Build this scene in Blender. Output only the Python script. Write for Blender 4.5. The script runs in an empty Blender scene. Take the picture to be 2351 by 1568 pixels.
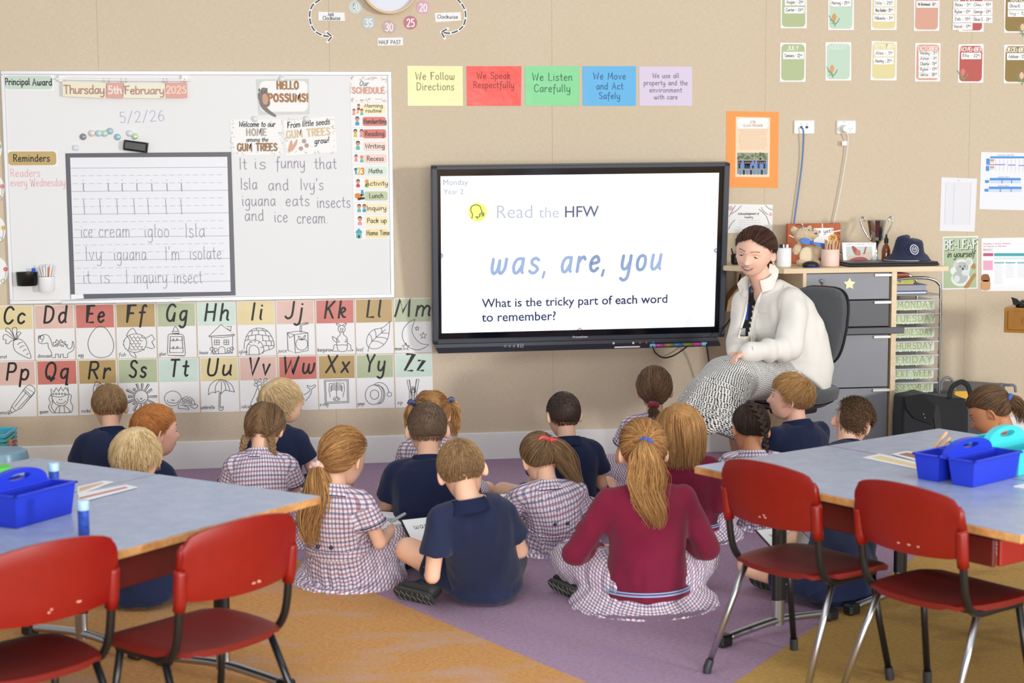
import bpy, math, random
import numpy as np
from mathutils import Vector, Matrix
random.seed(7); rng = np.random.default_rng(7)
SC = bpy.context.scene; COL = SC.collection
# ---------------------------------------------------------------- camera
PW, PH = 2351, 1568
CF, CYAW, CPITCH, CROLL, CH, CD = 3636.5, .1428, .10602, -.006776, 1.60022, 8.7378
cy, sy, cp_, sp_ = math.cos(CYAW), math.sin(CYAW), math.cos(CPITCH), math.sin(CPITCH)
FWD = np.array([sy*cp_, cy*cp_, -sp_]); _r = np.array([cy, -sy, 0.]); _u = np.cross(_r, FWD)
CR = _r*math.cos(CROLL) + _u*math.sin(CROLL); CU = -_r*math.sin(CROLL) + _u*math.cos(CROLL)
CC = np.array([0., -CD, CH])
cam = bpy.data.cameras.new('camera'); co = bpy.data.objects.new('camera', cam); COL.objects.link(co)
m = Matrix([[CR[i], CU[i], -FWD[i], CC[i]] for i in range(3)] + [[0, 0, 0, 1]])
co.matrix_world = m; cam.sensor_width = 36; cam.lens = CF/PW*36; cam.clip_start = .05
cam.dof.use_dof = True; cam.dof.focus_distance = 7.4; cam.dof.aperture_fstop = 3.6
SC.camera = co
# ---------------------------------------------------------------- light and exposure
SC.view_settings.view_transform = 'Standard'; SC.view_settings.look = 'None'
SC.view_settings.gamma = 1; SC.view_settings.use_curve_mapping = False
SC.view_settings.exposure = 0.0
w = bpy.data.worlds.new('world'); SC.world = w; w.use_nodes = True
w.node_tree.nodes['Background'].inputs[0].default_value = (.93, .96, 1, 1)
w.node_tree.nodes['Background'].inputs[1].default_value = .48
def area(name, loc, target, sx, sy_, power, col=(1, 1, 1)):
    l = bpy.data.lights.new(name, 'AREA'); l.shape = 'RECTANGLE'; l.size = sx; l.size_y = sy_
    l.energy = power; l.color = col
    o = bpy.data.objects.new(name, l); COL.objects.link(o); o.location = loc
    o.rotation_euler = (Vector(target) - Vector(loc)).to_track_quat('-Z', 'Y').to_euler(); return o
area('offscreen_light', (12.0, -16.0, 2.4), (1.4, -.8, .95), 1.4, 1.4, 1300, (1, .985, .96))
area('ceiling_lamp', (-.2, -5.6, 3.1), (-.2, -5.2, 0), 1.2, 3.0, 34, (1, .985, .96))
area('ceiling_lamp', (3.0, -5.6, 3.1), (3.0, -5.2, 0), 1.2, 3.0, 34, (1, .985, .96))
area('ceiling_lamp', (1.4, -7.5, 3.1), (1.4, -6.8, 0), 3.0, 1.2, 22, (1, .985, .96))
area('offscreen_light', (.6, -11.2, 1.2), (1.2, 0, .7), 4.2, 1.8, 430, (1, .985, .96))  # added frontal fill to brighten the lower wall, not a known window
# ---------------------------------------------------------------- photo rays to places in the room
def ray(px, py): return FWD*CF + CR*(px - PW/2) - CU*(py - PH/2)
def plane_hit(px, py, n, c):
    d = ray(px, py); return CC + d*((c - n@CC)/(n@d))
AY = np.array([0, 1., 0]); AZ = np.array([0, 0, 1.])
def P(px, py, Y): return plane_hit(px, py, AY, Y)
def F(px, py, z=0.): return plane_hit(px, py, AZ, z)
def proj(p):
    d = np.asarray(p) - CC; k = d@FWD
    return np.stack([PW/2 + CF*(d@CR)/k, PH/2 - CF*(d@CU)/k], -1)
def nz(v):
    v = np.asarray(v, float); return v/max(1e-9, np.linalg.norm(v))
# ---------------------------------------------------------------- materials
def lin(h):
    if isinstance(h, str):
        h = h.lstrip('#'); c = [int(h[i:i+2], 16)/255 for i in (0, 2, 4)]
    else: c = h
    return tuple((x/12.92 if x <= .04045 else ((x+.055)/1.055)**2.4) for x in c) + (1,)
_M = {}
def M(col, rough=.6, metal=0, spec=.5, noise=0, nscale=40, bump=0, bscale=200, emit=0, trans=0, coat=0, sheen=0, alpha=1, sss=0):
    key = (col, rough, metal, spec, noise, nscale, bump, bscale, emit, trans, coat, sheen, alpha, sss)
    if key in _M: return _M[key]
    m = bpy.data.materials.new('mat'); m.use_nodes = True; nt = m.node_tree; b = nt.nodes['Principled BSDF']
    b.inputs['Base Color'].default_value = lin(col); b.inputs['Roughness'].default_value = rough
    b.inputs['Metallic'].default_value = metal; b.inputs['Specular IOR Level'].default_value = spec
    b.inputs['Coat Weight'].default_value = coat; b.inputs['Coat Roughness'].default_value = .08
    b.inputs['Sheen Weight'].default_value = sheen; b.inputs['Transmission Weight'].default_value = trans
    b.inputs['Alpha'].default_value = alpha
    if sss:
        b.inputs['Subsurface Weight'].default_value = sss; b.inputs['Subsurface Radius'].default_value = (.6, .25, .15); b.inputs['Subsurface Scale'].default_value = .012
    if emit:
        b.inputs['Emission Color'].default_value = lin(col); b.inputs['Emission Strength'].default_value = emit
    if noise or bump: tc = nt.nodes.new('ShaderNodeTexCoord')
    if noise:
        n = nt.nodes.new('ShaderNodeTexNoise'); n.inputs['Scale'].default_value = nscale; n.inputs['Detail'].default_value = 4
        nt.links.new(tc.outputs['Object'], n.inputs['Vector'])
        r = nt.nodes.new('ShaderNodeMapRange'); r.inputs[1].default_value = .3; r.inputs[2].default_value = .7; r.inputs[3].default_value = 1-noise; r.inputs[4].default_value = 1+noise
        nt.links.new(n.outputs[0], r.inputs[0])
        mx = nt.nodes.new('ShaderNodeVectorMath'); mx.operation = 'SCALE'; mx.inputs[0].default_value = lin(col)[:3]
        nt.links.new(r.outputs[0], mx.inputs['Scale']); nt.links.new(mx.outputs[0], b.inputs['Base Color'])
    if bump:
        n = nt.nodes.new('ShaderNodeTexNoise'); n.inputs['Scale'].default_value = bscale; n.inputs['Detail'].default_value = 3
        nt.links.new(tc.outputs['Object'], n.inputs['Vector'])
        bp = nt.nodes.new('ShaderNodeBump'); bp.inputs['Strength'].default_value = bump; bp.inputs['Distance'].default_value = .004
        nt.links.new(n.outputs[0], bp.inputs['Height']); nt.links.new(bp.outputs[0], b.inputs['Normal'])
    _M[key] = m; return m
class NT:
    """tiny node helper"""
    def __init__(s, name='mat'):
        s.m = bpy.data.materials.new(name); s.m.use_nodes = True; s.t = s.m.node_tree; s.b = s.t.nodes['Principled BSDF']
    def n(s, typ, **kw):
        x = s.t.nodes.new('ShaderNode'+typ)
        for k, v in kw.items(): setattr(x, k, v)
        return x
    def l(s, a, b): s.t.links.new(a, b)
    def val(s, x, inp):
        if hasattr(x, 'is_linked') or hasattr(x, 'links'): s.l(x, inp)
        else: inp.default_value = x
    def math(s, op, a, b=0., c=None):
        x = s.n('Math', operation=op); s.val(a, x.inputs[0]); s.val(b, x.inputs[1])
        if c is not None: s.val(c, x.inputs[2])
        return x.outputs[0]
    def mix(s, f, a, b):
        x = s.n('Mix', data_type='RGBA'); s.val(f, x.inputs[0]); s.val(a, x.inputs[6]); s.val(b, x.inputs[7]); return x.outputs[2]
    def noise(s, vec, scale, detail=3, rough=.5):
        x = s.n('TexNoise'); x.inputs['Scale'].default_value = scale; x.inputs['Detail'].default_value = detail; x.inputs['Roughness'].default_value = rough
        s.l(vec, x.inputs['Vector']); return x.outputs[0]
    def rng(s, v, a, b, c=0., d=1.):
        x = s.n('MapRange'); s.val(v, x.inputs[0])
        for i, q in enumerate((a, b, c, d)): s.val(q, x.inputs[i+1])
        return x.outputs[0]
    def mapping(s, vec, scale, rot=(0, 0, 0)):
        x = s.n('Mapping'); x.inputs['Scale'].default_value = scale; x.inputs['Rotation'].default_value = rot; s.l(vec, x.inputs['Vector']); return x.outputs[0]
    def bump(s, h, strength=.3, dist=.002):
        x = s.n('Bump'); x.inputs['Strength'].default_value = strength; x.inputs['Distance'].default_value = dist; s.l(h, x.inputs['Height']); s.l(x.outputs[0], s.b.inputs['Normal'])
    def set(s, **kw):
        for k, v in kw.items(): s.val(v, s.b.inputs[k.replace('_', ' ')])
        return s.m
# ---------------------------------------------------------------- objects
def link(name, data, parent=None):
    o = bpy.data.objects.new(name, data); COL.objects.link(o)
    if parent is not None: o.parent = parent
    return o
def tag(o, label=None, cat=None, group=None, kind=None):
    if label: o['label'] = label
    if cat: o['category'] = cat
    if group: o['group'] = group
    if kind: o['kind'] = kind
    return o
def thing(name, loc, label, cat, group=None, rotz=0):
    o = link(name, None); o.location = loc; o.rotation_euler = (0, 0, rotz); o.empty_display_size = .05
    return tag(o, label, cat, group)
def fast_mesh(V, faces, quads=None):
    """V (n,3); faces: list of tuples, or quads an (m,k) int array"""
    me = bpy.data.meshes.new('m')
    if quads is not None:
        q = np.asarray(quads, np.int32); me.vertices.add(len(V)); me.vertices.foreach_set('co', np.asarray(V, np.float32).ravel())
        me.loops.add(q.size); me.loops.foreach_set('vertex_index', q.ravel()); me.polygons.add(len(q))
        me.polygons.foreach_set('loop_start', np.arange(0, q.size, q.shape[1], dtype=np.int32))
        me.update(calc_edges=True)
    else:
        me.from_pydata([tuple(map(float, v)) for v in V], [], [tuple(map(int, f)) for f in faces]); me.update()
    return me
class MB:
    """collects shapes; .build links them as one mesh object"""
    def __init__(s): s.v = []; s.f = []; s.n = 0
    def add(s, V, Fs):
        s.v.extend([tuple(float(c) for c in p) for p in V]); s.f.extend([tuple(int(i)+s.n for i in f) for f in Fs]); s.n += len(V); return s
    def box(s, c, size, rot=None, bev=0):
        c = np.asarray(c, float); h = np.asarray(size, float)/2
        if bev:
            b = min(bev, *(h*.95)); L = []
            for sx in (-1, 1):
                for sy2 in (-1, 1):
                    for sz in (-1, 1):
                        L += [((h[0]-b)*sx, (h[1]-b)*sy2, h[2]*sz), ((h[0]-b)*sx, h[1]*sy2, (h[2]-b)*sz), (h[0]*sx, (h[1]-b)*sy2, (h[2]-b)*sz)]
            V = np.array(L)
            def ix(sx, sy2, sz, k): return ((sx > 0)*4 + (sy2 > 0)*2 + (sz > 0))*3 + k
            Fs = []
            for z in (-1, 1): q = [ix(-1, -1, z, 0), ix(1, -1, z, 0), ix(1, 1, z, 0), ix(-1, 1, z, 0)]; Fs.append(q if z > 0 else q[::-1])
            for y in (-1, 1): q = [ix(-1, y, -1, 1), ix(1, y, -1, 1), ix(1, y, 1, 1), ix(-1, y, 1, 1)]; Fs.append(q if y < 0 else q[::-1])
            for x in (-1, 1): q = [ix(x, -1, -1, 2), ix(x, 1, -1, 2), ix(x, 1, 1, 2), ix(x, -1, 1, 2)]; Fs.append(q if x > 0 else q[::-1])
            for y in (-1, 1):
                for z in (-1, 1): Fs.append([ix(-1, y, z, 0), ix(1, y, z, 0), ix(1, y, z, 1), ix(-1, y, z, 1)][::(1 if y*z < 0 else -1)])
            for x in (-1, 1):
                for z in (-1, 1): Fs.append([ix(x, -1, z, 0), ix(x, 1, z, 0), ix(x, 1, z, 2), ix(x, -1, z, 2)][::(1 if x*z > 0 else -1)])
            for x in (-1, 1):
                for y in (-1, 1): Fs.append([ix(x, y, -1, 1), ix(x, y, 1, 1), ix(x, y, 1, 2), ix(x, y, -1, 2)][::(1 if x*y < 0 else -1)])
            for x in (-1, 1):
                for y in (-1, 1):
                    for z in (-1, 1): Fs.append([ix(x, y, z, 0), ix(x, y, z, 1), ix(x, y, z, 2)][::(1 if x*y*z < 0 else -1)])
        else:
            V = np.array([(x*h[0], y*h[1], z*h[2]) for x in (-1, 1) for y in (-1, 1) for z in (-1, 1)])
            Fs = [(0, 1, 3, 2), (4, 6, 7, 5), (0, 4, 5, 1), (2, 3, 7, 6), (0, 2, 6, 4), (1, 5, 7, 3)]
        if rot is not None: V = V @ np.array(rot).T
        return s.add(V + c, Fs)
    def tube(s, pts, r, n=10, closed=False, caps=True, flat=1.0, up=None):
        pts = np.asarray(pts, float); N = len(pts); rr = np.full(N, r) if np.isscalar(r) else np.asarray(r, float)
        T = np.gradient(pts, axis=0)
        if closed: T = np.roll(pts, -1, 0) - np.roll(pts, 1, 0)
        T /= np.linalg.norm(T, axis=1)[:, None] + 1e-12
        u = np.asarray(up, float) if up is not None else (np.array([0, 0, 1.]) if abs(T[0][2]) < .9 else np.array([1., 0, 0]))
        V = []
        for i in range(N):
            a = np.cross(T[i], u); a = nz(a); b = np.cross(a, T[i])
            if up is None: u = b
            for k in range(n):
                t = 2*math.pi*k/n; V.append(pts[i] + rr[i]*(a*math.cos(t) + b*math.sin(t)*flat))
        Fs = []
        for i in range(N if closed else N-1):
            j = (i+1) % N
            for k in range(n): l = (k+1) % n; Fs.append((i*n+k, i*n+l, j*n+l, j*n+k))
        if caps and not closed: Fs += [tuple(range(n))[::-1], tuple((N-1)*n+k for k in range(n))]
        return s.add(V, Fs)
    def lathe(s, c, prof, n=24, sx=1, sy2=1, rot=None, caps=True):
        V = []; 
        for r, z in prof:
            for k in range(n): t = 2*math.pi*k/n; V.append((r*sx*math.cos(t), r*sy2*math.sin(t), z))
        Fs = []
        for i in range(len(prof)-1):
            for k in range(n): l = (k+1) % n; Fs.append((i*n+k, i*n+l, (i+1)*n+l, (i+1)*n+k))
        if caps: Fs += [tuple(range(n))[::-1], tuple((len(prof)-1)*n+k for k in range(n))]
        V = np.array(V)
        if rot is not None: V = V @ np.array(rot).T
        return s.add(V + np.asarray(c, float), Fs)
    def ell(s, c, r, R=None, n=14, m_=9):
        V = [(0, 0, 1)]
        for i in range(1, m_):
            a = math.pi*i/m_
            for k in range(n): t = 2*math.pi*k/n; V.append((math.sin(a)*math.cos(t), math.sin(a)*math.sin(t), math.cos(a)))
        V.append((0, 0, -1)); V = np.array(V)*np.asarray(r, float)
        Fs = [(0, 1+k, 1+(k+1) % n) for k in range(n)]
        for i in range(m_-2):
            for k in range(n): l = (k+1) % n; Fs.append((1+i*n+k, 1+(i+1)*n+k, 1+(i+1)*n+l, 1+i*n+l))
        e = len(V)-1; b = 1+(m_-2)*n; Fs += [(b+k, e, b+(k+1) % n) for k in range(n)]
        if R is not None: V = V @ np.array(R).T
        return s.add(V + np.asarray(c, float), Fs)
    def prism(s, poly, d):
        """poly: 3d points (planar), d: extrusion vector"""
        poly = np.asarray(poly, float); n = len(poly); V = np.concatenate([poly, poly + np.asarray(d, float)])
        Fs = [tuple(range(n))[::-1], tuple(range(n, 2*n))] + [(i, (i+1) % n, n+(i+1) % n, n+i) for i in range(n)]
        return s.add(V, Fs)
    def cap(s, a, b, ra, rb, n=14, flat=1., up=None):
        a = np.asarray(a, float); b = np.asarray(b, float); d = nz(b-a); L = np.linalg.norm(b-a)
        pts = [a - d*ra*.98, a - d*ra*.8, a - d*ra*.45, a]; rr = [ra*.15, ra*.6, ra*.89, ra]
        for t in (.25, .5, .75): pts.append(a+d*L*t); rr.append(ra+(rb-ra)*t)
        pts += [b, b + d*rb*.45, b+d*rb*.8, b+d*rb*.98]; rr += [rb, rb*.89, rb*.6, rb*.15]
        return s.tube(pts, rr, n, flat=flat, up=up)
    def loft(s, C, A, B, xd, n=28):
        """rings at C with half widths A (along xd) and B"""
        C = np.asarray(C, float); N = len(C); T = np.gradient(C, axis=0); V = []
        xd = np.asarray(xd, float)
        if xd.ndim == 1: xd = np.tile(xd, (N, 1))
        for i in range(N):
            t = nz(T[i]); x = nz(xd[i] - t*(xd[i]@t)); y = np.cross(t, x)
            for k in range(n):
                a = 2*math.pi*k/n; V.append(C[i] + x*A[i]*math.cos(a) + y*B[i]*math.sin(a))
        Fs = [(i*n+k, i*n+(k+1) % n, (i+1)*n+(k+1) % n, (i+1)*n+k) for i in range(N-1) for k in range(n)]
        Fs += [tuple(range(n))[::-1], tuple((N-1)*n+k for k in range(n))]
        return s.add(V, Fs)
    def mesh(s, smooth=False):
        me = fast_mesh(s.v, s.f)
        if smooth: me.polygons.foreach_set('use_smooth', [True]*len(me.polygons))
        return me
    def build(s, name, mat, parent=None, smooth=False, auto=None, world=True):
        me = s.mesh(smooth)
        if auto is not None: me.polygons.foreach_set('use_smooth', [True]*len(me.polygons)); me.set_sharp_from_angle(angle=math.radians(auto))
        me.materials.append(mat); o = link(name, me, parent)
        if parent is not None and world:
            bpy_par = parent
            o.matrix_parent_inverse = wm(parent).inverted()
        return o
def wm(o):
    m = Matrix.LocRotScale(o.location, o.rotation_euler, o.scale)
    if o.parent is not None: m = wm(o.parent) @ o.matrix_parent_inverse @ m
    return m
def mesh_obj(name, me, mat, parent=None, smooth=True):
    if smooth: me.polygons.foreach_set('use_smooth', [True]*len(me.polygons))
    me.materials.append(mat); o = link(name, me, parent)
    if parent is not None: o.matrix_parent_inverse = wm(parent).inverted()
    return o
def rotz(a): c, s = math.cos(a), math.sin(a); return np.array([[c, -s, 0], [s, c, 0], [0, 0, 1]])
def cat_rom(pts, k=6, closed=False):
    pts = np.asarray(pts, float); n = len(pts)
    if n < 3: return pts
    out = []
    rngi = range(n) if closed else range(n-1)
    for i in rngi:
        p0 = pts[(i-1) % n] if (closed or i > 0) else 2*pts[0]-pts[1]
        p1 = pts[i]; p2 = pts[(i+1) % n]; p3 = pts[(i+2) % n] if (closed or i+2 < n) else 2*pts[-1]-pts[-2]
        for j in range(k):
            t = j/k; out.append(.5*((2*p1)+(-p0+p2)*t+(2*p0-5*p1+4*p2-p3)*t*t+(-p0+3*p1-3*p2+p3)*t**3))
    if not closed: out.append(pts[-1])
    return np.array(out)
# ---------------------------------------------------------------- flat print: planes, strokes, text
class Plane:
    def __init__(s, o, ex, ez):
        s.o = np.asarray(o, float); s.ex = nz(ex); s.ez = nz(np.asarray(ez, float) - s.ex*(np.asarray(ez)@s.ex)); s.n = np.cross(s.ex, s.ez)
        if s.n@(CC-s.o) < 0: s.n = -s.n
    def uv(s, px, py):
        h = plane_hit(px, py, s.n, s.n@s.o) - s.o; return np.array([h@s.ex, h@s.ez])
    def pt(s, uv, off=0.):
        uv = np.atleast_2d(uv); return s.o + uv[:, :1]*s.ex + uv[:, 1:2]*s.ez + s.n*off
WALL = Plane((0, 0, 0), (1, 0, 0), (0, 0, 1))
class Ink:
    """strokes and filled shapes lying on a plane; one mesh"""
    def __init__(s, plane=WALL, off=.0015): s.p = plane; s.off = off; s.v = []; s.f = []; s.n = 0
    def add(s, uv, Fs, off=None):
        s.c = (getattr(s, 'c', 0)+1) % 11; s.v.extend([tuple(map(float, q)) for q in s.p.pt(uv, (s.off if off is None else off)+.000025*s.c)]); s.f.extend([tuple(i+s.n for i in f) for f in Fs]); s.n += len(uv)
    def line(s, uv, wd, closed=False):
        uv = np.asarray(uv, float)
        keep = [0]+[i for i in range(1, len(uv)) if np.linalg.norm(uv[i]-uv[i-1]) > 1e-6]; uv = uv[keep]
        if len(uv) < 2:
            c = uv[0]; s.poly([c+wd*.6*np.array([math.cos(a), math.sin(a)]) for a in np.linspace(0, 2*math.pi, 9)[:-1]]); return
        if closed: uv = np.concatenate([uv, uv[:1]])
        d = np.gradient(uv, axis=0)
        if closed: d[0] = d[-1] = uv[1]-uv[-2]
        # widen corners a little
        d /= np.linalg.norm(d, axis=1)[:, None]+1e-12; nn = np.stack([-d[:, 1], d[:, 0]], 1); h = wd/2
        sc = np.ones(len(uv))
        if len(uv) > 2:
            a = uv[1:-1]-uv[:-2]; a /= np.linalg.norm(a, axis=1)[:, None]+1e-12; c = np.abs((nn[1:-1]*np.stack([-a[:, 1], a[:, 0]], 1)).sum(1)); sc[1:-1] = 1/np.clip(c, .5, 1)
        L = uv+nn*h*sc[:, None]; R = uv-nn*h*sc[:, None]; n = len(uv); V = np.concatenate([L, R])
        Fs = [(i, n+i, n+i+1, i+1) for i in range(n-1)]; s.add(V, Fs)
        if not closed:
            for e, dr in ((0, -1), (-1, 1)):
                a0 = math.atan2(nn[e][1], nn[e][0]); A = np.linspace(0, math.pi, 5)*(-dr)
                s.add([uv[e]]+[uv[e]+h*np.array([math.cos(a0+a), math.sin(a0+a)]) for a in A], [(0, i, i+1) for i in range(1, 5)])
    def poly(s, uv, off=None): s.add(np.asarray(uv, float), [tuple(range(len(uv)))], off)
    def px(s, pts): return np.array([s.p.uv(*q) for q in pts])
    def pline(s, pts, wpx, closed=False, smooth=True, k=5):
        u = s.px(pts)
        if smooth: u = cat_rom(u, k, closed)
        s.line(u, wpx/430, closed)
    def ppoly(s, pts, smooth=False):
        u = s.px(pts)
        if smooth: u = cat_rom(u, 4, True)
        s.poly(u)
    def circ(s, c, r, n=24, ry=None): s.poly([np.asarray(c)+np.array([r*math.cos(a), (ry or r)*math.sin(a)]) for a in np.linspace(0, 2*math.pi, n+1)[:-1]])
    def build(s, name, mat, parent=None):
        me = fast_mesh(s.v, s.f); me.materials.append(mat); o = link(name, me, parent)
        if parent is not None: o.matrix_parent_inverse = wm(parent).inverted()
        return o
# single-stroke print alphabet (x height 6, capitals 10); 's' smooth, 'l' straight
G = {}
def _g(txt):
    for ln in txt.strip().split('\n'):
        ch, wd, rest = ln.strip().split(' ', 2); st = []
        for seg in rest.split('|'):
            seg = seg.strip(); st.append((seg[0], [tuple(float(c) for c in q.split(',')) for q in seg[1:].split()]))
        G[ch] = (float(wd), st)
_g('''a 5.5 s5,5.2 3.6,6 1.6,5.4 .6,3 1.4,.4 3.2,.4 5,3.4|l5,6 5,1 5.6,.2
b 5.2 l.6,10 .6,.2|s.6,4 2.4,6 4.4,5.4 5,3 4.2,.6 2.4,0 .6,1.2
c 4.8 s4.8,5 3,6 1.2,5 .5,3 1.2,.8 3,0 4.8,1.2
d 5.6 s5,4.8 3.4,6 1.4,5.2 .6,3 1.4,.6 3,0 5,2|l5,10 5,1 5.6,.2
e 5 s.8,3 4.6,3.8 4,5.6 2.8,6 1.2,5 .5,3 1.2,.8 3,0 4.8,1.2
f 3.8 s4.2,9.2 3.2,10 2,9 1.8,6 1.6,0 1.4,-3|l0,5.6 3.6,5.6
g 5.6 s5,5.2 3.4,6 1.4,5.2 .6,3 1.4,.8 3.2,.6 5,3|s5,6 5,0 4.6,-3 2.6,-4 .8,-3
h 5.2 l.6,10 .6,0|s.6,3.6 2.6,6 4.4,5.4 4.6,3.4 4.6,1 5.4,.2
i 1.6 l.8,6 .8,1 1.4,.2|l.8,8.4 .8,8.5
j 2.4 s1.8,6 1.8,0 1.4,-3 0,-4 -1.4,-3.4|l1.8,8.4 1.8,8.5
k 4.8 l.6,10 .6,0|s.6,3 2.6,6 4.2,5.2 3.4,3.6 .8,2.8|l1.8,3 3.6,.4 4.8,.4
l 1.8 l.8,10 .8,1 1.6,.2
m 8 l.6,6 .6,0|s.6,3.6 2.2,6 3.8,5.2 4,3.4 4,0|s4,3.6 5.6,6 7.2,5.2 7.4,3.4 7.4,.8 8,.2
n 5.2 l.6,6 .6,0|s.6,3.6 2.6,6 4.4,5.4 4.6,3.4 4.6,1 5.4,.2
o 5.2 s2.8,6 1.2,5.2 .5,3 1.2,.7 2.8,0 4.4,.8 5,3 4.4,5.3 2.8,6
p 5.2 l.6,6 .6,-4|s.6,4 2.4,6 4.4,5.4 5,3 4.2,.6 2.4,0 .6,1.2
q 5.4 s5,5.2 3.4,6 1.4,5.2 .6,3 1.4,.8 3.2,.6 5,3|l5,6 5,-4 5.8,-3.6
r 3.8 l.6,6 .6,0|s.6,3.6 1.8,5.4 3.2,6 4,5
s 4.4 s4.2,5.2 2.6,6 .9,5.2 1.2,3.7 3.2,2.7 4.3,1.5 3.2,.1 1.6,0 .4,.8
t 3.6 l1.8,9 1.8,1.2 2.8,.1 3.6,.6|l0,6 3.6,6
u 5.4 s.6,6 .5,2 1.4,.2 3.2,.6 4.8,3|l4.9,6 4.9,1 5.6,.2
v 4.8 l.3,6 2.3,0 4.6,6
w 7.6 s.5,6 .6,2 1.8,.1 3.4,1.4 3.9,5.4|s3.9,5 4.2,1.4 5.4,.1 7,2 7.2,6
x 4.8 l.4,6 4.4,0|l4.4,6 .4,0
y 5.4 s.6,6 .5,2.4 1.6,.6 3.4,1 4.8,3.4|s4.9,6 4.9,0 4.4,-3 2.6,-4 .8,-3.2
z 4.8 l.4,6 4.4,6 .4,0 4.6,0
A 7 l.2,0 3.4,10 6.8,0|l1.6,3.6 5.6,3.6
B 6 l.6,0 .6,10|s.6,10 4,9.8 5,7.6 3.6,5.4 .6,5.2|s.6,5.2 4.6,5 5.6,2.6 4.2,.2 .6,0
C 6.6 s6.4,8.4 4.4,10 2,9 .7,5.6 1.2,1.8 3.2,0 5,.4 6.6,2
D 6.8 l.6,0 .6,10|s.6,10 3.6,9.6 6,7.4 6,3 3.8,.4 .6,0
E 5.6 l5.2,10 .6,10 .6,0 5.4,0|l.6,5.2 4.4,5.2
F 5.4 l5.2,10 .6,10 .6,0|l.6,5.2 4.2,5.2
G 7 s6.4,8.6 4.4,10 2,9 .7,5.6 1.2,1.8 3.2,0 5.2,.8 6.2,3.6|l6.4,4.8 6.2,0
H 6.6 l.6,10 .6,0|l6,10 6,0|l.6,5.2 6,5.2
I 1.6 l.8,10 .8,0
J 4.6 s4.2,10 4.2,3 3.4,.6 1.6,0 .2,1.2
K 6 l.6,10 .6,0|l5.6,10 .8,4.6|l2.2,6 5.8,0
L 5.2 l.6,10 .6,0 5.2,0
M 8 l.3,0 1.4,10 4,2.4 6.6,10 7.7,0
N 6.8 l.6,0 .6,10 6.2,0 6.2,10
O 7.4 s3.8,10 1.5,8.6 .6,5 1.5,1.4 3.8,0 6.1,1.4 7,5 6.1,8.6 3.8,10
P 5.6 l.6,0 .6,10|s.6,10 4.2,9.8 5.4,7.4 4.2,5 .6,4.8
Q 7.4 s3.8,10 1.5,8.6 .6,5 1.5,1.4 3.8,0 6.1,1.4 7,5 6.1,8.6 3.8,10|l3.2,1.6 4.8,-1.2 6.8,.4
R 6 l.6,0 .6,10|s.6,10 4.2,9.8 5.4,7.6 4.2,5.4 .6,5.2|l2.6,5.2 5.8,0
S 5.8 s5.4,8.6 3.4,10 1.2,9 1.2,6.6 3.2,5.2 5.2,3.6 5,1 3,0 .5,1.2
T 6 l.2,10 5.8,10|l3,10 3,0
U 6.4 s.6,10 .5,3.4 1.4,.6 3.2,0 5,.6 5.8,3.4 5.8,10
V 6.2 l.2,10 3.1,0 6,10
W 9 l.2,10 2.4,0 4.5,8 6.6,0 8.8,10
X 6.2 l.4,10 5.8,0|l5.8,10 .4,0
Y 6 l.2,10 3,4.8 5.8,10|l3,4.8 3,0
Z 6 l.4,10 5.6,10 .3,0 5.8,0
0 5.6 s2.9,10 1.2,8.6 .5,5 1.2,1.4 2.9,0 4.6,1.4 5.2,5 4.6,8.6 2.9,10
1 2.6 l.4,8 1.8,10 1.8,0
2 5.2 s.5,8 1.6,9.8 3.8,9.8 4.8,7.6 3.4,4.2 .4,0|l.4,0 5,0
3 5 s.5,9 2.4,10 4.4,9 4.4,6.8 2.2,5.4|s2.2,5.4 4.6,4.4 4.7,1.6 2.6,0 .3,1
4 5.2 l3.6,0 3.6,10 .3,3 5.2,3
5 5.2 l4.6,10 1.2,10 .9,5.8|s.9,5.8 3,6.2 4.8,4.6 4.6,1.4 2.6,0 .4,.8
6 5.2 s4.2,9.8 2,8 .6,4 1.2,.8 3,0 4.8,1.4 4.8,4.2 3,5.8 .8,4
7 4.8 l.3,10 4.8,10 1.6,0
8 5.2 s2.8,5.4 1,6.8 1.2,9 2.8,10 4.4,9 4.6,6.8 2.8,5.4 .8,4 .8,1.2 2.8,0 4.8,1.2 4.8,4 2.8,5.4
9 5.2 s4.8,6 3,4.2 1,5.4 .8,8.4 2.6,10 4.4,9 4.9,6 4.2,2 2.6,0
. 1.4 l.7,.2 .7,.3
, 1.6 l1,.6 .4,-1.8
' 1.4 l.9,10 .6,8
! 1.8 l.9,10 .9,3|l.9,.3 .9,.4
? 4.6 s.4,8.4 2.2,10 4.2,8.6 3.6,6 2.2,4.6 2.2,3|l2.2,.3 2.2,.4
/ 4.4 l0,-1 4.4,11
- 3.6 l.4,4.4 3.2,4.4
( 2.6 s2.4,11 .8,8 .6,4 2.2,-1
) 2.6 s.4,11 2,8 2.2,4 .6,-1''')
def stroke_text(ink, s, p0, ex, h, wd, width=None, slant=0., gap=1.7, space=4.2, bold_jit=0):
    """p0 baseline start (uv), ex unit direction, h capital height"""
    tot = sum((G[c][0] if c in G else space)+gap for c in s) - gap
    k = h/10; kx = (width/tot) if width else k
    ex = np.asarray(ex, float); ey = np.array([-ex[1], ex[0]]); x = 0
    for c in s:
        if c not in G: x += space+gap; continue
        for typ, pts in G[c][1]:
            q = np.array(pts, float)
            if len(q) > 2 and typ == 's': q = cat_rom(q, 4)
            X = (x+q[:, 0]+q[:, 1]*slant)*kx; ink.line(np.asarray(p0)+X[:, None]*ex+(q[:, 1]*k)[:, None]*ey, wd)
        x += G[c][0]+gap
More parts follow.
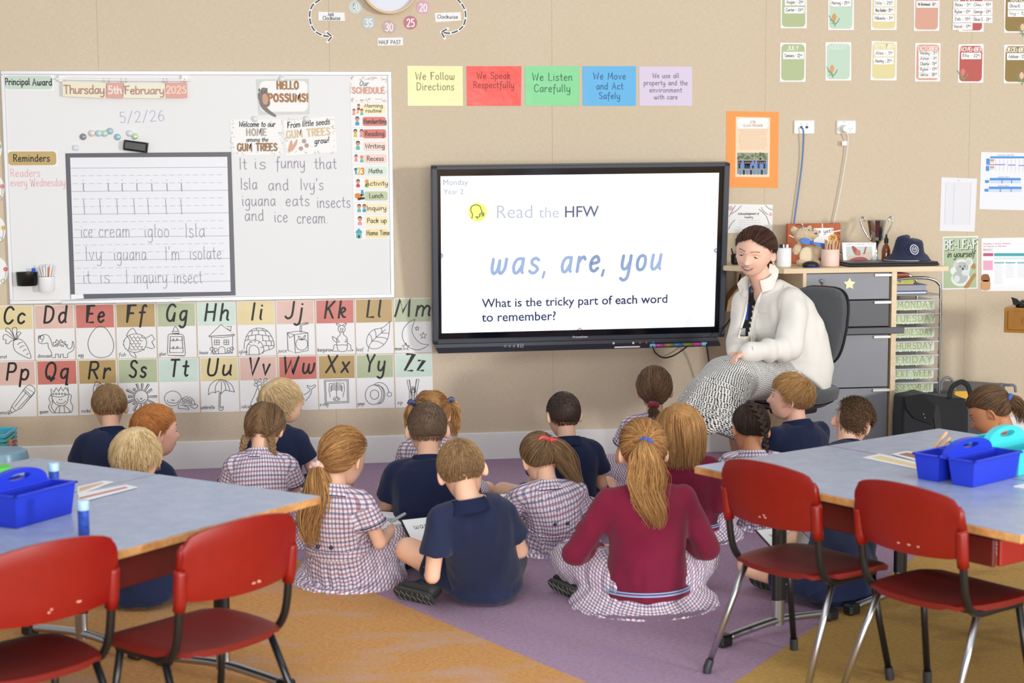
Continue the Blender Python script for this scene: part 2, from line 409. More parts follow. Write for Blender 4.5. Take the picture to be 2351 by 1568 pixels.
def ptext(ink, s, x0, y0, x1, hpx, wpx, y1=None, slant=0., **kw):
    """text whose baseline runs between photo points"""
    a = ink.p.uv(x0, y0); b = ink.p.uv(x1, y0 if y1 is None else y1); b2 = b
    if y1 is None: b2 = np.array([b[0], a[1]])
    d = b2-a; top = ink.p.uv(x0, y0-hpx); stroke_text(ink, s, a, nz(d), np.linalg.norm(top-a), wpx/430, np.linalg.norm(d), slant, **kw)
def font_text(name, s, plane, x0, y0, x1, mat, parent=None, off=.002, align_h=None, bold=0, y1=None):
    """printed lettering in the built-in sans face, baseline between photo points"""
    cu = bpy.data.curves.new('t', 'FONT'); cu.body = s; cu.size = 1; cu.offset = bold; cu.resolution_u = 3
    ob = bpy.data.objects.new('t', cu); COL.objects.link(ob); dg = bpy.context.evaluated_depsgraph_get(); me = bpy.data.meshes.new_from_object(ob.evaluated_get(dg))
    bpy.data.objects.remove(ob); n = len(me.vertices); a = np.zeros(n*3, np.float32); me.vertices.foreach_get('co', a); a = a.reshape(-1, 3)
    A = plane.uv(x0, y0); B = plane.uv(x1, y0 if y1 is None else y1)
    if y1 is None: B[1] = A[1]
    L = np.linalg.norm(B-A); ex = (B-A)/L; ey = np.array([-ex[1], ex[0]])
    k = L/(a[:, 0].max()-a[:, 0].min()); ky = k if align_h is None else align_h/430/.72
    uv = A + (a[:, :1]-a[:, 0].min())*k*ex + a[:, 1:2]*ky*ey
    me.vertices.foreach_set('co', plane.pt(uv, off).astype(np.float32).ravel()); me.update(); me.materials.clear(); me.materials.append(mat)
    o = link(name, me, parent)
    if parent is not None: o.matrix_parent_inverse = wm(parent).inverted()
    return o
def rrect(x0, x1, z0, z1, r, n=5):
    out = []
    for cx, cz, a0 in ((x1-r, z1-r, 0), (x0+r, z1-r, 90), (x0+r, z0+r, 180), (x1-r, z0+r, 270)):
        for i in range(n+1): a = math.radians(a0+90*i/n); out.append((cx+r*math.cos(a), cz+r*math.sin(a)))
    return out
def sheet(name, corners, mat, label, cat, group=None, plane=WALL, th=.0012, r=0, parent=None, gap=.0008):
    """paper on a wall: corners in photo px TL TR BR BL -> squared-up thin board, one thing"""
    q = np.array([plane.uv(*c) for c in corners]); n = len(q)
    if r:
        x0, x1 = (q[0, 0]+q[3, 0])/2, (q[1, 0]+q[2, 0])/2; z1, z0 = (q[0, 1]+q[1, 1])/2, (q[2, 1]+q[3, 1])/2; q = np.array(rrect(x0, x1, z0, z1, r))
    b = MB(); b.prism(plane.pt(q, gap)[::-1], plane.n*th); o = b.build(name, mat, parent)
    if label: tag(o, label, cat, group)
    o['_q'] = [float(c) for c in q.ravel()]
    return o
# ---------------------------------------------------------------- remesh, noise
def mv(me): a = np.zeros(len(me.vertices)*3, np.float32); me.vertices.foreach_get('co', a); return a.reshape(-1, 3).astype(float)
def mn(me): a = np.zeros(len(me.vertices)*3, np.float32); me.vertex_normals.foreach_get('vector', a); return a.reshape(-1, 3).astype(float)
def setv(me, V): me.vertices.foreach_set('co', np.asarray(V, np.float32).ravel()); me.update()
_dirs = np.random.default_rng(3).normal(size=(14, 3)); _ph = np.random.default_rng(4).uniform(0, 6.28, 14)
def vnoise(p):
    p = np.asarray(p, float); s = 0; q = p
    for i in range(7): s = s + np.sin(q@_dirs[i]+_ph[i]+1.3*np.sin(q@_dirs[i+7]*.6+_ph[i+7]))
    return s/3.5
def remesh(mb, vox, smooth=2, fac=.5):
    me = mb.mesh() if isinstance(mb, MB) else mb
    ob = bpy.data.objects.new('tmp', me); COL.objects.link(ob)
    r = ob.modifiers.new('r', 'REMESH'); r.mode = 'VOXEL'; r.voxel_size = vox; r.adaptivity = 0
    if smooth: s = ob.modifiers.new('s', 'SMOOTH'); s.iterations = smooth; s.factor = fac
    dg = bpy.context.evaluated_depsgraph_get(); out = bpy.data.meshes.new_from_object(ob.evaluated_get(dg)); bpy.data.objects.remove(ob); bpy.data.meshes.remove(me)
    out.materials.clear(); return out
# ================================================================ SETTING
def wall_mat():
    t = NT('wall'); tc = t.n('TexCoord').outputs['Object']
    n1 = t.noise(t.mapping(tc, (260, 1, 34)), 1, 3); n2 = t.noise(t.mapping(tc, (34, 1, 260)), 1, 3); n3 = t.noise(tc, 1.3, 4)
    h = t.math('ADD', n1, n2); f = t.rng(h, .8, 1.2)
    c = t.mix(f, lin('#d0c0a7'), lin('#d9cab3')); c = t.mix(t.rng(n3, .35, .7, 0, .35), c, lin('#cfbda2'))
    sp = t.rng(t.noise(tc, 9, 5, .7), .70, .76, 0, .25); c = t.mix(sp, c, lin('#bfae96'))
    t.bump(h, .25, .001); return t.set(Base_Color=c, Roughness=.85, Specular_IOR_Level=.25)
WM = wall_mat()
SEAMS = [float(WALL.uv(x, y)[0]) for x, y in ((772, 950), (1300, 950), (2020, 560))]
b = MB(); b.box((1.4, .06, 1.6), (7.6, .1, 3.2)); o = b.build('wall_back', WM); tag(o, kind='structure')
xs = [-2.4]+SEAMS[:1]+[SEAMS[0]+1.22*k for k in (1, 2, 3)]+[5.2]
xs = sorted(set([-2.4, SEAMS[0]-1.22] + xs))
for i in range(len(xs)-1):
    q = MB(); x0, x1 = xs[i]+.0003, xs[i+1]-.0003; q.box(((x0+x1)/2, .0045, 1.67), (x1-x0, .009, 3.06), bev=.0006); q.build('wall_panel', WM, o)
def carpet_mat():
    t = NT('carpet'); g = t.n('NewGeometry').outputs['Position']; sep = t.n('SeparateXYZ'); t.l(g, sep.inputs[0])
    X, Yc = sep.outputs[0], sep.outputs[1]
    def side(p, q):   # >0 on the left of p->q
        (ax, ay), (bx, by) = p, q; L = math.hypot(bx-ax, by-ay); nx, ny = -(by-ay)/L, (bx-ax)/L
        return t.math('ADD', t.math('MULTIPLY', X, nx), t.math('ADD', t.math('MULTIPLY', Yc, ny), -(ax*nx+ay*ny)))
    a0, a1 = F(905, 1380)[:2], F(1350, 1568)[:2]; b0, b1 = F(1685, 1568)[:2], F(1903, 1416)[:2]
    wob = t.math('MULTIPLY', t.math('SUBTRACT', t.noise(g, 60, 2), .5), .012)
    mo = t.math('GREATER_THAN', t.math('ADD', side(a1, a0), wob), 0.)     # orange: camera-left side
    my = t.math('GREATER_THAN', t.math('ADD', side(b1, b0), wob), 0.)
    fib = t.noise(g, 420, 3, .7); mid = t.noise(t.mapping(g, (60, 90, 60), (0, 0, .5)), 1, 5, .7); big = t.noise(t.mapping(g, (2.6, 5, 2), (0, 0, .2)), 1, 4, .6)
    pur = t.mix(t.rng(mid, .35, .65), lin('#a88ba8'), lin('#c2a5be')); pur = t.mix(t.rng(big, .55, .72, 0, .45), pur, lin('#aa9ac4'))
    ora = t.mix(t.rng(mid, .35, .66), lin('#d89450'), lin('#eab873')); ora = t.mix(t.rng(big, .5, .64, 0, .75), ora, lin('#dab298')); ora = t.mix(t.rng(t.noise(t.mapping(g, (3, 9, 3), (0, 0, .5)), 1.7, 3), .56, .66, 0, .5), ora, lin('#dab054'))
    och = t.mix(t.rng(mid, .35, .65), lin('#c0964a'), lin('#dab266')); och = t.mix(t.rng(big, .55, .7, 0, .6), och, lin('#a07c46'))
    ora = t.mix(t.rng(t.noise(g, 160, 2, .6), .55, .7, 0, .5), ora, lin('#c9605a'))
    c = t.mix(mo, pur, ora); c = t.mix(my, c, och)
    c = t.mix(t.rng(fib, .35, .7, 0, .35), c, lin('#6e5c60')); t.bump(fib, .6, .004)
    return t.set(Base_Color=c, Roughness=.95, Specular_IOR_Level=.15)
b = MB(); b.box((1.4, -4.4, -.05), (7.6, 8.82, .1)); tag(b.build('floor', carpet_mat()), kind='structure')
# skirting with a small top bevel
zt = WALL.uv(1420, 983)[1]
b = MB(); b.prism([(-2.4, -.0, 0), (-2.4, -.018, 0), (-2.4, -.018, zt-.006), (-2.4, -.012, zt), (-2.4, 0, zt)], (7.6, 0, 0))
tag(b.build('baseboard_back', M('#f0efec', .45, noise=.02, nscale=6)), kind='structure')

# ================================================================ WALL THINGS
WHITE = M('#f2f2f1', .35); PAPER = M('#f3f3f2', .55); LAM = M('#f0f0f0', .5); BLACK = M('#161617', .45); INK = M('#222226', .5)
# ---- whiteboard
def whiteboard():
    q = [WALL.uv(*c) for c in ((2, 163), (898, 164), (906, 684), (24, 697.5))]
    x0, x1 = (q[0][0]+q[3][0])/2, (q[1][0]+q[2][0])/2; z1, z0 = (q[0][1]+q[1][1])/2, (q[2][1]+q[3][1])/2
    t = thing('whiteboard', ((x0+x1)/2, 0, z0), 'large white dry-erase board in a thin aluminium frame above the alphabet cards', 'whiteboard')
    b = MB(); b.box(((x0+x1)/2, -.010, (z0+z1)/2), (x1-x0-.02, .014, z1-z0-.02)); b.build('writing_surface', M('#e9eaea', .5, spec=.3), t)
    fm = M('#e6e7ea', .3, .35); fw = .022
    for nm, c, s in (('frame', ((x0+x1)/2, -.013, z1-fw/2), (x1-x0, .022, fw)), ('frame', ((x0+x1)/2, -.013, z0+fw/2), (x1-x0, .022, fw)), ('frame', (x0+fw/2, -.013, (z0+z1)/2), (fw, .022, z1-z0-2*fw)), ('frame', (x1-fw/2, -.013, (z0+z1)/2), (fw, .022, z1-z0-2*fw))):
        b = MB(); b.box(c, s, bev=.004); b.build(nm, fm, t)
    tx0, tx1 = WALL.uv(145, 690)[0], WALL.uv(418, 688)[0]
    b = MB(); b.box(((tx0+tx1)/2, -.05, z0+.006), (tx1-tx0, .06, .008), bev=.002); b.box(((tx0+tx1)/2, -.079, z0+.012), (tx1-tx0, .004, .014), bev=.001); b.build('pen_tray', M('#c9ccd1', .3, .6), t)
    # handwriting on the board
    WB = Plane((0, -.0175, 0), (1, 0, 0), (0, 0, 1))
    gi = M('#8d93a0', .6); k = Ink(WB, .0006)
    for s, x, y, x1_, h in (('It', 550, 389, 566, 26), ('is', 584, 388, 610, 26), ('funny', 634, 386, 700, 26), ('that', 722, 388, 772, 26), ('Isla', 553, 435, 590, 26), ('and', 616, 437, 662, 26), ("Ivy's", 690, 436, 742, 26), ('iguana', 556, 473, 632, 26), ('eats', 656, 473, 710, 26), ('insects', 728, 477, 804, 26), ('and', 562, 507, 605, 26), ('ice', 630, 510, 660, 26), ('cream.', 682, 513, 752, 26)):
        ptext(k, s, x, y, x1_, h, 1.9)
    k.build('handwriting', gi, t)
    k = Ink(WB, .0006); ptext(k, '5/2/26', 275, 282, 377, 24, 1.6, y1=277); k.build('handwriting', M('#b0b2d6', .6), t)
    k = Ink(WB, .0006); ptext(k, 'Readers', 24, 406, 92, 18, 1.5); ptext(k, 'every Wednesday', 24, 428, 150, 18, 1.5, space=2.5); k.build('handwriting', M('#eab3b6', .6), t)
    return WB
WB = whiteboard()
# ---- ruled handwriting sheet with dark border
def handwriting_sheet():
    o = sheet('magnetic_writing_sheet', ((150, 352), (531, 349), (541, 678), (162, 687)), M('#55565f', .4), 'dark-bordered ruled handwriting sheet with rows of pencil-grey words on the whiteboard', 'writing sheet', plane=WB, th=.001)
    q = np.array(o['_q']).reshape(-1, 2); x0, x1 = (q[0, 0]+q[3, 0])/2, (q[1, 0]+q[2, 0])/2; z1, z0 = (q[0, 1]+q[1, 1])/2, (q[2, 1]+q[3, 1])/2
    bw = .024; b = MB(); b.prism(WB.pt([(x0+bw, z0+bw), (x1-bw, z0+bw), (x1-bw, z1-bw), (x0+bw, z1-bw)], .0019), WB.n*.0004); b.build('ruled_page', M('#e6e8ee', .4), o)
    k = Ink(WB, .0026); L0 = WB.uv(165, 386)[0]; L1 = x1-bw
    ys = [386, 403.5, 421.5, 439.5, 457, 474.5, 492, 510, 527.5, 545.5, 563, 580.5, 598, 616, 634, 651]
    for i, y in enumerate(ys):
        z = WB.uv(170, y)[1]; solid = i % 3 == 0
        a = x0+bw
        if solid: k.line([(a, z), (L1, z)], .0022)
        else:
            x = a+.01
            while x < L1-.02: k.line([(x, z), (x+.026, z)], .0016); x += .042
    k.build('ruling', M('#9599a3', .6), o)
    k = Ink(WB, .003)
    for x in (190, 247, 279, 313, 347, 382, 415): ptext(k, 'i', x, 439, x+4, 30, 1.8)
    for x in (192, 229, 268, 307, 339, 380, 415): k.pline([(x, 457), (x+2.5, 492)], 1.3, smooth=False)
    for s, x, y, x1_, h in (('ice', 186, 545, 212, 30), ('cream', 227, 545, 298, 30), ('igloo', 332, 545, 388, 30), ('Isla', 426, 545, 470, 32), ('Ivy', 197, 598, 234, 32), ('iguana', 262, 598, 336, 30), ("I'm", 380, 598, 412, 32), ('isolate', 436, 596, 508, 30), ('it', 191, 650, 208, 30), ('is', 230, 650, 252, 30), ('I', 290, 651, 293, 32), ('inquiry', 308, 651, 384, 30), ('insect', 400, 651, 464, 30)):
        ptext(k, s, x, y, x1_, h, 1.3)
    k.build('handwriting', M('#85878f', .6), o)
    b = MB(); b.prism(WB.pt([WB.uv(*c) for c in ((163, 676), (191, 675), (193, 685), (163, 687))], .0028), WB.n*.0003); b.build('corner_sticker', PAPER, o)
handwriting_sheet()
def label_card(name, c, tx, txy, band, bq, label, cat='label', group=None, plane=WB, tm=None, wpx=2.2, r=.006, base=PAPER, slant=0, h=15):
    o = sheet(name, c, base, label, cat, group, plane=plane, th=.0006)
    if band:
        k = Ink(plane, .0019); a = plane.uv(*bq[0]); d = plane.uv(*bq[1]); k.poly(rrect(a[0], d[0], d[1], a[1], min(abs(a[1]-d[1])*.4, .018))); k.build('colour_patch', band, o)
    k = Ink(plane, .0022)
    for s, x, y, x1 in txy: ptext(k, s, x, y, x1, h, wpx, slant=slant, space=3)
    k.build('lettering', tm or INK, o); return o
label_card('award_label', ((6, 171), (124, 172), (125, 209), (8, 207)), 0, [('Principal', 12, 195, 68), ('Award', 75, 196, 119)], M('#c7d9cb', .5), ((10, 174), (121, 205)), 'white label with pale green patch reading Principal Award, top left of whiteboard', 'label')
label_card('reminder_label', ((15, 345), (132, 346), (134, 382), (17, 381)), 0, [('Reminders', 31, 371, 114)], M('#c3a76a', .5), ((18, 348), (130, 379)), 'white label with ochre patch reading Reminders, left side of whiteboard', 'label', h=16)
# ---- date rail with hanging cards
def date_rail():
    t = thing('date_rail', P(285, 184, -.03), 'white rail on the whiteboard with four day and date cards hanging from rings', 'date display')
    b = MB(); b.tube([P(128, 181, -.035), P(285, 184, -.035), P(437, 184, -.035)], .0065, 10); b.build('rail', WHITE, t, auto=60)
    for x in (142, 424): b = MB(); b.box(P(x, 180, -.028), (.035, .02, .035), bev=.003); b.build('rail_clip', WHITE, t)
    HP = Plane((0, -.04, 0), (1, 0, 0), (0, 0, 1))
    for nm, c, s, x, y, x1, bc, tc_, h in (('hanging_card', ((143, 187), (243, 190), (243, 226), (144, 221)), 'Thursday', 147, 215, 240, '#ebe5cd', '#b08a78', 19), ('hanging_card', ((246, 190), (283, 190), (281, 226), (244, 224)), '5th', 249, 215, 279, '#dca79b', '#f3ece2', 17), ('hanging_card', ((285, 190), (380, 191), (380, 226), (283, 225)), 'February', 287, 216, 377, '#ebe8d4', '#b9927c', 18), ('hanging_card', ((379, 190), (429, 190), (430, 225), (380, 225)), '2026', 382, 214, 427, '#dfa39a', '#f0dcc2', 16)):
        o = sheet(nm, c, M(bc, .5), None, None, plane=HP, parent=t, th=.002); k = Ink(HP, .0035); ptext(k, s, x, y, x1, h, 2.8, gap=1); k.build('lettering', M(tc_, .6), o)
        for xx in (c[0][0]+4, c[1][0]-5):
            b = MB(); p = P(xx, 186, -.04); b.tube([p+np.array([.004*math.sin(a), 0, .013*math.cos(a)]) for a in np.linspace(0, 2*math.pi, 12)[:-1]], .0009, 6, closed=True); b.build('ring', M('#8d8078', .4, .5), t)
date_rail()
# ---- magnets, eraser, pots on the board
for i, (x, y, c, d) in enumerate(((191, 314, '#8a8d90', 'grey metal disc magnet, leftmost of the row of round magnets'), (211, 306, '#e3d5cd', 'pale pink round glass magnet right of the grey one'), (227, 306, '#b9d8d8', 'pale aqua round glass magnet, second glass one from left'), (240.5, 306.5, '#bcd9cb', 'aqua and green round glass magnet in the middle of the row'), (253, 301, '#a9c2cc', 'blue-grey round glass magnet, highest of the row'), (270, 314.5, '#9cc4d4', 'blue round glass magnet sitting lower than its neighbours'), (298, 306, '#dcdfe6', 'clear lilac round glass magnet, left of the green one'), (310, 313, '#c2dcb6', 'pale green round glass magnet, rightmost of the row'))):
    b = MB(); c0 = P(x, y, -.018); b.lathe(c0, [(.0175, 0), (.0175, .006), (.014, .010), (.006, .012), (.001, .0122)], 20, rot=[[1, 0, 0], [0, 0, -1], [0, 1, 0]]); o = b.build('board_magnet', M(c, .1, noise=.12, nscale=130, coat=.6), smooth=True); tag(o, d, 'magnet', 'round magnets on the whiteboard')
b = MB(); b.box(P(174, 339, -.024), (.03, .012, .03), rotz(0), bev=.005); tag(b.build('board_magnet', M('#dde4ea', .15, coat=.5)), 'small clear square magnet left above the handwriting sheet', 'magnet')
def eraser():
    c = P(311, 336, -.045); a = .14; R = np.array([[math.cos(a), 0, math.sin(a)], [0, 1, 0], [-math.sin(a), 0, math.cos(a)]])
    t = thing('board_eraser', c, 'black magnetic whiteboard eraser above the handwriting sheet', 'eraser')
    b = MB(); b.box(c, (.125, .034, .052), R, bev=.009); b.build('grip', M('#121214', .3), t, auto=40)
    b = MB(); b.box(c+R@np.array([0, .0205, 0]), (.128, .008, .055), R, bev=.002); b.build('felt_pad', M('#3b3d42', .9), t)
eraser()
def pots():
    c = P(62, 640, -.055); t = thing('marker_cup', c, 'black wall cup holding one blue marker, low left on the whiteboard', 'cup')
    b = MB(); b.loft([c+np.array([0, 0, z]) for z in (-.038, -.034, .036, .036, -.02)], [.046, .052, .056, .051, .046], [.028, .032, .034, .03, .026], (1, 0, 0), 24); b.build('cup_body', M('#101012', .25), t, auto=50)
    b = MB(); b.cap(P(74, 632, -.055), P(78, 622, -.055), .008, .008); b.box(P(77, 620, -.055), (.02, .01, .02), bev=.003); tag(b.build('blue_marker', M('#1e4fd0', .4), auto=50), 'blue marker standing in the black wall cup', 'marker')
    c = P(107, 650, -.055); t = thing('marker_pot', c, 'white wall pot full of white marker pens, beside the black cup', 'cup')
    b = MB(); b.loft([c+np.array([0, 0, z]) for z in (-.045, -.04, .035, .035, -.02)], [.036, .04, .044, .039, .034], [.03, .034, .037, .032, .028], (1, 0, 0), 24); b.build('pot_body', M('#f1f2f5', .3), t, auto=50)
    for i, (dx, tz, col) in enumerate(((-.034, .10, '#e8e4e2'), (-.022, .112, '#d9d6d6'), (-.01, .10, '#f3f3f3'), (.002, .115, '#e9e6e6'), (.012, .098, '#ef7b46'), (.022, .118, '#ececec'), (.034, .108, '#dddddd'), (.03, .095, '#f0e9e3'))):
        b = MB(); b.cap(c+np.array([dx*.6, rng.uniform(-.015, .015), -.01]), c+np.array([dx*1.25, rng.uniform(-.015, .015), tz-.02]), .0055, .0055, 8); tag(b.build('marker_pen', M(col, .4), smooth=True), 'white marker pen among those in the white wall pot' if col != '#ef7b46' else 'orange-tipped marker pen in the white wall pot', 'marker', 'markers in the white pot')
pots()
# ---- welcome signs
def board_sign(name, c, label, drawer, holder=None, base=PAPER):
    o = sheet(name, c, base, label, 'sign', plane=WB, th=.0008); drawer(o)
    if holder: b = MB(); b.lathe(P(holder[0], holder[1], -.019), [(.017, 0), (.017, .005), (.013, .008), (.001, .009)], 18, rot=[[1, 0, 0], [0, 0, -1], [0, 1, 0]]); tag(b.build('board_magnet', M('#dfe2e6', .15, coat=.6), smooth=True), 'clear round magnet holding the '+holder[2]+' sign', 'magnet')
def d1(o):
    k = Ink(WB, .0021); a = WB.uv(593, 184); d = WB.uv(709, 259); k.poly(rrect(a[0]+.006, d[0]-.004, d[1]+.006, a[1]-.004, .03)); k.build('white_patch', PAPER, o)
    k = Ink(WB, .0026); ptext(k, 'HELLO', 636, 204, 685, 17, 4.4, gap=2.2); ptext(k, 'POSSUMS!', 617, 233, 707, 17, 4.6, gap=2.2); k.build('lettering', M('#a97c54', .6), o)
    k = Ink(WB, .0024); k.ppoly([(600, 203), (606, 201), (613, 204), (615, 213), (619, 226), (620, 240), (612, 246), (601, 240), (593, 228), (592, 216), (597, 210)], True); k.ppoly([(594, 222), (604, 236), (618, 252), (634, 265), (630, 268), (612, 258), (598, 244)], True); k.build('possum_picture', M('#8a7f7a', .8), o)
    k = Ink(WB, .0026); k.ppoly([(603, 218), (611, 216), (616, 228), (612, 240), (604, 236)], True); k.build('possum_belly', M('#cda68e', .8), o)
    k = Ink(WB, .0028); k.ppoly([(594, 202), (598, 207), (594, 211)]); k.ppoly([(612, 203), (615, 202), (612, 209)]); k.circ(WB.uv(601, 211), .003); k.circ(WB.uv(608, 211), .003); k.circ(WB.uv(604, 216), .002); k.build('possum_face', M('#3a3333', .7), o)
board_sign('welcome_sign', ((588, 182), (709, 181), (711, 262), (594, 264)), 'white and sage sign with a possum picture reading HELLO POSSUMS!', d1, (647, 181, 'HELLO POSSUMS'), M('#cfd5cf', .5))
def deco(k, x0, y0, x1, y1, n=46, L=4, w0=1.):
    r = random.Random(int(x0+y0))
    for i in range(n):
        s = r.random(); e = r.choice('tblr'); o_ = r.uniform(1, 7)
        x, y = {'t': (x0+(x1-x0)*s, y0+o_), 'b': (x0+(x1-x0)*s, y1-o_), 'l': (x0+o_, y0+(y1-y0)*s), 'r': (x1-o_, y0+(y1-y0)*s)}[e]
        a = r.uniform(0, 3.1); k.pline([(x, y), (x+L*math.cos(a), y+L*math.sin(a))], r.uniform(.8, 1.8)*w0, smooth=False)
def d2(o):
    k = Ink(WB, .0022); deco(k, 529, 275, 648, 354); k.build('leaf_border', M('#c3c6bd', .6), o)
    k = Ink(WB, .0026); ptext(k, 'Welcome to our', 548, 291, 631, 12, 1.7, slant=.2, gap=1.2, space=3); ptext(k, 'among the', 565, 325, 615, 9, 1.4, slant=.2, gap=1.2, space=3); k.build('lettering', INK, o)
    k = Ink(WB, .0026); ptext(k, 'HOME', 566, 311, 611, 15, 3.4, gap=2.2); k.build('lettering', M('#b3aca2', .6), o)
    k = Ink(WB, .0026); ptext(k, 'GUM TREES', 545, 346, 636, 16, 3.8, gap=2); k.build('lettering', M('#9c7c5a', .6), o)
board_sign('gum_tree_sign', ((528, 275), (646, 274), (649, 355), (533, 357)), 'white leaf-bordered sign reading Welcome to our HOME among the GUM TREES', d2, (585, 273, 'Welcome'))
def d3(o):
    k = Ink(WB, .0022); deco(k, 655, 271, 770, 352); k.build('leaf_border', M('#c3c6bd', .6), o)
    k = Ink(WB, .0026); ptext(k, 'From little seeds', 660, 294, 757, 13, 1.7, y1=285, slant=.2, gap=1.1, space=2.6); ptext(k, 'grow!', 722, 331, 755, 13, 1.8, y1=327, slant=.25); k.build('lettering', INK, o)
    k = Ink(WB, .0026); ptext(k, 'GUM TREES', 658, 317, 758, 16, 3.6, y1=309, gap=2); k.build('lettering', M('#dcc7a0', .6), o)
    k = Ink(WB, .0024)
    for q in ([(668, 322), (672, 332), (667, 348), (661, 345)], [(682, 319), (681, 332), (670, 348), (672, 335)]): k.ppoly(q, True)
    k.build('leaf_picture', M('#dba98c', .6), o)
    k = Ink(WB, .0024)
    for x, y in ((698, 324), (704, 334), (691, 341)): k.circ(WB.uv(x, y), .012)
    k.build('gum_nut_picture', M('#b8a293', .6), o)
board_sign('gum_tree_sign', ((650, 277), (767, 267), (774, 349), (656, 358)), 'tilted white sign reading From little seeds GUM TREES grow!', d3, (704, 273, 'From little seeds'))
# ---- schedule strip
def d4(o):
    k = Ink(WB, .0022); deco(k, 804, 175, 887, 232, 60); k.build('leaf_border', M('#c9ab96', .6), o)
    k = Ink(WB, .0026); ptext(k, 'Our', 825, 197, 845, 11, 1.6, slant=.2); k.build('lettering', M('#5d7484', .6), o)
    k = Ink(WB, .0026); ptext(k, 'SCHEDULE', 809, 214, 882, 13, 3.4, gap=2); k.build('lettering', M('#d9a693', .6), o)
board_sign('schedule_heading', ((803, 174), (887, 174), (888, 235), (804, 236)), 'square white heading card reading Our SCHEDULE, top of the schedule column', d4, None, LAM)
SKIN = M('#d89c78', .7); 
def kid_icon(ks, x, y, hair, top, s=1.):
    ks[hair].append([(x-5*s, y-4*s), (x-4*s, y-9*s), (x, y-11*s), (x+4*s, y-9*s), (x+5*s, y-4*s)]); ks['skin'].append([(x-4*s, y-6*s), (x, y-8*s), (x+4*s, y-6*s), (x+3.5*s, y-1*s), (x, y+1*s), (x-3.5*s, y-1*s)])
    ks[top].append([(x-3*s, y+1*s), (x+3*s, y+1*s), (x+5*s, y+6*s), (x+4*s, y+10*s), (x-4*s, y+10*s), (x-5*s, y+6*s)])
ICOL = {'skin': SKIN, 'brown': M('#5a3a2a', .7), 'black': M('#26211f', .7), 'blond': M('#e0b85c', .7), 'blue': M('#4fa3c4', .6), 'red': M('#c8484c', .6), 'yellow': M('#e6c34e', .6), 'pink': M('#e79aa6', .6), 'green': M('#74ae6a', .6), 'teal': M('#5fbfb4', .6), 'orange': M('#e08a3c', .6)}
SCH = [('Morning|routine', '#efe3b0', [(824, 245, 'brown', 'red', .7), (813, 256, 'brown', 'pink', .7), (831, 256, 'black', 'teal', .7), (822, 254, 'blond', 'yellow', .6)]), ('Handwriting', '#cf6f64', [(820, 277, 'brown', 'blue', 1)]), ('Reading', '#cf6b60', [(815, 305, 'black', 'yellow', .9), (829, 305, 'brown', 'pink', .9)]), ('Writing', '#ecd3c4', [(820, 333, 'black', 'teal', 1)]), ('Recess', '#ecccc0', [(815, 362, 'brown', 'pink', .8), (828, 364, 'orange', 'teal', .8)]), ('Maths', '#cfe3d5', None), ('Activity', '#f0e3b2', [(818, 420, 'black', 'red', .9), (838, 420, 'blond', 'green', .9)]), ('Lunch', '#b4c59a', 'lunch'), ('Inquiry', '#efe2b8', [(819, 477, 'black', 'teal', .9), (831, 477, 'brown', 'blue', .9)]), ('Pack up', '#efe2b0', [(820, 506, 'black', 'pink', 1)]), ('Home Time', '#ecdca0', 'house')]
for i, (s, bc, ic) in enumerate(SCH):
    y0 = 236.5+28.5*i; x0 = 804.5+.75*i; nm = s.replace('|', ' ')
    o = sheet('schedule_card', ((x0, y0), (x0+84, y0-.3), (x0+84.6, y0+27), (x0+.8, y0+27.5)), LAM, 'small schedule card reading %s, on the right edge of the whiteboard' % nm, 'schedule card', 'schedule cards on the whiteboard', plane=WB, th=.0009)
    k = Ink(WB, .0021); a = WB.uv(x0+27, y0+3.5); d = WB.uv(x0+80.5, y0+24); k.poly(rrect(a[0], d[0], d[1], a[1], .012)); k.build('colour_patch', M(bc, .4), o)
    k = Ink(WB, .0026); L = s.split('|')
    if len(L) == 2: ptext(k, L[0], x0+33, y0+10, x0+74, 8, 1.3, gap=1.4); ptext(k, L[1], x0+35, y0+21.5, x0+71, 8, 1.3, gap=1.4)
    else:
        wd = min(52, 6.3*len(s)); cx = x0+54+(2 if len(s) > 7 else 0); ptext(k, s, cx-wd/2, y0+18.5, cx+wd/2, 10.5, 1.6, gap=1.5, space=3)
    k.build('lettering', M('#4a3d38', .6), o)
    if isinstance(ic, list):
        ks = {c: [] for c in ICOL}
        for x, y, h, tp, sc in ic: kid_icon(ks, x+x0-805, y+1, h, tp, sc)
        for c in ('brown', 'black', 'blond', 'orange', 'skin', 'blue', 'red', 'yellow', 'pink', 'green', 'teal'):
            if ks[c]:
                k = Ink(WB, .0026+(.0003 if c == 'skin' else .0001*(hash(c) % 2)))
                for q in ks[c]: k.ppoly(q)
                k.build('child_drawing', ICOL[c], o)
    elif ic is None:
        for j, (ch, c) in enumerate((('1', 'blue'), ('2', 'yellow'), ('3', 'orange'))): k = Ink(WB, .0026); ptext(k, ch, x0+5+8*j, y0+21, x0+11+8*j, 14, 3.2); k.build('number_drawing', ICOL[c], o)
    elif ic == 'lunch':
        for c, q in (('orange', [(814, 446), (822, 443), (832, 447), (830, 455), (816, 455)]), ('blue', [(829, 436), (834, 436), (836, 450), (828, 450)]), ('brown', [(820, 455), (836, 452), (838, 457), (822, 460)])): k = Ink(WB, .0026); k.ppoly(q); k.build('food_drawing', ICOL[c], o)
    else:
        for c, q in (('teal', [(818, 534), (830, 534), (830, 547), (818, 547)]), ('blue', [(815, 534), (824, 524), (833, 534)]), ('brown', [(822, 540), (826, 540), (826, 547), (822, 547)])): k = Ink(WB, .0026+.0002*(c == 'brown')); k.ppoly(q); k.build('house_drawing', ICOL[c], o)
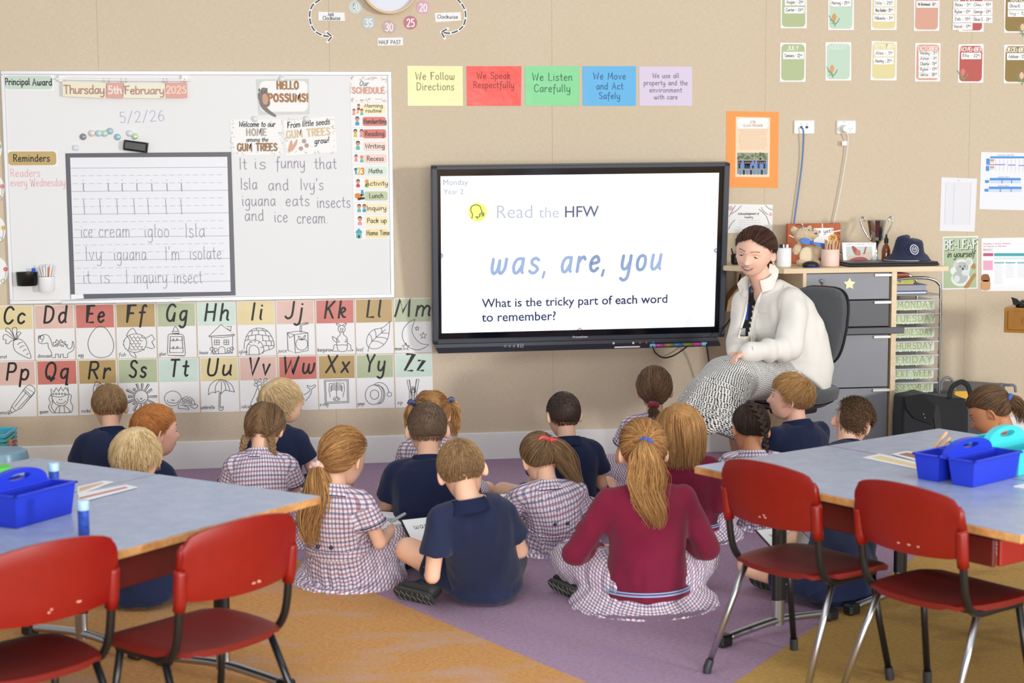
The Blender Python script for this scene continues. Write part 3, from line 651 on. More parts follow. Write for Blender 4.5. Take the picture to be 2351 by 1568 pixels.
# ---- alphabet cards (two rows of eleven)
def arc(cx, cy2, rx, ry, a0, a1, n=14): return [(cx+rx*math.cos(math.radians(a)), cy2+ry*math.sin(math.radians(a))) for a in np.linspace(a0, a1, n)]
def ellp(cx, cy2, rx, ry, rot=0, n=18):
    c, s = math.cos(math.radians(rot)), math.sin(math.radians(rot)); return [(cx+rx*math.cos(t)*c-ry*math.sin(t)*s, cy2+rx*math.cos(t)*s+ry*math.sin(t)*c) for t in np.linspace(0, 2*math.pi, n+1)]
def rect(x0, y0, x1, y1): return [(x0, y0), (x1, y0), (x1, y1), (x0, y1), (x0, y0)]
def star(cx, cy2, r, rot=-90): return [(cx+(r if i % 2 == 0 else r*.45)*math.cos(math.radians(rot+36*i)), cy2+(r if i % 2 == 0 else r*.45)*math.sin(math.radians(rot+36*i))) for i in range(11)]
# each drawing: list of (smooth, points) in card-local photo px
D = {}
D['C'] = [(1, [(150, 520), (200, 508), (250, 530), (300, 600), (336, 716), (250, 690), (170, 640), (145, 580), (150, 520)]), (1, [(165, 520), (120, 495), (70, 460), (40, 470), (35, 510), (70, 520), (60, 550), (90, 560), (120, 530), (165, 522)]), (1, [(160, 515), (110, 450), (65, 420), (70, 390), (100, 395), (130, 440), (165, 510)]), (1, [(168, 512), (140, 440), (135, 395), (165, 382), (185, 400), (180, 440), (172, 512)]), (1, [(178, 515), (190, 470), (180, 450), (205, 432), (230, 445), (210, 465), (185, 515)]), (1, [(190, 570), (215, 550), (240, 545)]), (1, [(215, 605), (240, 585), (265, 580)]), (1, [(250, 640), (270, 625), (285, 620)]), (1, [(285, 680), (300, 668), (312, 665)])]
D['D'] = [(1, [(560, 700), (555, 650), (525, 600), (515, 550), (470, 560), (425, 548), (415, 510), (430, 480), (470, 462), (520, 470), (550, 520), (575, 590), (620, 555), (670, 545), (710, 575), (740, 612), (775, 600), (785, 530), (800, 580), (790, 630), (735, 665), (733, 705)]), (0, [(562, 708), (600, 708), (600, 672), (632, 672), (632, 708), (652, 708), (655, 672), (682, 672), (685, 708), (728, 708)]), (1, ellp(455, 492, 20, 22)), (1, ellp(428, 488, 12, 16)), (1, [(445, 540), (458, 535), (465, 520)]), (0, [(580, 575), (575, 545), (600, 548), (612, 515), (635, 540), (660, 515), (675, 542), (705, 535), (705, 562), (732, 572), (720, 592)]), (1, ellp(610, 580, 14, 9)), (1, ellp(642, 568, 15, 9)), (1, ellp(675, 582, 14, 9))]
D['E'] = [(1, [(1085, 372), (1030, 395), (975, 470), (950, 560), (975, 650), (1030, 698), (1100, 708), (1180, 688), (1225, 620), (1222, 530), (1185, 450), (1140, 392), (1085, 372)])]
D['F'] = [(1, ellp(1460, 552, 125, 100, -5)), (1, [(1370, 470), (1405, 530), (1395, 600), (1380, 640)]), (1, [(1365, 470), (1395, 420), (1440, 393), (1475, 450)]), (0, [(1575, 500), (1640, 462), (1670, 510), (1640, 540), (1672, 600), (1640, 612), (1580, 595)]), (1, [(1395, 650), (1420, 690), (1470, 708), (1450, 655)]), (1, ellp(1340, 530, 3, 3)), (1, [(1330, 570), (1342, 575)])]+[(1, arc(1425+42*i+(20 if j % 2 else 0), 480+32*j, 22, 18, 60, 200, 6)) for j in range(5) for i in range(4 if j in (0, 4) else 3)]
D['G'] = [(0, [(1815, 470), (1835, 452), (1965, 458), (1985, 478), (2002, 670), (1990, 690), (1815, 685), (1808, 660), (1815, 470)]), (0, [(1840, 480), (1965, 482), (1978, 655), (1832, 655), (1840, 480)]), (0, rect(1862, 425, 1935, 448)), (1, [(1868, 420), (1880, 390), (1893, 374), (1912, 390), (1925, 420)]), (1, [(1840, 520), (1870, 528), (1880, 510), (1870, 505), (1868, 522), (1900, 528), (1920, 510), (1908, 506), (1910, 522), (1965, 520)]), (1, [(1838, 605), (1870, 612), (1880, 595), (1870, 590), (1868, 608), (1905, 612), (1925, 595), (1912, 590), (1912, 608), (1975, 605)])]
D['H'] = [(0, [(2255, 478), (2385, 352), (2535, 462), (2255, 478)]), (1, [(2258, 485), (2400, 492), (2530, 472)]), (0, [(2283, 492), (2300, 670), (2510, 660), (2512, 480)]), (0, rect(2315, 520, 2368, 570)), (0, [(2341, 520), (2341, 570)]), (0, [(2315, 545), (2368, 545)]), (0, rect(2418, 520, 2470, 568)), (0, [(2444, 520), (2444, 568)]), (0, [(2418, 544), (2470, 544)]), (1, [(2360, 668), (2362, 610), (2395, 590), (2428, 610), (2430, 665)]), (0, [(2448, 375), (2498, 372), (2490, 420), (2450, 395)]), (1, ellp(2290, 615, 22, 18)), (1, ellp(2330, 625, 18, 16)), (1, ellp(2470, 620, 18, 16)), (1, ellp(2505, 612, 18, 16)), (0, [(2275, 670), (2290, 640), (2305, 668), (2320, 642), (2335, 670)]), (0, [(2440, 665), (2455, 640), (2470, 662), (2485, 640), (2510, 660)])]
o4 = 2351
D['I'] = [(1, [(o4+285, 615), (o4+295, 520), (o4+350, 420), (o4+440, 390), (o4+530, 415), (o4+590, 500), (o4+605, 600), (o4+500, 640)]), (1, [(o4+310, 678), (o4+315, 590), (o4+360, 530), (o4+410, 520), (o4+470, 550), (o4+498, 620), (o4+485, 668)]), (1, [(o4+338, 678), (o4+345, 600), (o4+390, 575), (o4+440, 610), (o4+446, 675)]), (0, [(o4+305, 678), (o4+450, 676), (o4+500, 640)]), (1, [(o4+345, 425), (o4+440, 415), (o4+540, 425)]), (1, [(o4+305, 480), (o4+430, 462), (o4+580, 480)]), (1, [(o4+295, 525), (o4+350, 515)]), (1, [(o4+480, 525), (o4+598, 532)]), (1, [(o4+495, 580), (o4+603, 580)])]+[(0, [(o4+x, y), (o4+x2, y2)]) for x, y, x2, y2 in ((420, 392, 415, 415), (480, 395, 490, 418), (375, 420, 365, 468), (440, 415, 440, 462), (510, 420, 520, 468), (335, 475, 325, 518), (410, 465, 408, 518), (480, 465, 490, 525), (545, 472, 560, 528), (520, 530, 528, 580), (575, 530, 582, 580), (550, 582, 556, 625), (330, 560, 352, 572), (350, 535, 372, 548), (400, 522, 402, 545), (450, 540, 436, 560), (490, 595, 462, 602))]
D['J'] = [(0, [(o4+750, 440), (o4+825, 462), (o4+838, 660), (o4+758, 632), (o4+750, 440)]), (0, [(o4+825, 462), (o4+972, 442), (o4+977, 632), (o4+838, 660)]), (0, [(o4+750, 440), (o4+880, 422), (o4+972, 442)]), (0, [(o4+888, 436), (o4+890, 345), (o4+975, 328), (o4+978, 340), (o4+905, 358), (o4+903, 436)]), (1, [(o4+905, 520), (o4+865, 515), (o4+842, 560), (o4+860, 610), (o4+905, 628), (o4+950, 612), (o4+972, 565), (o4+950, 515), (o4+905, 520)]), (1, [(o4+905, 520), (o4+900, 495), (o4+870, 478), (o4+875, 500), (o4+903, 515)]), (1, [(o4+908, 510), (o4+945, 465), (o4+938, 500), (o4+912, 515)]), (0, [(o4+752, 445), (o4+775, 495), (o4+822, 470)])]
D['K'] = [(1, ellp(o4+1338, 400, 38, 38)), (1, ellp(o4+1338, 412, 14, 13)), (1, [(o4+1312, 375), (o4+1280, 350), (o4+1290, 340), (o4+1330, 362)]), (1, [(o4+1348, 362), (o4+1375, 338), (o4+1390, 345), (o4+1365, 375)]), (1, [(o4+1318, 435), (o4+1320, 465), (o4+1288, 500), (o4+1285, 560), (o4+1300, 630), (o4+1345, 645), (o4+1390, 628), (o4+1400, 560), (o4+1395, 495), (o4+1358, 462), (o4+1358, 435)]), (1, [(o4+1295, 575), (o4+1345, 572), (o4+1395, 575)]), (1, [(o4+1288, 545), (o4+1250, 525), (o4+1237, 482), (o4+1290, 512)]), (1, [(o4+1285, 570), (o4+1255, 575), (o4+1250, 615), (o4+1230, 635), (o4+1295, 640)]), (1, [(o4+1405, 555), (o4+1435, 575), (o4+1435, 610), (o4+1460, 632), (o4+1398, 635)]), (1, [(o4+1300, 510), (o4+1298, 540), (o4+1318, 535)]), (1, [(o4+1385, 510), (o4+1388, 540), (o4+1370, 535)]), (1, ellp(o4+1325, 392, 2, 2)), (1, ellp(o4+1352, 392, 2, 2))]
D['L'] = [(1, [(o4+1855, 322), (o4+1780, 385), (o4+1690, 405), (o4+1630, 455), (o4+1605, 530), (o4+1625, 595), (o4+1690, 615), (o4+1760, 595), (o4+1820, 535), (o4+1848, 450), (o4+1858, 322)]), (1, [(o4+1622, 645), (o4+1640, 570), (o4+1710, 490), (o4+1810, 405)]), (1, [(o4+1665, 528), (o4+1655, 480), (o4+1632, 455)]), (1, [(o4+1710, 490), (o4+1705, 440), (o4+1692, 405)]), (1, [(o4+1768, 445), (o4+1772, 415), (o4+1762, 388)]), (1, [(o4+1660, 530), (o4+1730, 535), (o4+1790, 565)]), (1, [(o4+1712, 490), (o4+1780, 492), (o4+1835, 510)]), (1, [(o4+1768, 445), (o4+1810, 445), (o4+1848, 448)])]
D['M'] = [(1, [(o4+2130, 295), (o4+2060, 330), (o4+2000, 410), (o4+1995, 500), (o4+2040, 580), (o4+2120, 622), (o4+2200, 618), (o4+2275, 570), (o4+2200, 560), (o4+2130, 500), (o4+2095, 410), (o4+2130, 295)]), (0, [(o4+x, y) for x, y in star(2152, 395, 24)]), (0, [(o4+x, y) for x, y in star(2218, 472, 36)]), (0, [(o4+x, y) for x, y in star(2030, 592, 42)])]
D['P'] = [(0, [(95, 1320), (130, 1230), (275, 1030), (370, 1090), (230, 1255), (95, 1320)]), (1, [(275, 1030), (310, 1006), (355, 1018), (380, 1055), (370, 1090)]), (0, [(262, 1050), (345, 1125)]), (0, [(250, 1065), (335, 1140)]), (0, [(160, 1240), (285, 1085)]), (0, [(192, 1262), (318, 1125)]), (0, [(125, 1240), (145, 1250), (150, 1268), (172, 1275)]), (0, [(110, 1285), (130, 1300)])]
D['Q'] = [(0, [(555, 1120), (552, 1042), (585, 1080), (608, 1035), (632, 1075), (658, 1028), (682, 1070), (708, 1030), (735, 1068), (732, 1028), (742, 1100)]), (1, [(555, 1120), (650, 1135), (745, 1100)]), (1, [(562, 1125), (575, 1180), (620, 1220), (680, 1228), (725, 1195), (742, 1110)]), (1, [(610, 1185), (645, 1205), (690, 1198), (712, 1175)]), (1, ellp(642, 1162, 3, 3)), (1, ellp(665, 1162, 3, 3)), (1, [(555, 1100), (530, 1150), (545, 1200), (525, 1240), (560, 1300), (595, 1300)]), (1, [(562, 1130), (568, 1200), (555, 1240), (585, 1290)]), (1, [(742, 1100), (772, 1120), (762, 1180), (788, 1240), (770, 1300), (745, 1290)]), (1, [(590, 1305), (610, 1260), (645, 1230), (700, 1232), (740, 1265), (750, 1300), (590, 1305)]), (0, [(640, 1300), (650, 1240)]), (0, [(700, 1300), (692, 1240)])]+[(1, ellp(575+32*i, 1100, 8, 8)) for i in range(5)]
D['R'] = [(1, [(1010, 1130), (1010, 1040), (1040, 968), (1100, 1000), (1160, 1050), (1200, 1120)]), (1, ellp(1082, 1050, 42, 40)), (1, ellp(1082, 1050, 28, 26)), (1, [(1020, 1010), (1060, 1000), (1085, 985)])]
D['S'] = [(1, ellp(1524, 1132, 73, 70)), (1, [(1478, 1150), (1500, 1178), (1530, 1185), (1565, 1160)]), (1, ellp(1520, 1152, 3, 3)), (1, ellp(1531, 1153, 3, 3))]+[(0, [(1524+math.cos(a)*78-math.sin(a)*7, 1132+math.sin(a)*76+math.cos(a)*7), (1524+math.cos(a)*r-math.sin(a)*9, 1132+math.sin(a)*r+math.cos(a)*9), (1524+math.cos(a)*r+math.sin(a)*9, 1132+math.sin(a)*r-math.cos(a)*9), (1524+math.cos(a)*78+math.sin(a)*7, 1132+math.sin(a)*76-math.cos(a)*7)]) for a, r in zip(np.radians([0, 28, 55, 66, 92, 118, 138, 158, 182, 206, 228, 252, 276, 302, 326]), (172, 155, 118, 150, 118, 172, 118, 160, 140, 175, 120, 148, 145, 160, 142))]
D['T'] = [(1, ellp(1866, 1150, 90, 80)), (1, ellp(1858, 1168, 3, 4)), (1, ellp(1876, 1170, 3, 4)), (1, [(1805, 1165), (1820, 1190), (1870, 1200), (1920, 1192), (1935, 1165)]), (1, [(1955, 1160), (2000, 1132), (2050, 1138), (2090, 1170), (2100, 1215), (2040, 1225), (1950, 1222)]), (1, [(1930, 1222), (1925, 1255), (1990, 1262), (2040, 1268), (2030, 1245), (1990, 1230)]), (1, [(2055, 1235), (2100, 1258), (2135, 1235), (2120, 1215), (2095, 1210)]), (1, ellp(1985, 1165, 16, 11)), (1, ellp(2025, 1160, 17, 11)), (1, ellp(2060, 1175, 14, 10)), (1, ellp(1980, 1195, 16, 11)), (1, ellp(2022, 1190, 17, 11)), (1, ellp(2060, 1203, 14, 9))]
D['U'] = [(1, [(2250, 1110), (2262, 1020), (2320, 960), (2390, 945), (2450, 965), (2505, 1010), (2531, 1080)]), (1, [(2250, 1110), (2290, 1082), (2325, 1090)]), (1, [(2325, 1090), (2355, 1070), (2385, 1100)]), (1, [(2385, 1100), (2430, 1062), (2470, 1068), (2531, 1080)]), (1, [(2325, 1090), (2330, 1010), (2375, 950)]), (1, [(2385, 1100), (2392, 1010), (2385, 948)]), (1, [(2440, 1065), (2430, 1000), (2400, 948)]), (1, [(2482, 1070), (2465, 1010), (2425, 955)]), (0, [(2368, 1095), (2362, 1240)]), (0, [(2382, 1100), (2376, 1240)]), (1, [(2362, 1240), (2368, 1275), (2395, 1280), (2415, 1250), (2400, 1235), (2390, 1255), (2376, 1240)])]
D['V'] = [(1, [(o4+355, 1225), (o4+365, 1180), (o4+400, 1110), (o4+435, 1020), (o4+470, 1010), (o4+490, 1120), (o4+500, 1225), (o4+355, 1225)]), (1, [(o4+435, 1035), (o4+450, 1100), (o4+420, 1160), (o4+450, 1220)]), (1, ellp(o4+412, 1003, 20, 14, 20)), (1, ellp(o4+415, 965, 22, 13, 50)), (1, ellp(o4+455, 955, 20, 12, -70)), (1, ellp(o4+515, 948, 22, 13, -30)), (1, ellp(o4+485, 985, 18, 11, -40))]
D['W'] = [(1, [(o4+950, 1175), (o4+1000, 1110), (o4+1015, 1050), (o4+1055, 1020), (o4+1045, 1003), (o4+1005, 1020), (o4+965, 1008), (o4+975, 1035), (o4+998, 1045), (o4+975, 1085), (o4+930, 1110)])]
D['X'] = [(0, [(o4+1150, 952), (o4+1408, 945), (o4+1415, 1195), (o4+1160, 1205), (o4+1150, 952)]), (0, [(o4+1163, 965), (o4+1395, 958), (o4+1400, 1182), (o4+1172, 1190), (o4+1163, 965)]), (1, [(o4+1285, 975), (o4+1282, 1050), (o4+1285, 1150)]), (1, [(o4+1205, 990), (o4+1280, 985), (o4+1360, 985)]), (1, ellp(o4+1282, 1155, 35, 20)), (1, ellp(o4+1268, 1158, 5, 5)), (1, ellp(o4+1298, 1156, 5, 5))]+[(1, [(o4+1280, 1005+14*i), (o4+1240, 1000+14*i), (o4+1218, 1022+14*i)]) for i in range(5)]+[(1, [(o4+1288, 1005+14*i), (o4+1325, 1000+14*i), (o4+1345, 1022+14*i)]) for i in range(5)]+[(0, [(o4+1205, 990), (o4+1200, 1060), (o4+1215, 1135)]), (0, [(o4+1362, 990), (o4+1368, 1060), (o4+1350, 1135)])]
D['Y'] = [(1, ellp(o4+1682, 1110, 90, 105, 8)), (1, ellp(o4+1692, 1108, 46, 50)), (1, [(o4+1700, 1002), (o4+1760, 1020), (o4+1790, 1090), (o4+1775, 1170), (o4+1725, 1215)]), (1, [(o4+1730, 1000), (o4+1785, 1040), (o4+1803, 1110), (o4+1785, 1180), (o4+1745, 1208)]), (1, [(o4+1680, 1005), (o4+1730, 978), (o4+1790, 990), (o4+1830, 1030), (o4+1848, 1085)]), (1, ellp(o4+1852, 1106, 24, 24))]
D['Z'] = [(0, [(o4+2042, 955), (o4+2068, 950), (o4+2085, 1060), (o4+2088, 1195)]), (0, [(o4+2042, 955), (o4+2068, 1070), (o4+2070, 1195)]), (0, [(o4+2172, 945), (o4+2145, 942), (o4+2130, 1060), (o4+2120, 1195)]), (0, [(o4+2172, 945), (o4+2150, 1070), (o4+2140, 1150)]), (0, rect(o4+2080, 1025, o4+2135, 1085)), (0, rect(o4+2095, 1035, o4+2122, 1110)), (1, ellp(o4+2108, 1050, 8, 8))]+[(0, [(o4+2088, 1120+16*i), (o4+2118, 1116+16*i)]) for i in range(5)]
YEL, PNK, RED, BRN, GRN, MNT = '#e3d3a0', '#e0bcb0', '#cd7468', '#b89b63', '#b4c09c', '#cbe0d4'
CARDS = [('C', 'carrot', YEL, (-18, 76), (7, 55), 743, (-8, 823)), ('D', 'dinosaur', PNK, (78, 170), (100, 151), 741, (87, 821)), ('E', 'egg', RED, (172, 263), (198, 238), 740, (180, 819)), ('F', 'fish', BRN, (265, 357), (290, 331), 739, (273, 818)), ('G', 'glue', GRN, (359, 449), (380, 428), 737, (365, 816)), ('H', 'house', MNT, (451, 541), (469, 523), 736, (458, 813)), ('I', 'igloo', YEL, (543, 631), (576, 600), 734, (548, 811)), ('J', 'juice', PNK, (632, 721), (654, 692), 731, (638, 809)), ('K', 'kangaroo', RED, (723, 812.6), (744, 792), 730, (729, 807)), ('L', 'leaf', BRN, (814, 901), (841, 872), 728, (818, 806)), ('M', 'moon', GRN, (903, 989), (906, 986), 726, (907, 804)),
 ('P', 'pencil', PNK, (-12, 82), (14, 64), 872, (-4, 951)), ('Q', 'queen', RED, (84, 177), (102, 155), 870, (91, 949)), ('R', 'rocket', BRN, (179, 268), (202, 250), 869, (187, 947)), ('S', 'sun', GRN, (270, 362), (296, 334), 866, None), ('T', 'turtle', MNT, (363, 456), (389, 430), 864, (372, 942)), ('U', 'umbrella', YEL, (458, 547), (474, 529), 862, (461, 939)), ('V', 'volcano', PNK, (548, 635), (569, 617), 860, (554, 937)), ('W', 'whale', RED, (638, 728), (648, 720), 858, None), ('X', 'x-ray', BRN, (729, 815), (747, 800), 855, (734, 932)), ('Y', 'yoyo', GRN, (816, 903), (838, 882), 853, (821, 930)), ('Z', 'zip', MNT, (905, 992), (928, 972), 851, (912, 928))]
for i, (L, word, col, (xa, xb), (lx0, lx1), yb, wpos) in enumerate(CARDS):
    low = i >= 11; xm = (xa+xb)/2; f = lambda y0, y1: y0+(y1-y0)*xm/985.
    yt = f(829.5, 811) if low else f(702, 683.5); ybm = f(957.5, 934) if low else f(828, 809)
    g = -.5 if low else .5
    o = sheet('alphabet_card', ((xa+.6, yt+.5), (xb-.6, yt-.5), (xb+3.0, ybm-.8), (xa+4.2, ybm+.8)), LAM, 'white and %s alphabet card %s%s with a line drawing of a %s, under the whiteboard' % ({YEL: 'yellow', PNK: 'pink', RED: 'red', BRN: 'brown', GRN: 'green', MNT: 'mint'}[col], L, L.lower(), word), 'alphabet card', 'alphabet cards under the whiteboard', th=.001+.0004*(i % 2))
    q = np.array(o['_q']).reshape(-1, 2); x0, x1 = (q[0, 0]+q[3, 0])/2, (q[1, 0]+q[2, 0])/2; z1 = (q[0, 1]+q[1, 1])/2; z0 = (q[2, 1]+q[3, 1])/2
    k = Ink(WALL, .0028); e = .004; bz = z1-(z1-z0)*.43; k.poly([(x0+e, bz), (x1-e, bz), (x1-e, z1-e), (x0+e, z1-e)]); k.build('colour_band', M(col, .4, noise=.05, nscale=9, coat=.1), o)
    k = Ink(WALL, .0034); ptext(k, L+L.lower(), lx0, yb, lx1, 38, 4.9, y1=yb-(lx1-lx0)*.018, slant=.17, gap=3.2); k.build('lettering', M('#0a0a0c', .5), o)
    k = Ink(WALL, .0034)
    for sm, pts in D[L]: k.pline([(x/4.702, y/4.702+670) for x, y in pts], 1.15, smooth=bool(sm), k=3)
    if wpos: ptext(k, word, wpos[0], wpos[1], wpos[0]+3.9*len(word), 8.2, .85, slant=.15, gap=1.6)
    k.build('line_drawing', M('#2a2a2d', .5), o)
# ---- clock and its cards
def clock():
    c = P(894, -34, -.03); r = (P(894, 33, -.03)[2]-c[2])*-1
    t = thing('wall_clock', c, 'round wall clock with a thin pale wood rim, only its lower part in view', 'clock'); RX = [[1, 0, 0], [0, 0, 1], [0, -1, 0]]
    b = MB(); b.lathe(c, [(r-.012, -.03), (r, -.03), (r, .012), (r-.004, .016), (r-.010, .014), (r-.012, 0)], 64, rot=RX, caps=False); b.build('rim', M('#d9b98d', .4), t, auto=40)
    b = MB(); b.lathe(c, [(r-.01, -.004), (r-.01, .001)], 64, rot=RX); b.build('dial', M('#dde2ee', .3), t)
    pl = Plane(c+np.array([0, -.002, 0]), (1, 0, 0), (0, 0, 1)); k = Ink(pl, .0006)
    for n in range(1, 13):
        a = math.radians(90-30*n); s = str(n); w_ = .03 if n > 9 else .016; stroke_text(k, s, (math.cos(a)*r*.66-w_/2, math.sin(a)*r*.66-.014), (1, 0), .03, .003, w_)
    for n in range(60): a = math.radians(6*n); k.circ((math.cos(a)*r*.86, math.sin(a)*r*.86), .0016 if n % 5 else .003, 6)
    k.build('numerals', M('#5b6072', .5), t)
    b = MB(); b.box(c+np.array([.02, -.008, .03]), (.008, .002, .09)); b.box(c+np.array([-.04, -.010, .015]), (.11, .002, .006)); b.build('hands', BLACK, t)
clock()
for x, y, n, c, d in ((816, 16, '40', '#c5cfcb', 'silvery round card to the left of the clock, its number lost in glare'), (846, 52, '35', '#b5bfc1', 'grey round minute card reading 35'), (893, 62, '30', '#c3a0a4', 'dusky pink round minute card reading 30 under the clock'), (942, 52, '25', '#b9667a', 'deep pink round minute card reading 25'), (971, 17, '20', '#d3a6bb', 'light pink round minute card reading 20')):
    u = WALL.uv(x, y); b = MB(); b.prism(WALL.pt([u+.037*np.array([math.cos(a), math.sin(a)]) for a in np.linspace(0, 2*math.pi, 33)[:-1]], .0008), WALL.n*.001); o = b.build('minute_card', M(c, .15, coat=.6)); tag(o, d, 'number card', 'minute cards round the clock')
    k = Ink(WALL, .0026); ptext(k, n, x-8, y+9, x+9, 17, 2.6, gap=1.6); k.build('lettering', PAPER if n != '40' else M('#dfe5e3', .3), o)  # glare over the leftmost number is put into its pale lettering colour
for c, tx, d in ((((731, 27), (791, 29), (792, 48), (731, 47)), [('Anti', 753, 37, 766), ('Clockwise', 741, 45.5, 781)], 'white strip reading Anti Clockwise inside the left curved arrow'), (((998, 30), (1057, 28), (1059, 47), (1000, 51)), [('Clockwise', 1004, 42.5, 1051)], 'white strip reading Clockwise inside the right curved arrow'), (((867, 87), (925, 86), (925, 104), (867, 105)), [('HALF PAST', 870, 101, 920)], 'white strip reading HALF PAST under the clock')):
    o = sheet('word_strip', c, LAM, d, 'sign'); k = Ink(WALL, .0028)
    for s, x, y, x1 in tx: ptext(k, s, x, y, x1, 8.5, 1.2, gap=1.5, space=3)
    k.build('lettering', M('#4a4f58', .6), o)
def arrow(pts, head, label):
    u = cat_rom(np.array([WALL.uv(*p) for p in pts]), 7); k = Ink(WALL, .0009); k.line(u, .016); h = [np.array([WALL.uv(*p) for p in s]) for s in head]
    for s in h: k.line(s, .015)
    o = k.build('curved_arrow', PAPER); tag(o, label, 'arrow')
    k = Ink(WALL, .0018); n = len(u); 
    for i in range(0, n-4, 6): k.line(u[i:min(i+5, n)], .007)
    for s in h: k.line(np.array([s[0]*.8+s[1]*.2, s[0]*.15+s[1]*.85]), .007)
    k.build('black_dashes', BLACK, o)
arrow([(735, -1), (718, 12), (711, 32), (713, 52), (722, 70), (740, 81), (760, 84)], [[(749, 73), (762, 84)], [(752, 96), (762, 84)]], 'black and white dashed curved arrow left of the clock')
arrow([(1050, -1), (1062, 12), (1069, 32), (1066, 54), (1055, 68), (1035, 76), (1013, 74)], [[(1028, 66), (1013, 74)], [(1021, 88), (1013, 74)]], 'black and white dashed curved arrow right of the clock')
# ---- rule signs
for c, col, tc_, L, d in ((((935, 151), (1062, 152), (1063, 243), (936, 243)), '#f1ecac', '#8b8a52', [('We Follow', 954, 183, 1043, 17), ('Directions', 957, 207, 1042, 17)], 'pale yellow sign reading We Follow Directions'), (((1071, 152), (1197, 152), (1196, 243), (1072, 243)), '#f4473a', '#9c2a25', [('We Speak', 1095, 181, 1171, 15), ('Respectfully', 1087, 202, 1180, 15)], 'red sign reading We Speak Respectfully'), (((1205, 152), (1330, 152), (1330, 243), (1206, 243)), '#80d694', '#2a6b4c', [('We Listen', 1222, 185, 1313, 17), ('Carefully', 1226, 211, 1309, 17)], 'green sign reading We Listen Carefully'), (((1337, 152), (1460, 152), (1460, 243), (1338, 243)), '#58b2e6', '#1c5d94', [('We Move', 1362, 182, 1436, 15), ('and Act', 1369, 205, 1430, 15), ('Safely', 1375, 227, 1423, 15)], 'blue sign reading We Move and Act Safely'), (((1467, 153), (1589, 153), (1589, 243), (1468, 243)), '#d8cbe2', '#6d6480', [('We use all', 1498, 179, 1558, 11), ('property and the', 1478, 195.5, 1578, 11), ('environment', 1491, 212, 1565, 11), ('with care', 1502, 228, 1555, 11)], 'lilac sign reading We use all property and the environment with care')):
    t = NT('lam'); tc = t.n('TexCoord').outputs['Object']; n = t.noise(tc, 14, 2); t.bump(n, .35, .006)
    mt = t.set(Base_Color=lin(col), Roughness=.3, Coat_Weight=.25, Coat_Roughness=.1)
    if 'lilac' in d: mt = M(col, .5)
    o = sheet('rule_sign', c, mt, d, 'sign', 'rule signs beside the whiteboard'); k = Ink(WALL, .0028)
    for s, x, y, x1, h in L: ptext(k, s, x, y, x1, h, 1.9 if h > 12 else 1.4, gap=1.9, space=4)
    k.build('lettering', M(tc_, .5), o)
# ---- birthday month cards
def month(c, name, col, names, label, tx=None, strips=None, flower=None, tcol='#e8efe4'):
    o = sheet('month_card', c, LAM, label, 'birthday card', 'birthday month cards'); q = [WALL.uv(*p) for p in c]
    x0, x1 = (q[0][0]+q[3][0])/2, (q[1][0]+q[2][0])/2; z1, z0 = q[0][1], q[3][1]
    k = Ink(WALL, .0026); k.poly(rrect(x0+.008, x1-.008, z0+.008, z1-.008, .022)); k.build('jar_shape', M(col, .6), o)
    if name and tx: k = Ink(WALL, .0033); ptext(k, name, tx[0], tx[2], tx[1], 9.5, 1.9, gap=1.2); k.build('lettering', M(tcol, .5), o)
    for s, (xa, ya, xb, yb) in zip(names, strips or []):
        b = MB(); b.prism(WALL.pt([WALL.uv(xa, ya), WALL.uv(xb, ya), WALL.uv(xb, yb), WALL.uv(xa, yb)], .0036), WALL.n*.0006); so = b.build('name_strip', LAM, o)
        k = Ink(WALL, .0048); n = s.split('^'); w_ = (xb-xa); e = xb-5-(4 if len(n) > 1 else 0); ptext(k, n[0], xa+4, yb-5, e, 6.8, .95, gap=1.4, space=3)
        if len(n) > 1: ptext(k, n[1], e+.8, yb-8, e+5, 3.6, .6)
        k.build('lettering', M('#55555a', .6), so)
        k = Ink(WALL, .0048); deco(k, xa-1, ya-1, xb+1, yb+1, 14, 2, .55); k.build('leaf_border', M('#c4bfb8', .6), so)
    if flower:
        x, y, fc = flower; k = Ink(WALL, .0034); k.ppoly([(x, y-9), (x+5, y-3), (x+4, y+4), (x, y+8), (x-4, y+4), (x-5, y-3)], True); k.build('flower_picture', M(fc, .6), o)
        k = Ink(WALL, .0032)
        for a, b_ in (((-2, 8), (-12, -4)), ((-2, 10), (-9, 4)), ((0, 8), (1, 20)), ((1, 14), (10, 8)), ((1, 18), (12, 2)), ((0, 10), (-6, 14))): k.pline([(x+a[0], y+a[1]), (x+(a[0]+b_[0])/2, y+(a[1]+b_[1])/2+2), (x+b_[0], y+b_[1])], 2)
        k.build('leaf_picture', M('#7d9a74', .6), o)
GRN2, MN2, YE2, PK2, RD2, BR2 = '#b2c192', '#c1d9c6', '#e2d7a0', '#d9a48f', '#bd5951', '#93793f'
def W_(x0, y0, x1, y1): return (x0, y0, x1, y1)
month(((1792, -24), (1852, -24), (1852, 65), (1792, 65)), '', GRN2, ['Augie - 21^st', 'Carter - 24^th'], 'green month card with name strips Augie and Carter, top row', None, [(1801, -2, 1848, 13), (1800, 16, 1847, 31)])
month(((1901, -20), (1960, -20), (1960, 69), (1901, 69)), '', MN2, ['Harvey - 25^th'], 'mint month card with the name strip Harvey and an orange banksia, top row', None, [(1905, -1, 1953, 15)], (1915, 40, '#d99a52'))
month(((2000, -20), (2059, -20), (2058, 69), (1999, 69)), '', YE2, ['Isla - 25^th', 'Miss Barker - 25^th', 'Mikaela - 3^rd'], 'yellow month card with strips Isla, Miss Barker and Mikaela, top row', None, [(2006, -1, 2053, 15), (2005, 17, 2053, 32), (2004, 34, 2052, 50)])
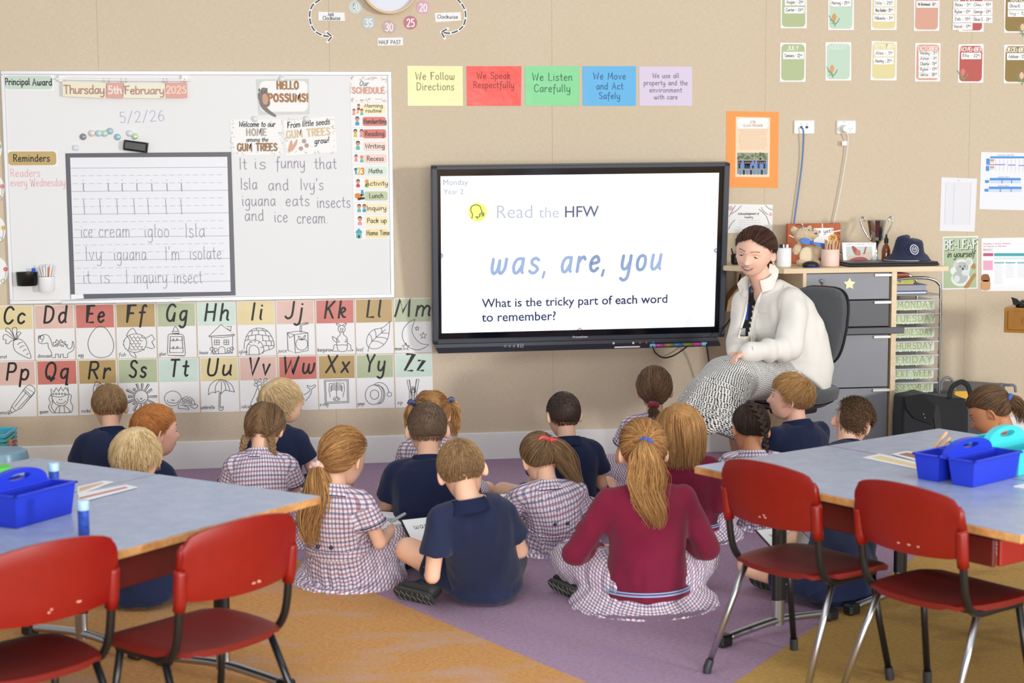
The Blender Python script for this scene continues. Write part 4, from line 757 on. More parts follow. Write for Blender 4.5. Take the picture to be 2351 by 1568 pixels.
month(((2098, -18), (2157, -18), (2156, 71), (2098, 71)), '', PK2, ['Ms Brentwood - 26^th'], 'pink month card with a single name strip, top row', None, [(2103, 2, 2153, 18)])
month(((2200, -16), (2258, -16), (2258, 73), (2201, 73)), 'MAY', RD2, ['Beau - 3^rd', 'Cleo - 19^th', 'Rylan - 13^th', 'George - 27^th', 'Zeb - 15^th', 'Olivia S. - 23^rd', 'Hazel - 17^th'], 'red May card nearly covered by seven name strips, top row', (2216, 2239, 2), [(2188, 3, 2231, 19), (2231, 3, 2278, 19), (2187, 19.5, 2231, 35), (2231, 19.5, 2278, 35), (2187, 35.5, 2231, 52), (2231, 36, 2278, 53), (2186, 53, 2232, 69)])
month(((2305, -15), (2363, -15), (2363, 75), (2305, 75)), 'JUNE', BR2, ['Olivia B. - 4^th', 'Ivy - 12^th'], 'brown June card at the right edge, top row', (2320, 2350, 3), [(2313, 5, 2362, 22), (2313, 23, 2362, 39)], (2347, 63, '#e6c3a8'))
month(((1791, 98), (1850, 99), (1849, 188), (1790, 188)), 'JULY', GRN2, ['Samara - 22^nd'], 'green July card with the strip Samara, lower row', (1807, 1833, 115), [(1797, 119, 1845, 136)])
month(((1895, 97), (1954, 97), (1954, 185), (1895, 185)), 'AUGUST', MN2, [], 'mint August card with an orange banksia and no names, lower row', (1902, 1944, 113), [], (1910, 158, '#e0a067'), '#dbe8df')
month(((2001, 94), (2059, 96), (2058, 185), (1998, 184)), 'SEPTEMBER', YE2, ['Alex - 5^th', 'Huxley - 25^th'], 'yellow September card with strips Alex and Huxley, lower row', (2006, 2053, 111), [(2006, 114, 2052, 130), (2005, 132, 2051, 148)], None, '#f1ecd2')
month(((2101, 99), (2159, 99), (2158, 187), (2100, 187)), 'OCTOBER', PK2, ['Henley - 3^rd', 'Aston - 4^th', 'Charlie - 13^th', 'Rylee - 17^th', 'Jarvis - 30^th'], 'pink October card filled by five name strips, lower row', (2107, 2152, 116), [(2108, 118+12.4*i, 2154, 130+12.4*i) for i in range(5)], None, '#f2e3db')
month(((2200, 102), (2258, 101), (2257, 190), (2199, 190)), 'NOVEMBER', RD2, ['Ella - 22^nd'], 'red November card with the strip Ella and a pink flower, lower row', (2204, 2254, 118), [(2206, 121, 2252, 136)], (2210, 166, '#d87f78'), '#f4e5e0')
month(((2305, 103), (2363, 103), (2362, 191), (2304, 191)), 'DECEMBER', BR2, ['Addison - 23^rd'], 'brown December card cut by the right edge, lower row', (2309, 2356, 119), [(2311, 122, 2360, 138)], (2345, 174, '#e6c3a8'), '#f0ead8')
# ---- orange class poster
def class_poster():
    o = sheet('class_poster', ((1668, 255), (1788, 257), (1786, 432), (1667, 430)), M('#fb9a48', .55), 'orange poster with a cream page and a class photograph, above the screen corner', 'poster')
    b = MB(); b.prism(WALL.pt([WALL.uv(*c) for c in ((1689, 268), (1768, 270), (1766, 407), (1688, 406))], .0022), WALL.n*.0006); pg = b.build('printed_page', M('#f8d9ba', .5), o)
    k = Ink(WALL, .0033); a = WALL.uv(1692, 271); d = WALL.uv(1764, 295); k.poly(rrect(a[0], d[0], d[1], a[1], .02)); k.build('title_patch', PAPER, pg)
    k = Ink(WALL, .0038); ptext(k, '1/2B', 1722, 283, 1734, 5.5, .9); ptext(k, 'CLASS PROMISE', 1706, 291, 1751, 5, .9); k.build('lettering', M('#c9967c', .6), pg)
    k = Ink(WALL, .0034); r = random.Random(4)
    for i in range(14):
        x = 1694+r.uniform(0, 5); xe = 1762-r.uniform(0, 6); y = 298+i*3.4
        while x < xe: w_ = r.uniform(3, 8); k.pline([(x, y), (min(x+w_, xe), y)], .8, smooth=False); x += w_+1.6
    k.build('small_print', M('#caa184', .6), pg)
    def ph(name, pts, col, off): k = Ink(WALL, off); k.ppoly(pts); k.build(name, M(col, .5), pg)
    ph('photograph', [(1692, 350.5), (1763, 351), (1762, 400), (1691.5, 399.5)], '#8f9a86', .0033)
    k = Ink(WALL, .0036)
    for i in range(40): x, y = r.uniform(1694, 1760), r.uniform(352, 366); k.circ(WALL.uv(x, y), r.uniform(.004, .009), 7)
    k.build('photo_foliage', M('#5f7550', .7), pg)
    ks = {c: Ink(WALL, .004+.0002*i) for i, c in enumerate(('#27304c', '#6b93cf', '#c99b80'))}
    for row, (y, n) in enumerate(((371, 17), (378, 15), (392, 8))):
        for i in range(n):
            x = 1695+66*(i+.5)/n; c = r.choice(('#27304c', '#27304c', '#6b93cf')) if row < 2 else r.choice(('#27304c', '#6b93cf')); ks[c].ppoly([(x-2.2, y-2), (x+2.2, y-2), (x+2.4, y+9), (x-2.4, y+9)]); ks['#c99b80'].circ(WALL.uv(x, y-4), .0035, 7)
    for c in ks: ks[c].build('photo_children', M(c, .7), pg)
class_poster()
def country_poster():
    o = sheet('acknowledgement_poster', ((1660, 468), (1774, 470), (1773, 534), (1660, 535)), LAM, 'white Acknowledgement of Country poster with branches, partly behind the screen', 'poster')
    k = Ink(WALL, .0028); ptext(k, 'Acknowledgement of', 1694, 493, 1742, 5, .9, gap=1.2, space=3); ptext(k, 'Country', 1709, 501, 1728, 5, .9); k.build('lettering', M('#5d5a63', .6), o)
    k = Ink(WALL, .0028); r = random.Random(5)
    for y in (506, 511, 516, 521, 526): k.pline([(1696+r.uniform(-4, 2), y), (1742+r.uniform(-2, 4), y)], .8, smooth=False)
    k.build('small_print', M('#b9b9bf', .6), o)
    k = Ink(WALL, .0029)
    for q in ([(1676, 492), (1690, 484), (1702, 472)], [(1674, 497), (1682, 482), (1688, 472)], [(1672, 526), (1680, 512), (1687, 505)], [(1774, 482), (1764, 478), (1757, 471)], [(1766, 515), (1758, 495), (1742, 480)], [(1762, 492), (1752, 484), (1748, 476)]): k.pline(q, 1.6)
    k.build('branch_picture', M('#8b8790', .7), o)
    k = Ink(WALL, .003); k.circ(WALL.uv(1677, 478), .014, 10); k.circ(WALL.uv(1769, 492), .01, 10); k.build('blossom_picture', M('#e8b9b6', .6), o)
country_poster()
# ---- wall sockets and cables
def sockets():
    c = P(1846, 292, -.006); t = thing('data_socket', c, 'white wall data socket with a blue cable plugged in', 'socket')
    w_ = np.linalg.norm(P(1822, 292, 0)-P(1869, 292, 0)); h_ = c[2]*0+np.linalg.norm(P(1846, 276.5, 0)-P(1846, 308, 0))
    b = MB(); b.box(c, (w_, .012, h_), bev=.004); b.build('face_plate', WHITE, t)
    for x, col in ((1840, '#2f5f94'), (1852.5, '#2b2b2e')): b = MB(); b.box(P(x, 292, -.014), (.013, .012, .013), bev=.002); b.build('port', M(col, .4), t)
    for x in (1840, 1852.5): b = MB(); b.box(P(x, 285, -.013), (.006, .002, .008)); b.build('marker', M('#e7b98a', .5), t)
    pts = cat_rom([P(1840, 293, -.028), P(1844, 298, -.04), P(1845, 320, -.03), P(1842, 370, -.022), P(1836, 420, -.02), P(1829, 470, -.02), P(1823, 515, -.02), P(1820, 560, -.03), P(1819, 600, -.05)], 6)
    b = MB(); b.tube(pts, .0045, 8); tag(b.build('data_cable', M('#5a86bd', .45), smooth=True), 'blue data cable hanging down the wall to the desk', 'cable')
    c = P(1942.5, 292, -.006); t = thing('power_socket', c, 'white double power socket with a round plug at left', 'socket'); w_ = np.linalg.norm(P(1921, 292, 0)-P(1966, 292, 0))
    b = MB(); b.box(c, (w_, .014, h_), bev=.008); b.build('face_plate', WHITE, t)
    k = Ink(Plane(c+np.array([0, -.007, 0]), (1, 0, 0), (0, 0, 1)), .0008)
    for q in ([(1948.5, 294), (1950.5, 297)], [(1956, 294), (1954, 297)], [(1952.3, 299), (1952.3, 302)], [(1936, 280), (1939, 280)], [(1948, 284), (1950, 284)]): k.pline(q, 1.3, smooth=False)
    k.build('socket_slots', M('#9a9a9f', .5), t)
    b = MB(); b.lathe(P(1937, 296, -.013), [(.022, 0), (.022, .02), (.017, .035), (.001, .036)], 20, rot=[[1, 0, 0], [0, 0, -1], [0, 1, 0]]); b.build('plug', M('#ecebe8', .35), t, auto=40)
    pts = cat_rom([P(1940, 301, -.04), P(1945, 308, -.04), P(1947, 320, -.03), P(1944, 350, -.022), P(1936, 400, -.02), P(1925, 460, -.02), P(1914, 513, -.02), P(1909, 560, -.03), P(1908, 600, -.05)], 6)
    b = MB(); b.tube(pts, .0045, 8); o = b.build('power_cable', M('#e6e2dc', .5), smooth=True); tag(o, 'white power cable hanging from the double socket to the desk', 'cable')
    b = MB(); b.box(P(1939, 329, -.03), (.03, .002, .026), bev=.001); b.build('cable_tag', PAPER, o)
sockets()
# ---- papers on the right
o = sheet('list_paper', ((2161, 407), (2243, 410), (2237, 532), (2157, 530)), M('#ebebf0', .6), 'white ruled list sheet pinned on the wall left of the blue timetable', 'paper')
k = Ink(WALL, .0028)
for i in range(33): k.pline([(2171-i*.1, 419.5+i*2.95), (2229-i*.12, 420.5+i*2.95)], .55, smooth=False)
for x in (2171, 2191, 2229): k.pline([(x, 419), (x-3.2, 515)], .6, smooth=False)
ptext(k, '1/2', 2198, 416, 2203, 3, .5); k.build('ruling', M('#c9c9d2', .6), o)
o = sheet('timetable_paper', ((2252, 349), (2385, 352), (2383, 484), (2248, 480)), M('#eceef4', .6), 'white timetable sheet with blue bands at the right edge', 'paper')
for nm, col, qs in (('blue_band', '#2f8ad8', [(2273, 359, 2360, 363.5), (2264, 364, 2272, 376.5), (2263, 381, 2271, 392.5), (2272, 408.5, 2343, 414), (2261, 413.5, 2270, 420), (2270, 428.5, 2345, 434), (2260, 433.5, 2269, 440), (2299, 413, 2301, 421), (2321, 413, 2323, 421), (2295, 433, 2297, 441), (2320, 433, 2322, 441)]), ('pale_band', '#c9d7f0', [(2272, 414.2, 2298.5, 420.5), (2301.5, 414.2, 2320.5, 420.5), (2323.5, 414.2, 2343, 420.5), (2270, 434.2, 2294.5, 440.5), (2297.5, 434.2, 2319.5, 440.5), (2322.5, 434.2, 2345, 440.5)]), ('purple_band', '#7a62b8', [(2264, 377, 2308, 379), (2314, 378, 2331, 380), (2338, 379, 2360, 381)]), ('red_block', '#d46a52', [(2273, 366, 2282, 369), (2273, 382, 2282, 385)]), ('green_block', '#c2d4a4', [(2273, 369.5, 2281, 373.5), (2273, 385.5, 2281, 389.5)])):
    k = Ink(WALL, .0028)
    for a, b_, c, d in qs: k.ppoly([(a, b_), (c, b_), (c, d), (a, d)])
    k.build(nm, M(col, .5), o)
k = Ink(WALL, .003)
for i in range(8): k.pline([(2286+9*i, 365), (2286+9*i-1, 393)], .5, smooth=False)
ptext(k, 'CLASSROOM TIMETABLE', 2288, 358, 2328, 3, .5); ptext(k, 'SPECIALIST LESSONS', 2291, 408, 2316, 2.6, .45); ptext(k, 'SPECIALIST LESSONS', 2291, 428, 2316, 2.6, .45); k.build('grid_lines', M('#b4bccb', .6), o)
def koala_poster():
    o = sheet('koala_poster', ((2164, 543.5), (2245, 541.5), (2244, 662.5), (2163, 665)), LAM, 'green poster reading BE-LEAF in yourself above a koala on a branch', 'poster')
    k = Ink(WALL, .0027); k.ppoly([(2166.5, 546), (2242.5, 544.5), (2241.5, 660), (2165.5, 662)]); k.build('green_ground', M('#9cb285', .35), o)
    k = Ink(WALL, .0032); ptext(k, 'BE-LEAF', 2169, 574, 2243, 21, 4.6, y1=571, gap=1.6); k.build('lettering', M('#3a4038', .6), o)
    k = Ink(WALL, .0036); ptext(k, 'BE-LEAF', 2167.5, 573, 2241.5, 21, 3.6, y1=570, gap=1.6); k.build('lettering', M('#dce8da', .6), o)
    k = Ink(WALL, .0036); ptext(k, 'in yourself', 2174, 591, 2237, 14, 2, y1=589, slant=.22, gap=1.1, space=3); k.build('lettering', M('#2b2f2a', .6), o)
    def sh(nm, qs, col, off):
        k = Ink(WALL, off)
        for q in qs: k.ppoly(q, True)
        k.build(nm, M(col, .7), o)
    sh('koala_outline', [ellp(2207, 615, 20, 20)[:-1], ellp(2205, 640, 22, 17)[:-1], ellp(2224, 602, 9, 9)[:-1], ellp(2190, 622, 9, 9)[:-1]], '#e9eee9', .0031)
    sh('koala_picture', [ellp(2208, 614, 15, 13)[:-1], ellp(2204, 636, 17, 15)[:-1]], '#b9c0bd', .0035)
    sh('koala_ear', [ellp(2223, 602, 6.5, 6.5)[:-1], ellp(2193, 607, 6.5, 6)[:-1]], '#cfd3cf', .0038)
    sh('koala_patch', [ellp(2216, 626, 9, 7)[:-1], ellp(2196, 640, 7, 8)[:-1]], '#dde3e2', .004)
    sh('koala_face', [ellp(2204, 612, 1.6, 1.6)[:-1], ellp(2214, 611, 1.6, 1.6)[:-1], ellp(2210, 617, 2.2, 3)[:-1]], '#3e4347', .0042)
    sh('branch_picture', [[(2213, 660), (2222, 645), (2236, 628), (2240, 632), (2230, 648), (2223, 660)], [(2230, 612), (2236, 604), (2240, 614), (2234, 618)]], '#b98a52', .0044)
koala_poster()
o = sheet('protect_poster', ((2253, 547), (2385, 545), (2385, 668), (2253, 668)), M('#eef0f4', .4), 'white printed information poster with pink and teal headings at the right edge', 'poster')
for nm, col, qs in (('pink_band', '#bb3f77', [(2257, 581, 2280, 588)]), ('teal_band', '#2ba3a8', [(2282, 581, 2362, 588), (2282, 602, 2305, 604.5), (2308, 602, 2331, 604.5), (2335, 602, 2358, 604.5)]), ('pink_block', '#e9a8c4', [(2257, 598, 2279, 620)]), ('mint_block', '#cfe6e4', [(2282, 591, 2360, 595)])):
    k = Ink(WALL, .0028)
    for a, b_, c, d in qs: k.ppoly([(a, b_), (c, b_), (c, d), (a, d)])
    k.build(nm, M(col, .5), o)
k = Ink(WALL, .003); ptext(k, 'PROTECT', 2257, 576, 2278, 4.5, .8); ptext(k, 'Responding to Incidents, Disclosures', 2257, 561, 2320, 3.2, .5, gap=1.2); ptext(k, 'and Suspicions of Child Abuse', 2257, 567, 2310, 3.2, .5, gap=1.2); k.build('lettering', M('#d08a94', .6), o)
k = Ink(WALL, .003); r = random.Random(9)
for cx in (2283, 2309, 2336):
    for i in range(16 if cx == 2283 else 11): k.pline([(cx, 607+i*2.9), (cx+r.uniform(14, 22), 607+i*2.9)], .6, smooth=False)
k.build('small_print', M('#b6c0c8', .6), o)
for nm, col, q in (('hand_picture', '#9c6136', [(2254, 645), (2254, 632), (2261, 629), (2269, 631), (2272, 645)]), ('hand_picture', '#d3a070', [(2254, 665), (2254, 645), (2272, 645), (2273, 656), (2271, 665)])): k = Ink(WALL, .0032); k.ppoly(q, True); k.build(nm, M(col, .7), o)
# ---- round cards at the left edge, below the top corner
for x, y, d, fc in ((-32, 340, 'topmost', '#a8c3a6'), (-26, 432, 'second', '#d98f86'), (-23, 527, 'third', '#e2b255'), (-18, 622, 'lowest', '#d9705f')):
    u = WALL.uv(x, y); b = MB(); b.prism(WALL.pt([u+.083*np.array([math.cos(a), math.sin(a)]) for a in np.linspace(0, 2*math.pi, 41)[:-1]], .0008), WALL.n*.001); o = b.build('round_card', LAM); tag(o, 'white round card with a floral drawing at the left edge, %s of the four' % d, 'round card', 'round cards at the left edge')
    k = Ink(WALL, .0026); a = WALL.uv(x+31, y-4); 
    for j in range(6): t = j*1.05; k.circ(a+.007*np.array([math.cos(t), math.sin(t)]), .0055, 10)
    k.build('flower_picture', M(fc, .6), o)
    k = Ink(WALL, .0026); k.pline([(x+31, y+2), (x+30, y+14), (x+26, y+24)], 1); k.pline([(x+20, y+22), (x+26, y+18), (x+30, y+24), (x+24, y+28), (x+20, y+22)], 1.2); k.build('stem_picture', M('#8d9a78', .6), o)
# ================================================================ INTERACTIVE SCREEN
def screen():
    s = np.array([1.577, -.3737, 1.1705]); c = CC + (s-CC)*1.018; sc = 1.5*1.018; ry, tilt, roll = -.015, .1135, .0054
    R0 = np.array([math.cos(ry), math.sin(ry), 0]); n = np.array([math.sin(ry), -math.cos(ry), 0]); U0 = np.array([0, 0, 1.])*math.cos(tilt)+n*math.sin(tilt)
    ex = R0*math.cos(roll)+U0*math.sin(roll); ez = -R0*math.sin(roll)+U0*math.cos(roll); nn = np.cross(ex, ez)
    if nn@(CC-c) < 0: nn = -nn
    R = np.stack([ex, -nn, ez], 1)     # local x right, y into the wall, z up
    t = thing('interactive_screen', c, 'large black-framed interactive screen showing was, are, you on a white slide', 'screen')
    hw, hh = sc/2, sc*9/32; L = lambda x, y, z: c + R@np.array([x, y, z])
    pl = Plane(c, ex, ez)
    (ax, az), (bx, bz) = pl.uv(986, 382), pl.uv(1660, 795); (ax2, _), (bx2, _) = pl.uv(998, 812), pl.uv(1676, 374)
    ox0, ox1 = (ax+ax2)/2, (bx+bx2)/2; zt = pl.uv(1330, 377.5)[1]; zb = pl.uv(1330, 803)[1]; zm = pl.uv(1330, 781)[1]
    dk = M('#3d424b', .42); 
    b = MB()
    fr = .018   # frame depth
    b.box(L((ox0+ox1)/2, .035, (zt+zm)/2), (ox1-ox0, .06, zt-zm), R, bev=.006); b.build('housing', dk, t)
    b = MB()
    for cx, cz, sx, sz in (((ox0+ox1)/2, zt-.010, ox1-ox0, .020), (ox0+.016, (zt+zm)/2, .032, zt-zm), (ox1-.016, (zt+zm)/2, .032, zt-zm), ((ox0+ox1)/2, zm+.012, ox1-ox0, .024)): b.box(L(cx, -.004, cz), (sx, .022, sz), R, bev=.004)
    b.build('frame', dk, t)
    b = MB(); g = M('#0b0e18', .12, coat=.5)
    for cx, cz, sx, sz in ((0, (hh+zt)/2, ox1-ox0-.03, zt-hh), (0, -(hh-zm)/2+zm+(hh+zm)*0, ox1-ox0-.03, 0.0), ((ox0-hw)/2, 0, -hw-ox0, 2*hh), ((ox1+hw)/2, 0, ox1-hw, 2*hh)):
        if sz > 0: b.box(L(cx, .003, cz), (sx, .008, sz), R)
    b.box(L(0, .003, (zm-hh)/2), (ox1-ox0-.03, .008, -hh-zm), R); b.build('glass_border', g, t)
    b = MB(); b.box(L(0, .004, 0), (2*hw, .006, 2*hh), R); e = bpy.data.materials.new('lit'); e = M('#f7faff', .08, emit=.5, coat=.3); b.build('lit_display', e, t)
    b = MB(); z2 = zb; b.prism([L(ox0+.004, .05, zm-.001), L(ox0+.004, -.012, zm-.001), L(ox0+.012, -.014, zm-.02), L(ox0+.03, .0, z2), L(ox0+.03, .05, z2)], ex*(ox1-ox0-.045)); b.build('control_shelf', M('#33373f', .4), t)
    b = MB(); b.box(L(0, .12, 0), (.7, .11, .35), R); b.build('wall_mount', M('#222326', .6), t)
    # slide content
    S = Plane(L(0, .0005, 0), ex, ez); off = .001
    def col(h): return M(h, .5, emit=.12)
    navy, lt = col('#1d3160'), col('#8d97ac')
    font_text('slide_text', 'What is the tricky part of each word', S, 1106, 706, 1532, navy, t, off, y1=695, bold=.012)
    font_text('slide_text', 'to remember?', S, 1106, 738.5, 1276, navy, t, off, y1=734.5, bold=.012)
    font_text('slide_text', 'Monday', S, 1018, 425, 1074.5, lt, t, off, y1=424); font_text('slide_text', 'Year 2', S, 1018.5, 446, 1064, lt, t, off, y1=445.5)
    font_text('slide_heading', 'Read', S, 1140.5, 501, 1222, col('#b9bfcd'), t, off, y1=500.2); font_text('slide_heading', 'the', S, 1237, 500, 1283, col('#b5bcca'), t, off, y1=499.6); font_text('slide_heading', 'HFW', S, 1297, 498.5, 1375, col('#56617d'), t, off, y1=497.2, bold=.01)  # reflection washing out the first two words is painted as their paler colour
    k = Ink(S, .0012)
    for sx, s_ in (((1127, 630, 1246, 625), 'was'), ((1287, 625, 1378, 621), 'are'), ((1430, 620, 1519, 618), 'you')):
        pass
    def wt(s_, x0, y0, x1, y1): ptext(k, s_, x0, y0, x1, 56, 7.6, y1=y1, slant=.22, gap=3.2)
    wt('was', 1125, 629, 1233, 626); wt('are', 1286, 625, 1372, 622); wt('you', 1424, 621, 1514, 618)
    k.pline([(1250, 624), (1246, 637)], 6, smooth=False); k.pline([(1386, 620), (1382, 633)], 6, smooth=False); k.build('slide_words', col('#96afd8'), t)
    k = Ink(S, .0009); k.circ(S.uv(1096.5, 487), .052); k.build('yellow_disc', col('#e7f47a'), t)
    k = Ink(S, .0014); C8 = lambda x, y: (960+x/3.177, 350+y/3.177)
    for q in ([(392, 480), (396, 450), (384, 425), (390, 395), (418, 382), (448, 390), (458, 412), (466, 430), (460, 438), (460, 448), (446, 452), (452, 462), (440, 470), (418, 470)], [(430, 472), (434, 484)], [(468, 442), (472, 452), (466, 462)], [(474, 438), (480, 452), (472, 466)]): k.pline([C8(*p) for p in q], 1.7)
    k.build('speaking_head_icon', col('#333a33'), t)
    k = Ink(S, .0014)
    for x, y, a in ((1014, 587, 1), (1643, 575, -1)):
        k.pline([(x-2*a, y-4), (x+2*a, y), (x-2*a, y+4)], 1.6, smooth=False); k.pline([(x-a, y-6), (x+4*a, y), (x-a, y+6)], 1)
    k.pline([(1326, 757), (1331, 753), (1336, 757)], 1.6, smooth=False); k.build('edge_arrow', col('#2f5d8f'), t)
    Bp = Plane(L(0, -.0155, 0), ex, ez); k = font_text('maker_lettering', 'Promethean', Bp, 1315, 776, 1349, M('#d9dbe0', .5), t, .0006, bold=.02)
    Sp = Plane(L(0, -.016, 0), ex, ez); k = Ink(Sp, .001)
    for x in (1160, 1170, 1180): k.pline([(x-2.5, 793), (x+2.5, 793)], 1, smooth=False); k.pline([(x-2.5, 796), (x+2.5, 796)], 1, smooth=False)
    k.ppoly([(1187, 790), (1192, 790), (1190, 793), (1192, 797), (1187, 797), (1189, 793)]); k.pline(rect(1195, 790, 1201, 797), .9, smooth=False); k.pline([(1196, 796), (1200, 792)], .8, smooth=False); k.build('port_icons', M('#a9adb6', .5), t)
    for x, y, col_ in ((1407, 786, '#dfe3ea'), (1452, 785.5, '#e6e8ee'), (1467.5, 785, '#b4522a'), (1482, 784.5, '#b4522a'), (1497.5, 784, '#56708c')):
        p = S.pt(S.uv(x, y), .021)[0]; b = MB(); b.lathe(p, [(.0065, 0), (.0065, .003), (.004, .005), (.001, .005)], 14, rot=np.stack([ex, ez, nn], 1)); b.build('button', M(col_, .35), t, auto=40)
    # pens on the shelf
    def pen(nm, a, b_, r, m_, label, parts=()):
        A, B = P(*a), P(*b_); o = MB().cap(A, B, r, r, 12).build(nm, m_, smooth=True); tag(o, label, 'pen'); return A, B, o
    Y0 = L(0, -.035, zm)[1]
    pen('stylus', (1412, 797.5, Y0+.01), (1468, 796, Y0+.01), .0045, M('#e9eaec', .3), 'white stylus lying on the shelf under the screen')
    A, B = P(1492, 793.5, Y0+.015), P(1622, 789.5, Y0+.015)
    t2 = thing('glitter_wand', (A+B)/2, 'clear glitter wand with rainbow bands and blue caps under the screen', 'wand')
    cs = ['#c2459c', '#9a8d3c', '#3f87c9', '#8c9a48', '#c93f9a']
    for i in range(5): p0, p1 = A+(B-A)*(.09+.164*i), A+(B-A)*(.09+.164*(i+1)); MB().tube([p0, (p0+p1)/2, p1], .0085, 12).build('glitter_band', M(cs[i], .15, noise=.35, nscale=220, coat=.6), t2, smooth=True)
    for p0, p1 in ((A, A+(B-A)*.09), (A+(B-A)*.91, B)): MB().tube([p0, (p0+p1)/2, p1], .0105, 12).build('end_cap', M('#7cc4e2', .4), t2, auto=40)
    for nm, pts, lab in (('screen_cable', [(1498, 795, -.2), (1505, 810, -.15), (1522, 821, -.1), (1545, 817, -.06), (1572, 800, -.05), (1590, 785, -.08)], 'black cable looping down below the screen shelf'), ('screen_cable', [(1622, 790, -.2), (1625, 812, -.15), (1632, 860, -.12), (1640, 920, -.1)], 'black cable dropping from the right corner of the screen'), ('screen_cable', [(1650, 770, -.25), (1668, 745, -.2), (1690, 715, -.15), (1712, 700, -.12)], 'black cable running from the screen towards the desk')):
        b = MB(); b.tube(cat_rom([P(*q) for q in pts], 6), .004, 8); tag(b.build(nm, M('#17171a', .5), smooth=True), lab, 'cable')
screen()

# ================================================================ STORAGE DESK
DY = -.62
def X_(px, py, Y): return float(P(px, py, Y)[0])
def Z_(px, py, Y): return float(P(px, py, Y)[2])
wood = NT('maple'); _tc = wood.n('TexCoord').outputs['Object']; _n = wood.noise(wood.mapping(_tc, (2, 30, 30)), 1, 4)
wood.bump(_n, .05, .001); MAPLE = wood.set(Base_Color=wood.mix(wood.rng(_n, .3, .7), lin('#dcc39c'), lin('#e7d2b0')), Roughness=.4)
DG = M('#8a8c93', .45, noise=.03, nscale=8); DG2 = M('#55565c', .45, noise=.03, nscale=8); SIL = M('#cfcdc9', .35, .4)
ztop = Z_(1950, 615, DY); zbot = Z_(1950, 626, DY)
def desk():
    xl, xr = X_(1848, 640, DY), X_(2178, 618, DY); xp = X_(2054, 660, DY)
    t = thing('storage_desk', (xl, DY/2, 0), 'tall pale-wood desk with grey drawers against the wall behind the teacher', 'desk')
    th = ztop-zbot; a = P(1669, 614, -.25); 
    b = MB(); b.prism([(a[0]-.02, -.02, zbot), (a[0]-.02, -.27, zbot), (X_(1800, 620, DY), DY, zbot), (xr, DY, zbot), (xr, -.02, zbot)][::-1], (0, 0, th)); b.build('desktop', MAPLE, t)
    p1 = X_(1843.5, 640, DY), X_(1852, 640, DY); p2 = X_(2047, 700, DY), X_(2058.5, 700, DY)
    for q in (p1, p2): b = MB(); b.box(((q[0]+q[1])/2, DY/2-.01, zbot/2), (q[1]-q[0], -DY-.02, zbot), bev=.001); b.build('side_panel', MAPLE, t)
    b = MB(); b.box(((p1[1]+p2[0])/2, -.05, zbot/2), (p2[0]-p1[1], .02, zbot)); b.build('back_panel', MAPLE, t)
    b = MB(); b.box((X_(1700, 700, -.1), -.05, .55), (.03, .05, 1.0)); b.build('rear_post', MAPLE, t)
    x0, x1 = p1[1]+.004, p2[0]-.010; fy = DY+.012
    zz = lambda y: Z_(1950, y, fy)
    zs = [zbot-.004, zz(689), zz(751.5), zz(768), zz(891), .04]
    for (z1, z0, m_, h) in ((zs[0], zs[1]+.003, DG, 1), (zs[1]-.003, zs[2]+.003, DG2, 1), (zs[3]-.004, zs[4]+.003, DG, 0), (zs[4]-.003, zs[5], DG, 1)):
        d = MB().box(((x0+x1)/2, fy+.010, (z0+z1)/2), (x1-x0, .02, z1-z0), bev=.0015).build('drawer', m_, t)
        hx = X_(2026, 700, fy); MB().box((hx, fy-.004, z1-.012), (X_(2047, 700, fy)-X_(2007, 700, fy), .010, .016), bev=.002).build('handle', SIL, d)
        MB().box(((x0+x1)/2, fy+.24, (z0+z1)/2), (x1-x0-.02, .44, z1-z0-.02)).build('drawer_box', DG2, d)
    b = MB(); c0 = P(1888, 646, fy-.002); b.lathe(c0, [(.012, 0), (.012, .004), (.009, .006), (.001, .006)], 16, rot=[[1, 0, 0], [0, 0, -1], [0, 1, 0]]); b.build('lock', M('#b9b9bb', .2, .9), t, auto=40)
    b = MB(); b.lathe(c0+np.array([0, -.012, .004]), [(.011, 0), (.011, .003)], 14, rot=[[1, 0, 0], [0, 0, -1], [0, 1, 0]]); b.box(c0+np.array([.004, -.01, -.022]), (.009, .002, .026)); b.build('key', M('#8c8c90', .2, .9), t)
    b = MB(); st = [P(1950+x, 652+y, fy-.001) for x, y in [(14.5*math.cos(math.radians(-90+36*i))*(1 if i % 2 == 0 else .52), 14.5*math.sin(math.radians(-90+36*i))*(1 if i % 2 == 0 else .52)) for i in range(10)]]
    b.prism(st, (0, -.003, 0)); tag(b.build('paper_star', M('#f0ecbf', .6)), 'pale yellow paper star stuck on the top grey drawer', 'star')
    b = MB(); sx0, sx1 = X_(1850, 760, DY-.02), X_(2079, 760, DY-.03); b.box(((sx0+sx1)/2, (DY-.03)/2-.0, (zs[2]+zs[3])/2), (sx1-sx0, -DY-.0, zs[2]-zs[3]-.004), bev=.002); b.build('grey_slab', DG2, t)
desk()
DT = ztop
def onD(px, py, Y=None):
    """place on the desktop surface seen at a photo point (kept on the desk)"""
    p = F(px, py, DT); return p
def cup(name, cx, w_px, ytop, Y, m_, label, items=()):
    c = P(cx, 600, Y); r = w_px/2*abs(P(cx+1, 600, Y)[0]-c[0]); zt = Z_(cx, ytop, Y); base = np.array([c[0], Y, DT])
    t = thing(name, base, label, 'cup'); h = zt-DT
    b = MB(); b.lathe(base, [(r*.92, .001), (r, .008), (r, h-.002), (r-.002, h), (r-.005, h), (r-.006, .02)], 28); b.build('cup_body', m_, t, auto=50)
    return t, base, r, h
t, bs, r, h = cup('pen_cup', 1800, 32, 569, -.45, M('#f1f1f2', .3), 'white cup of pens behind the teacher on the desk')
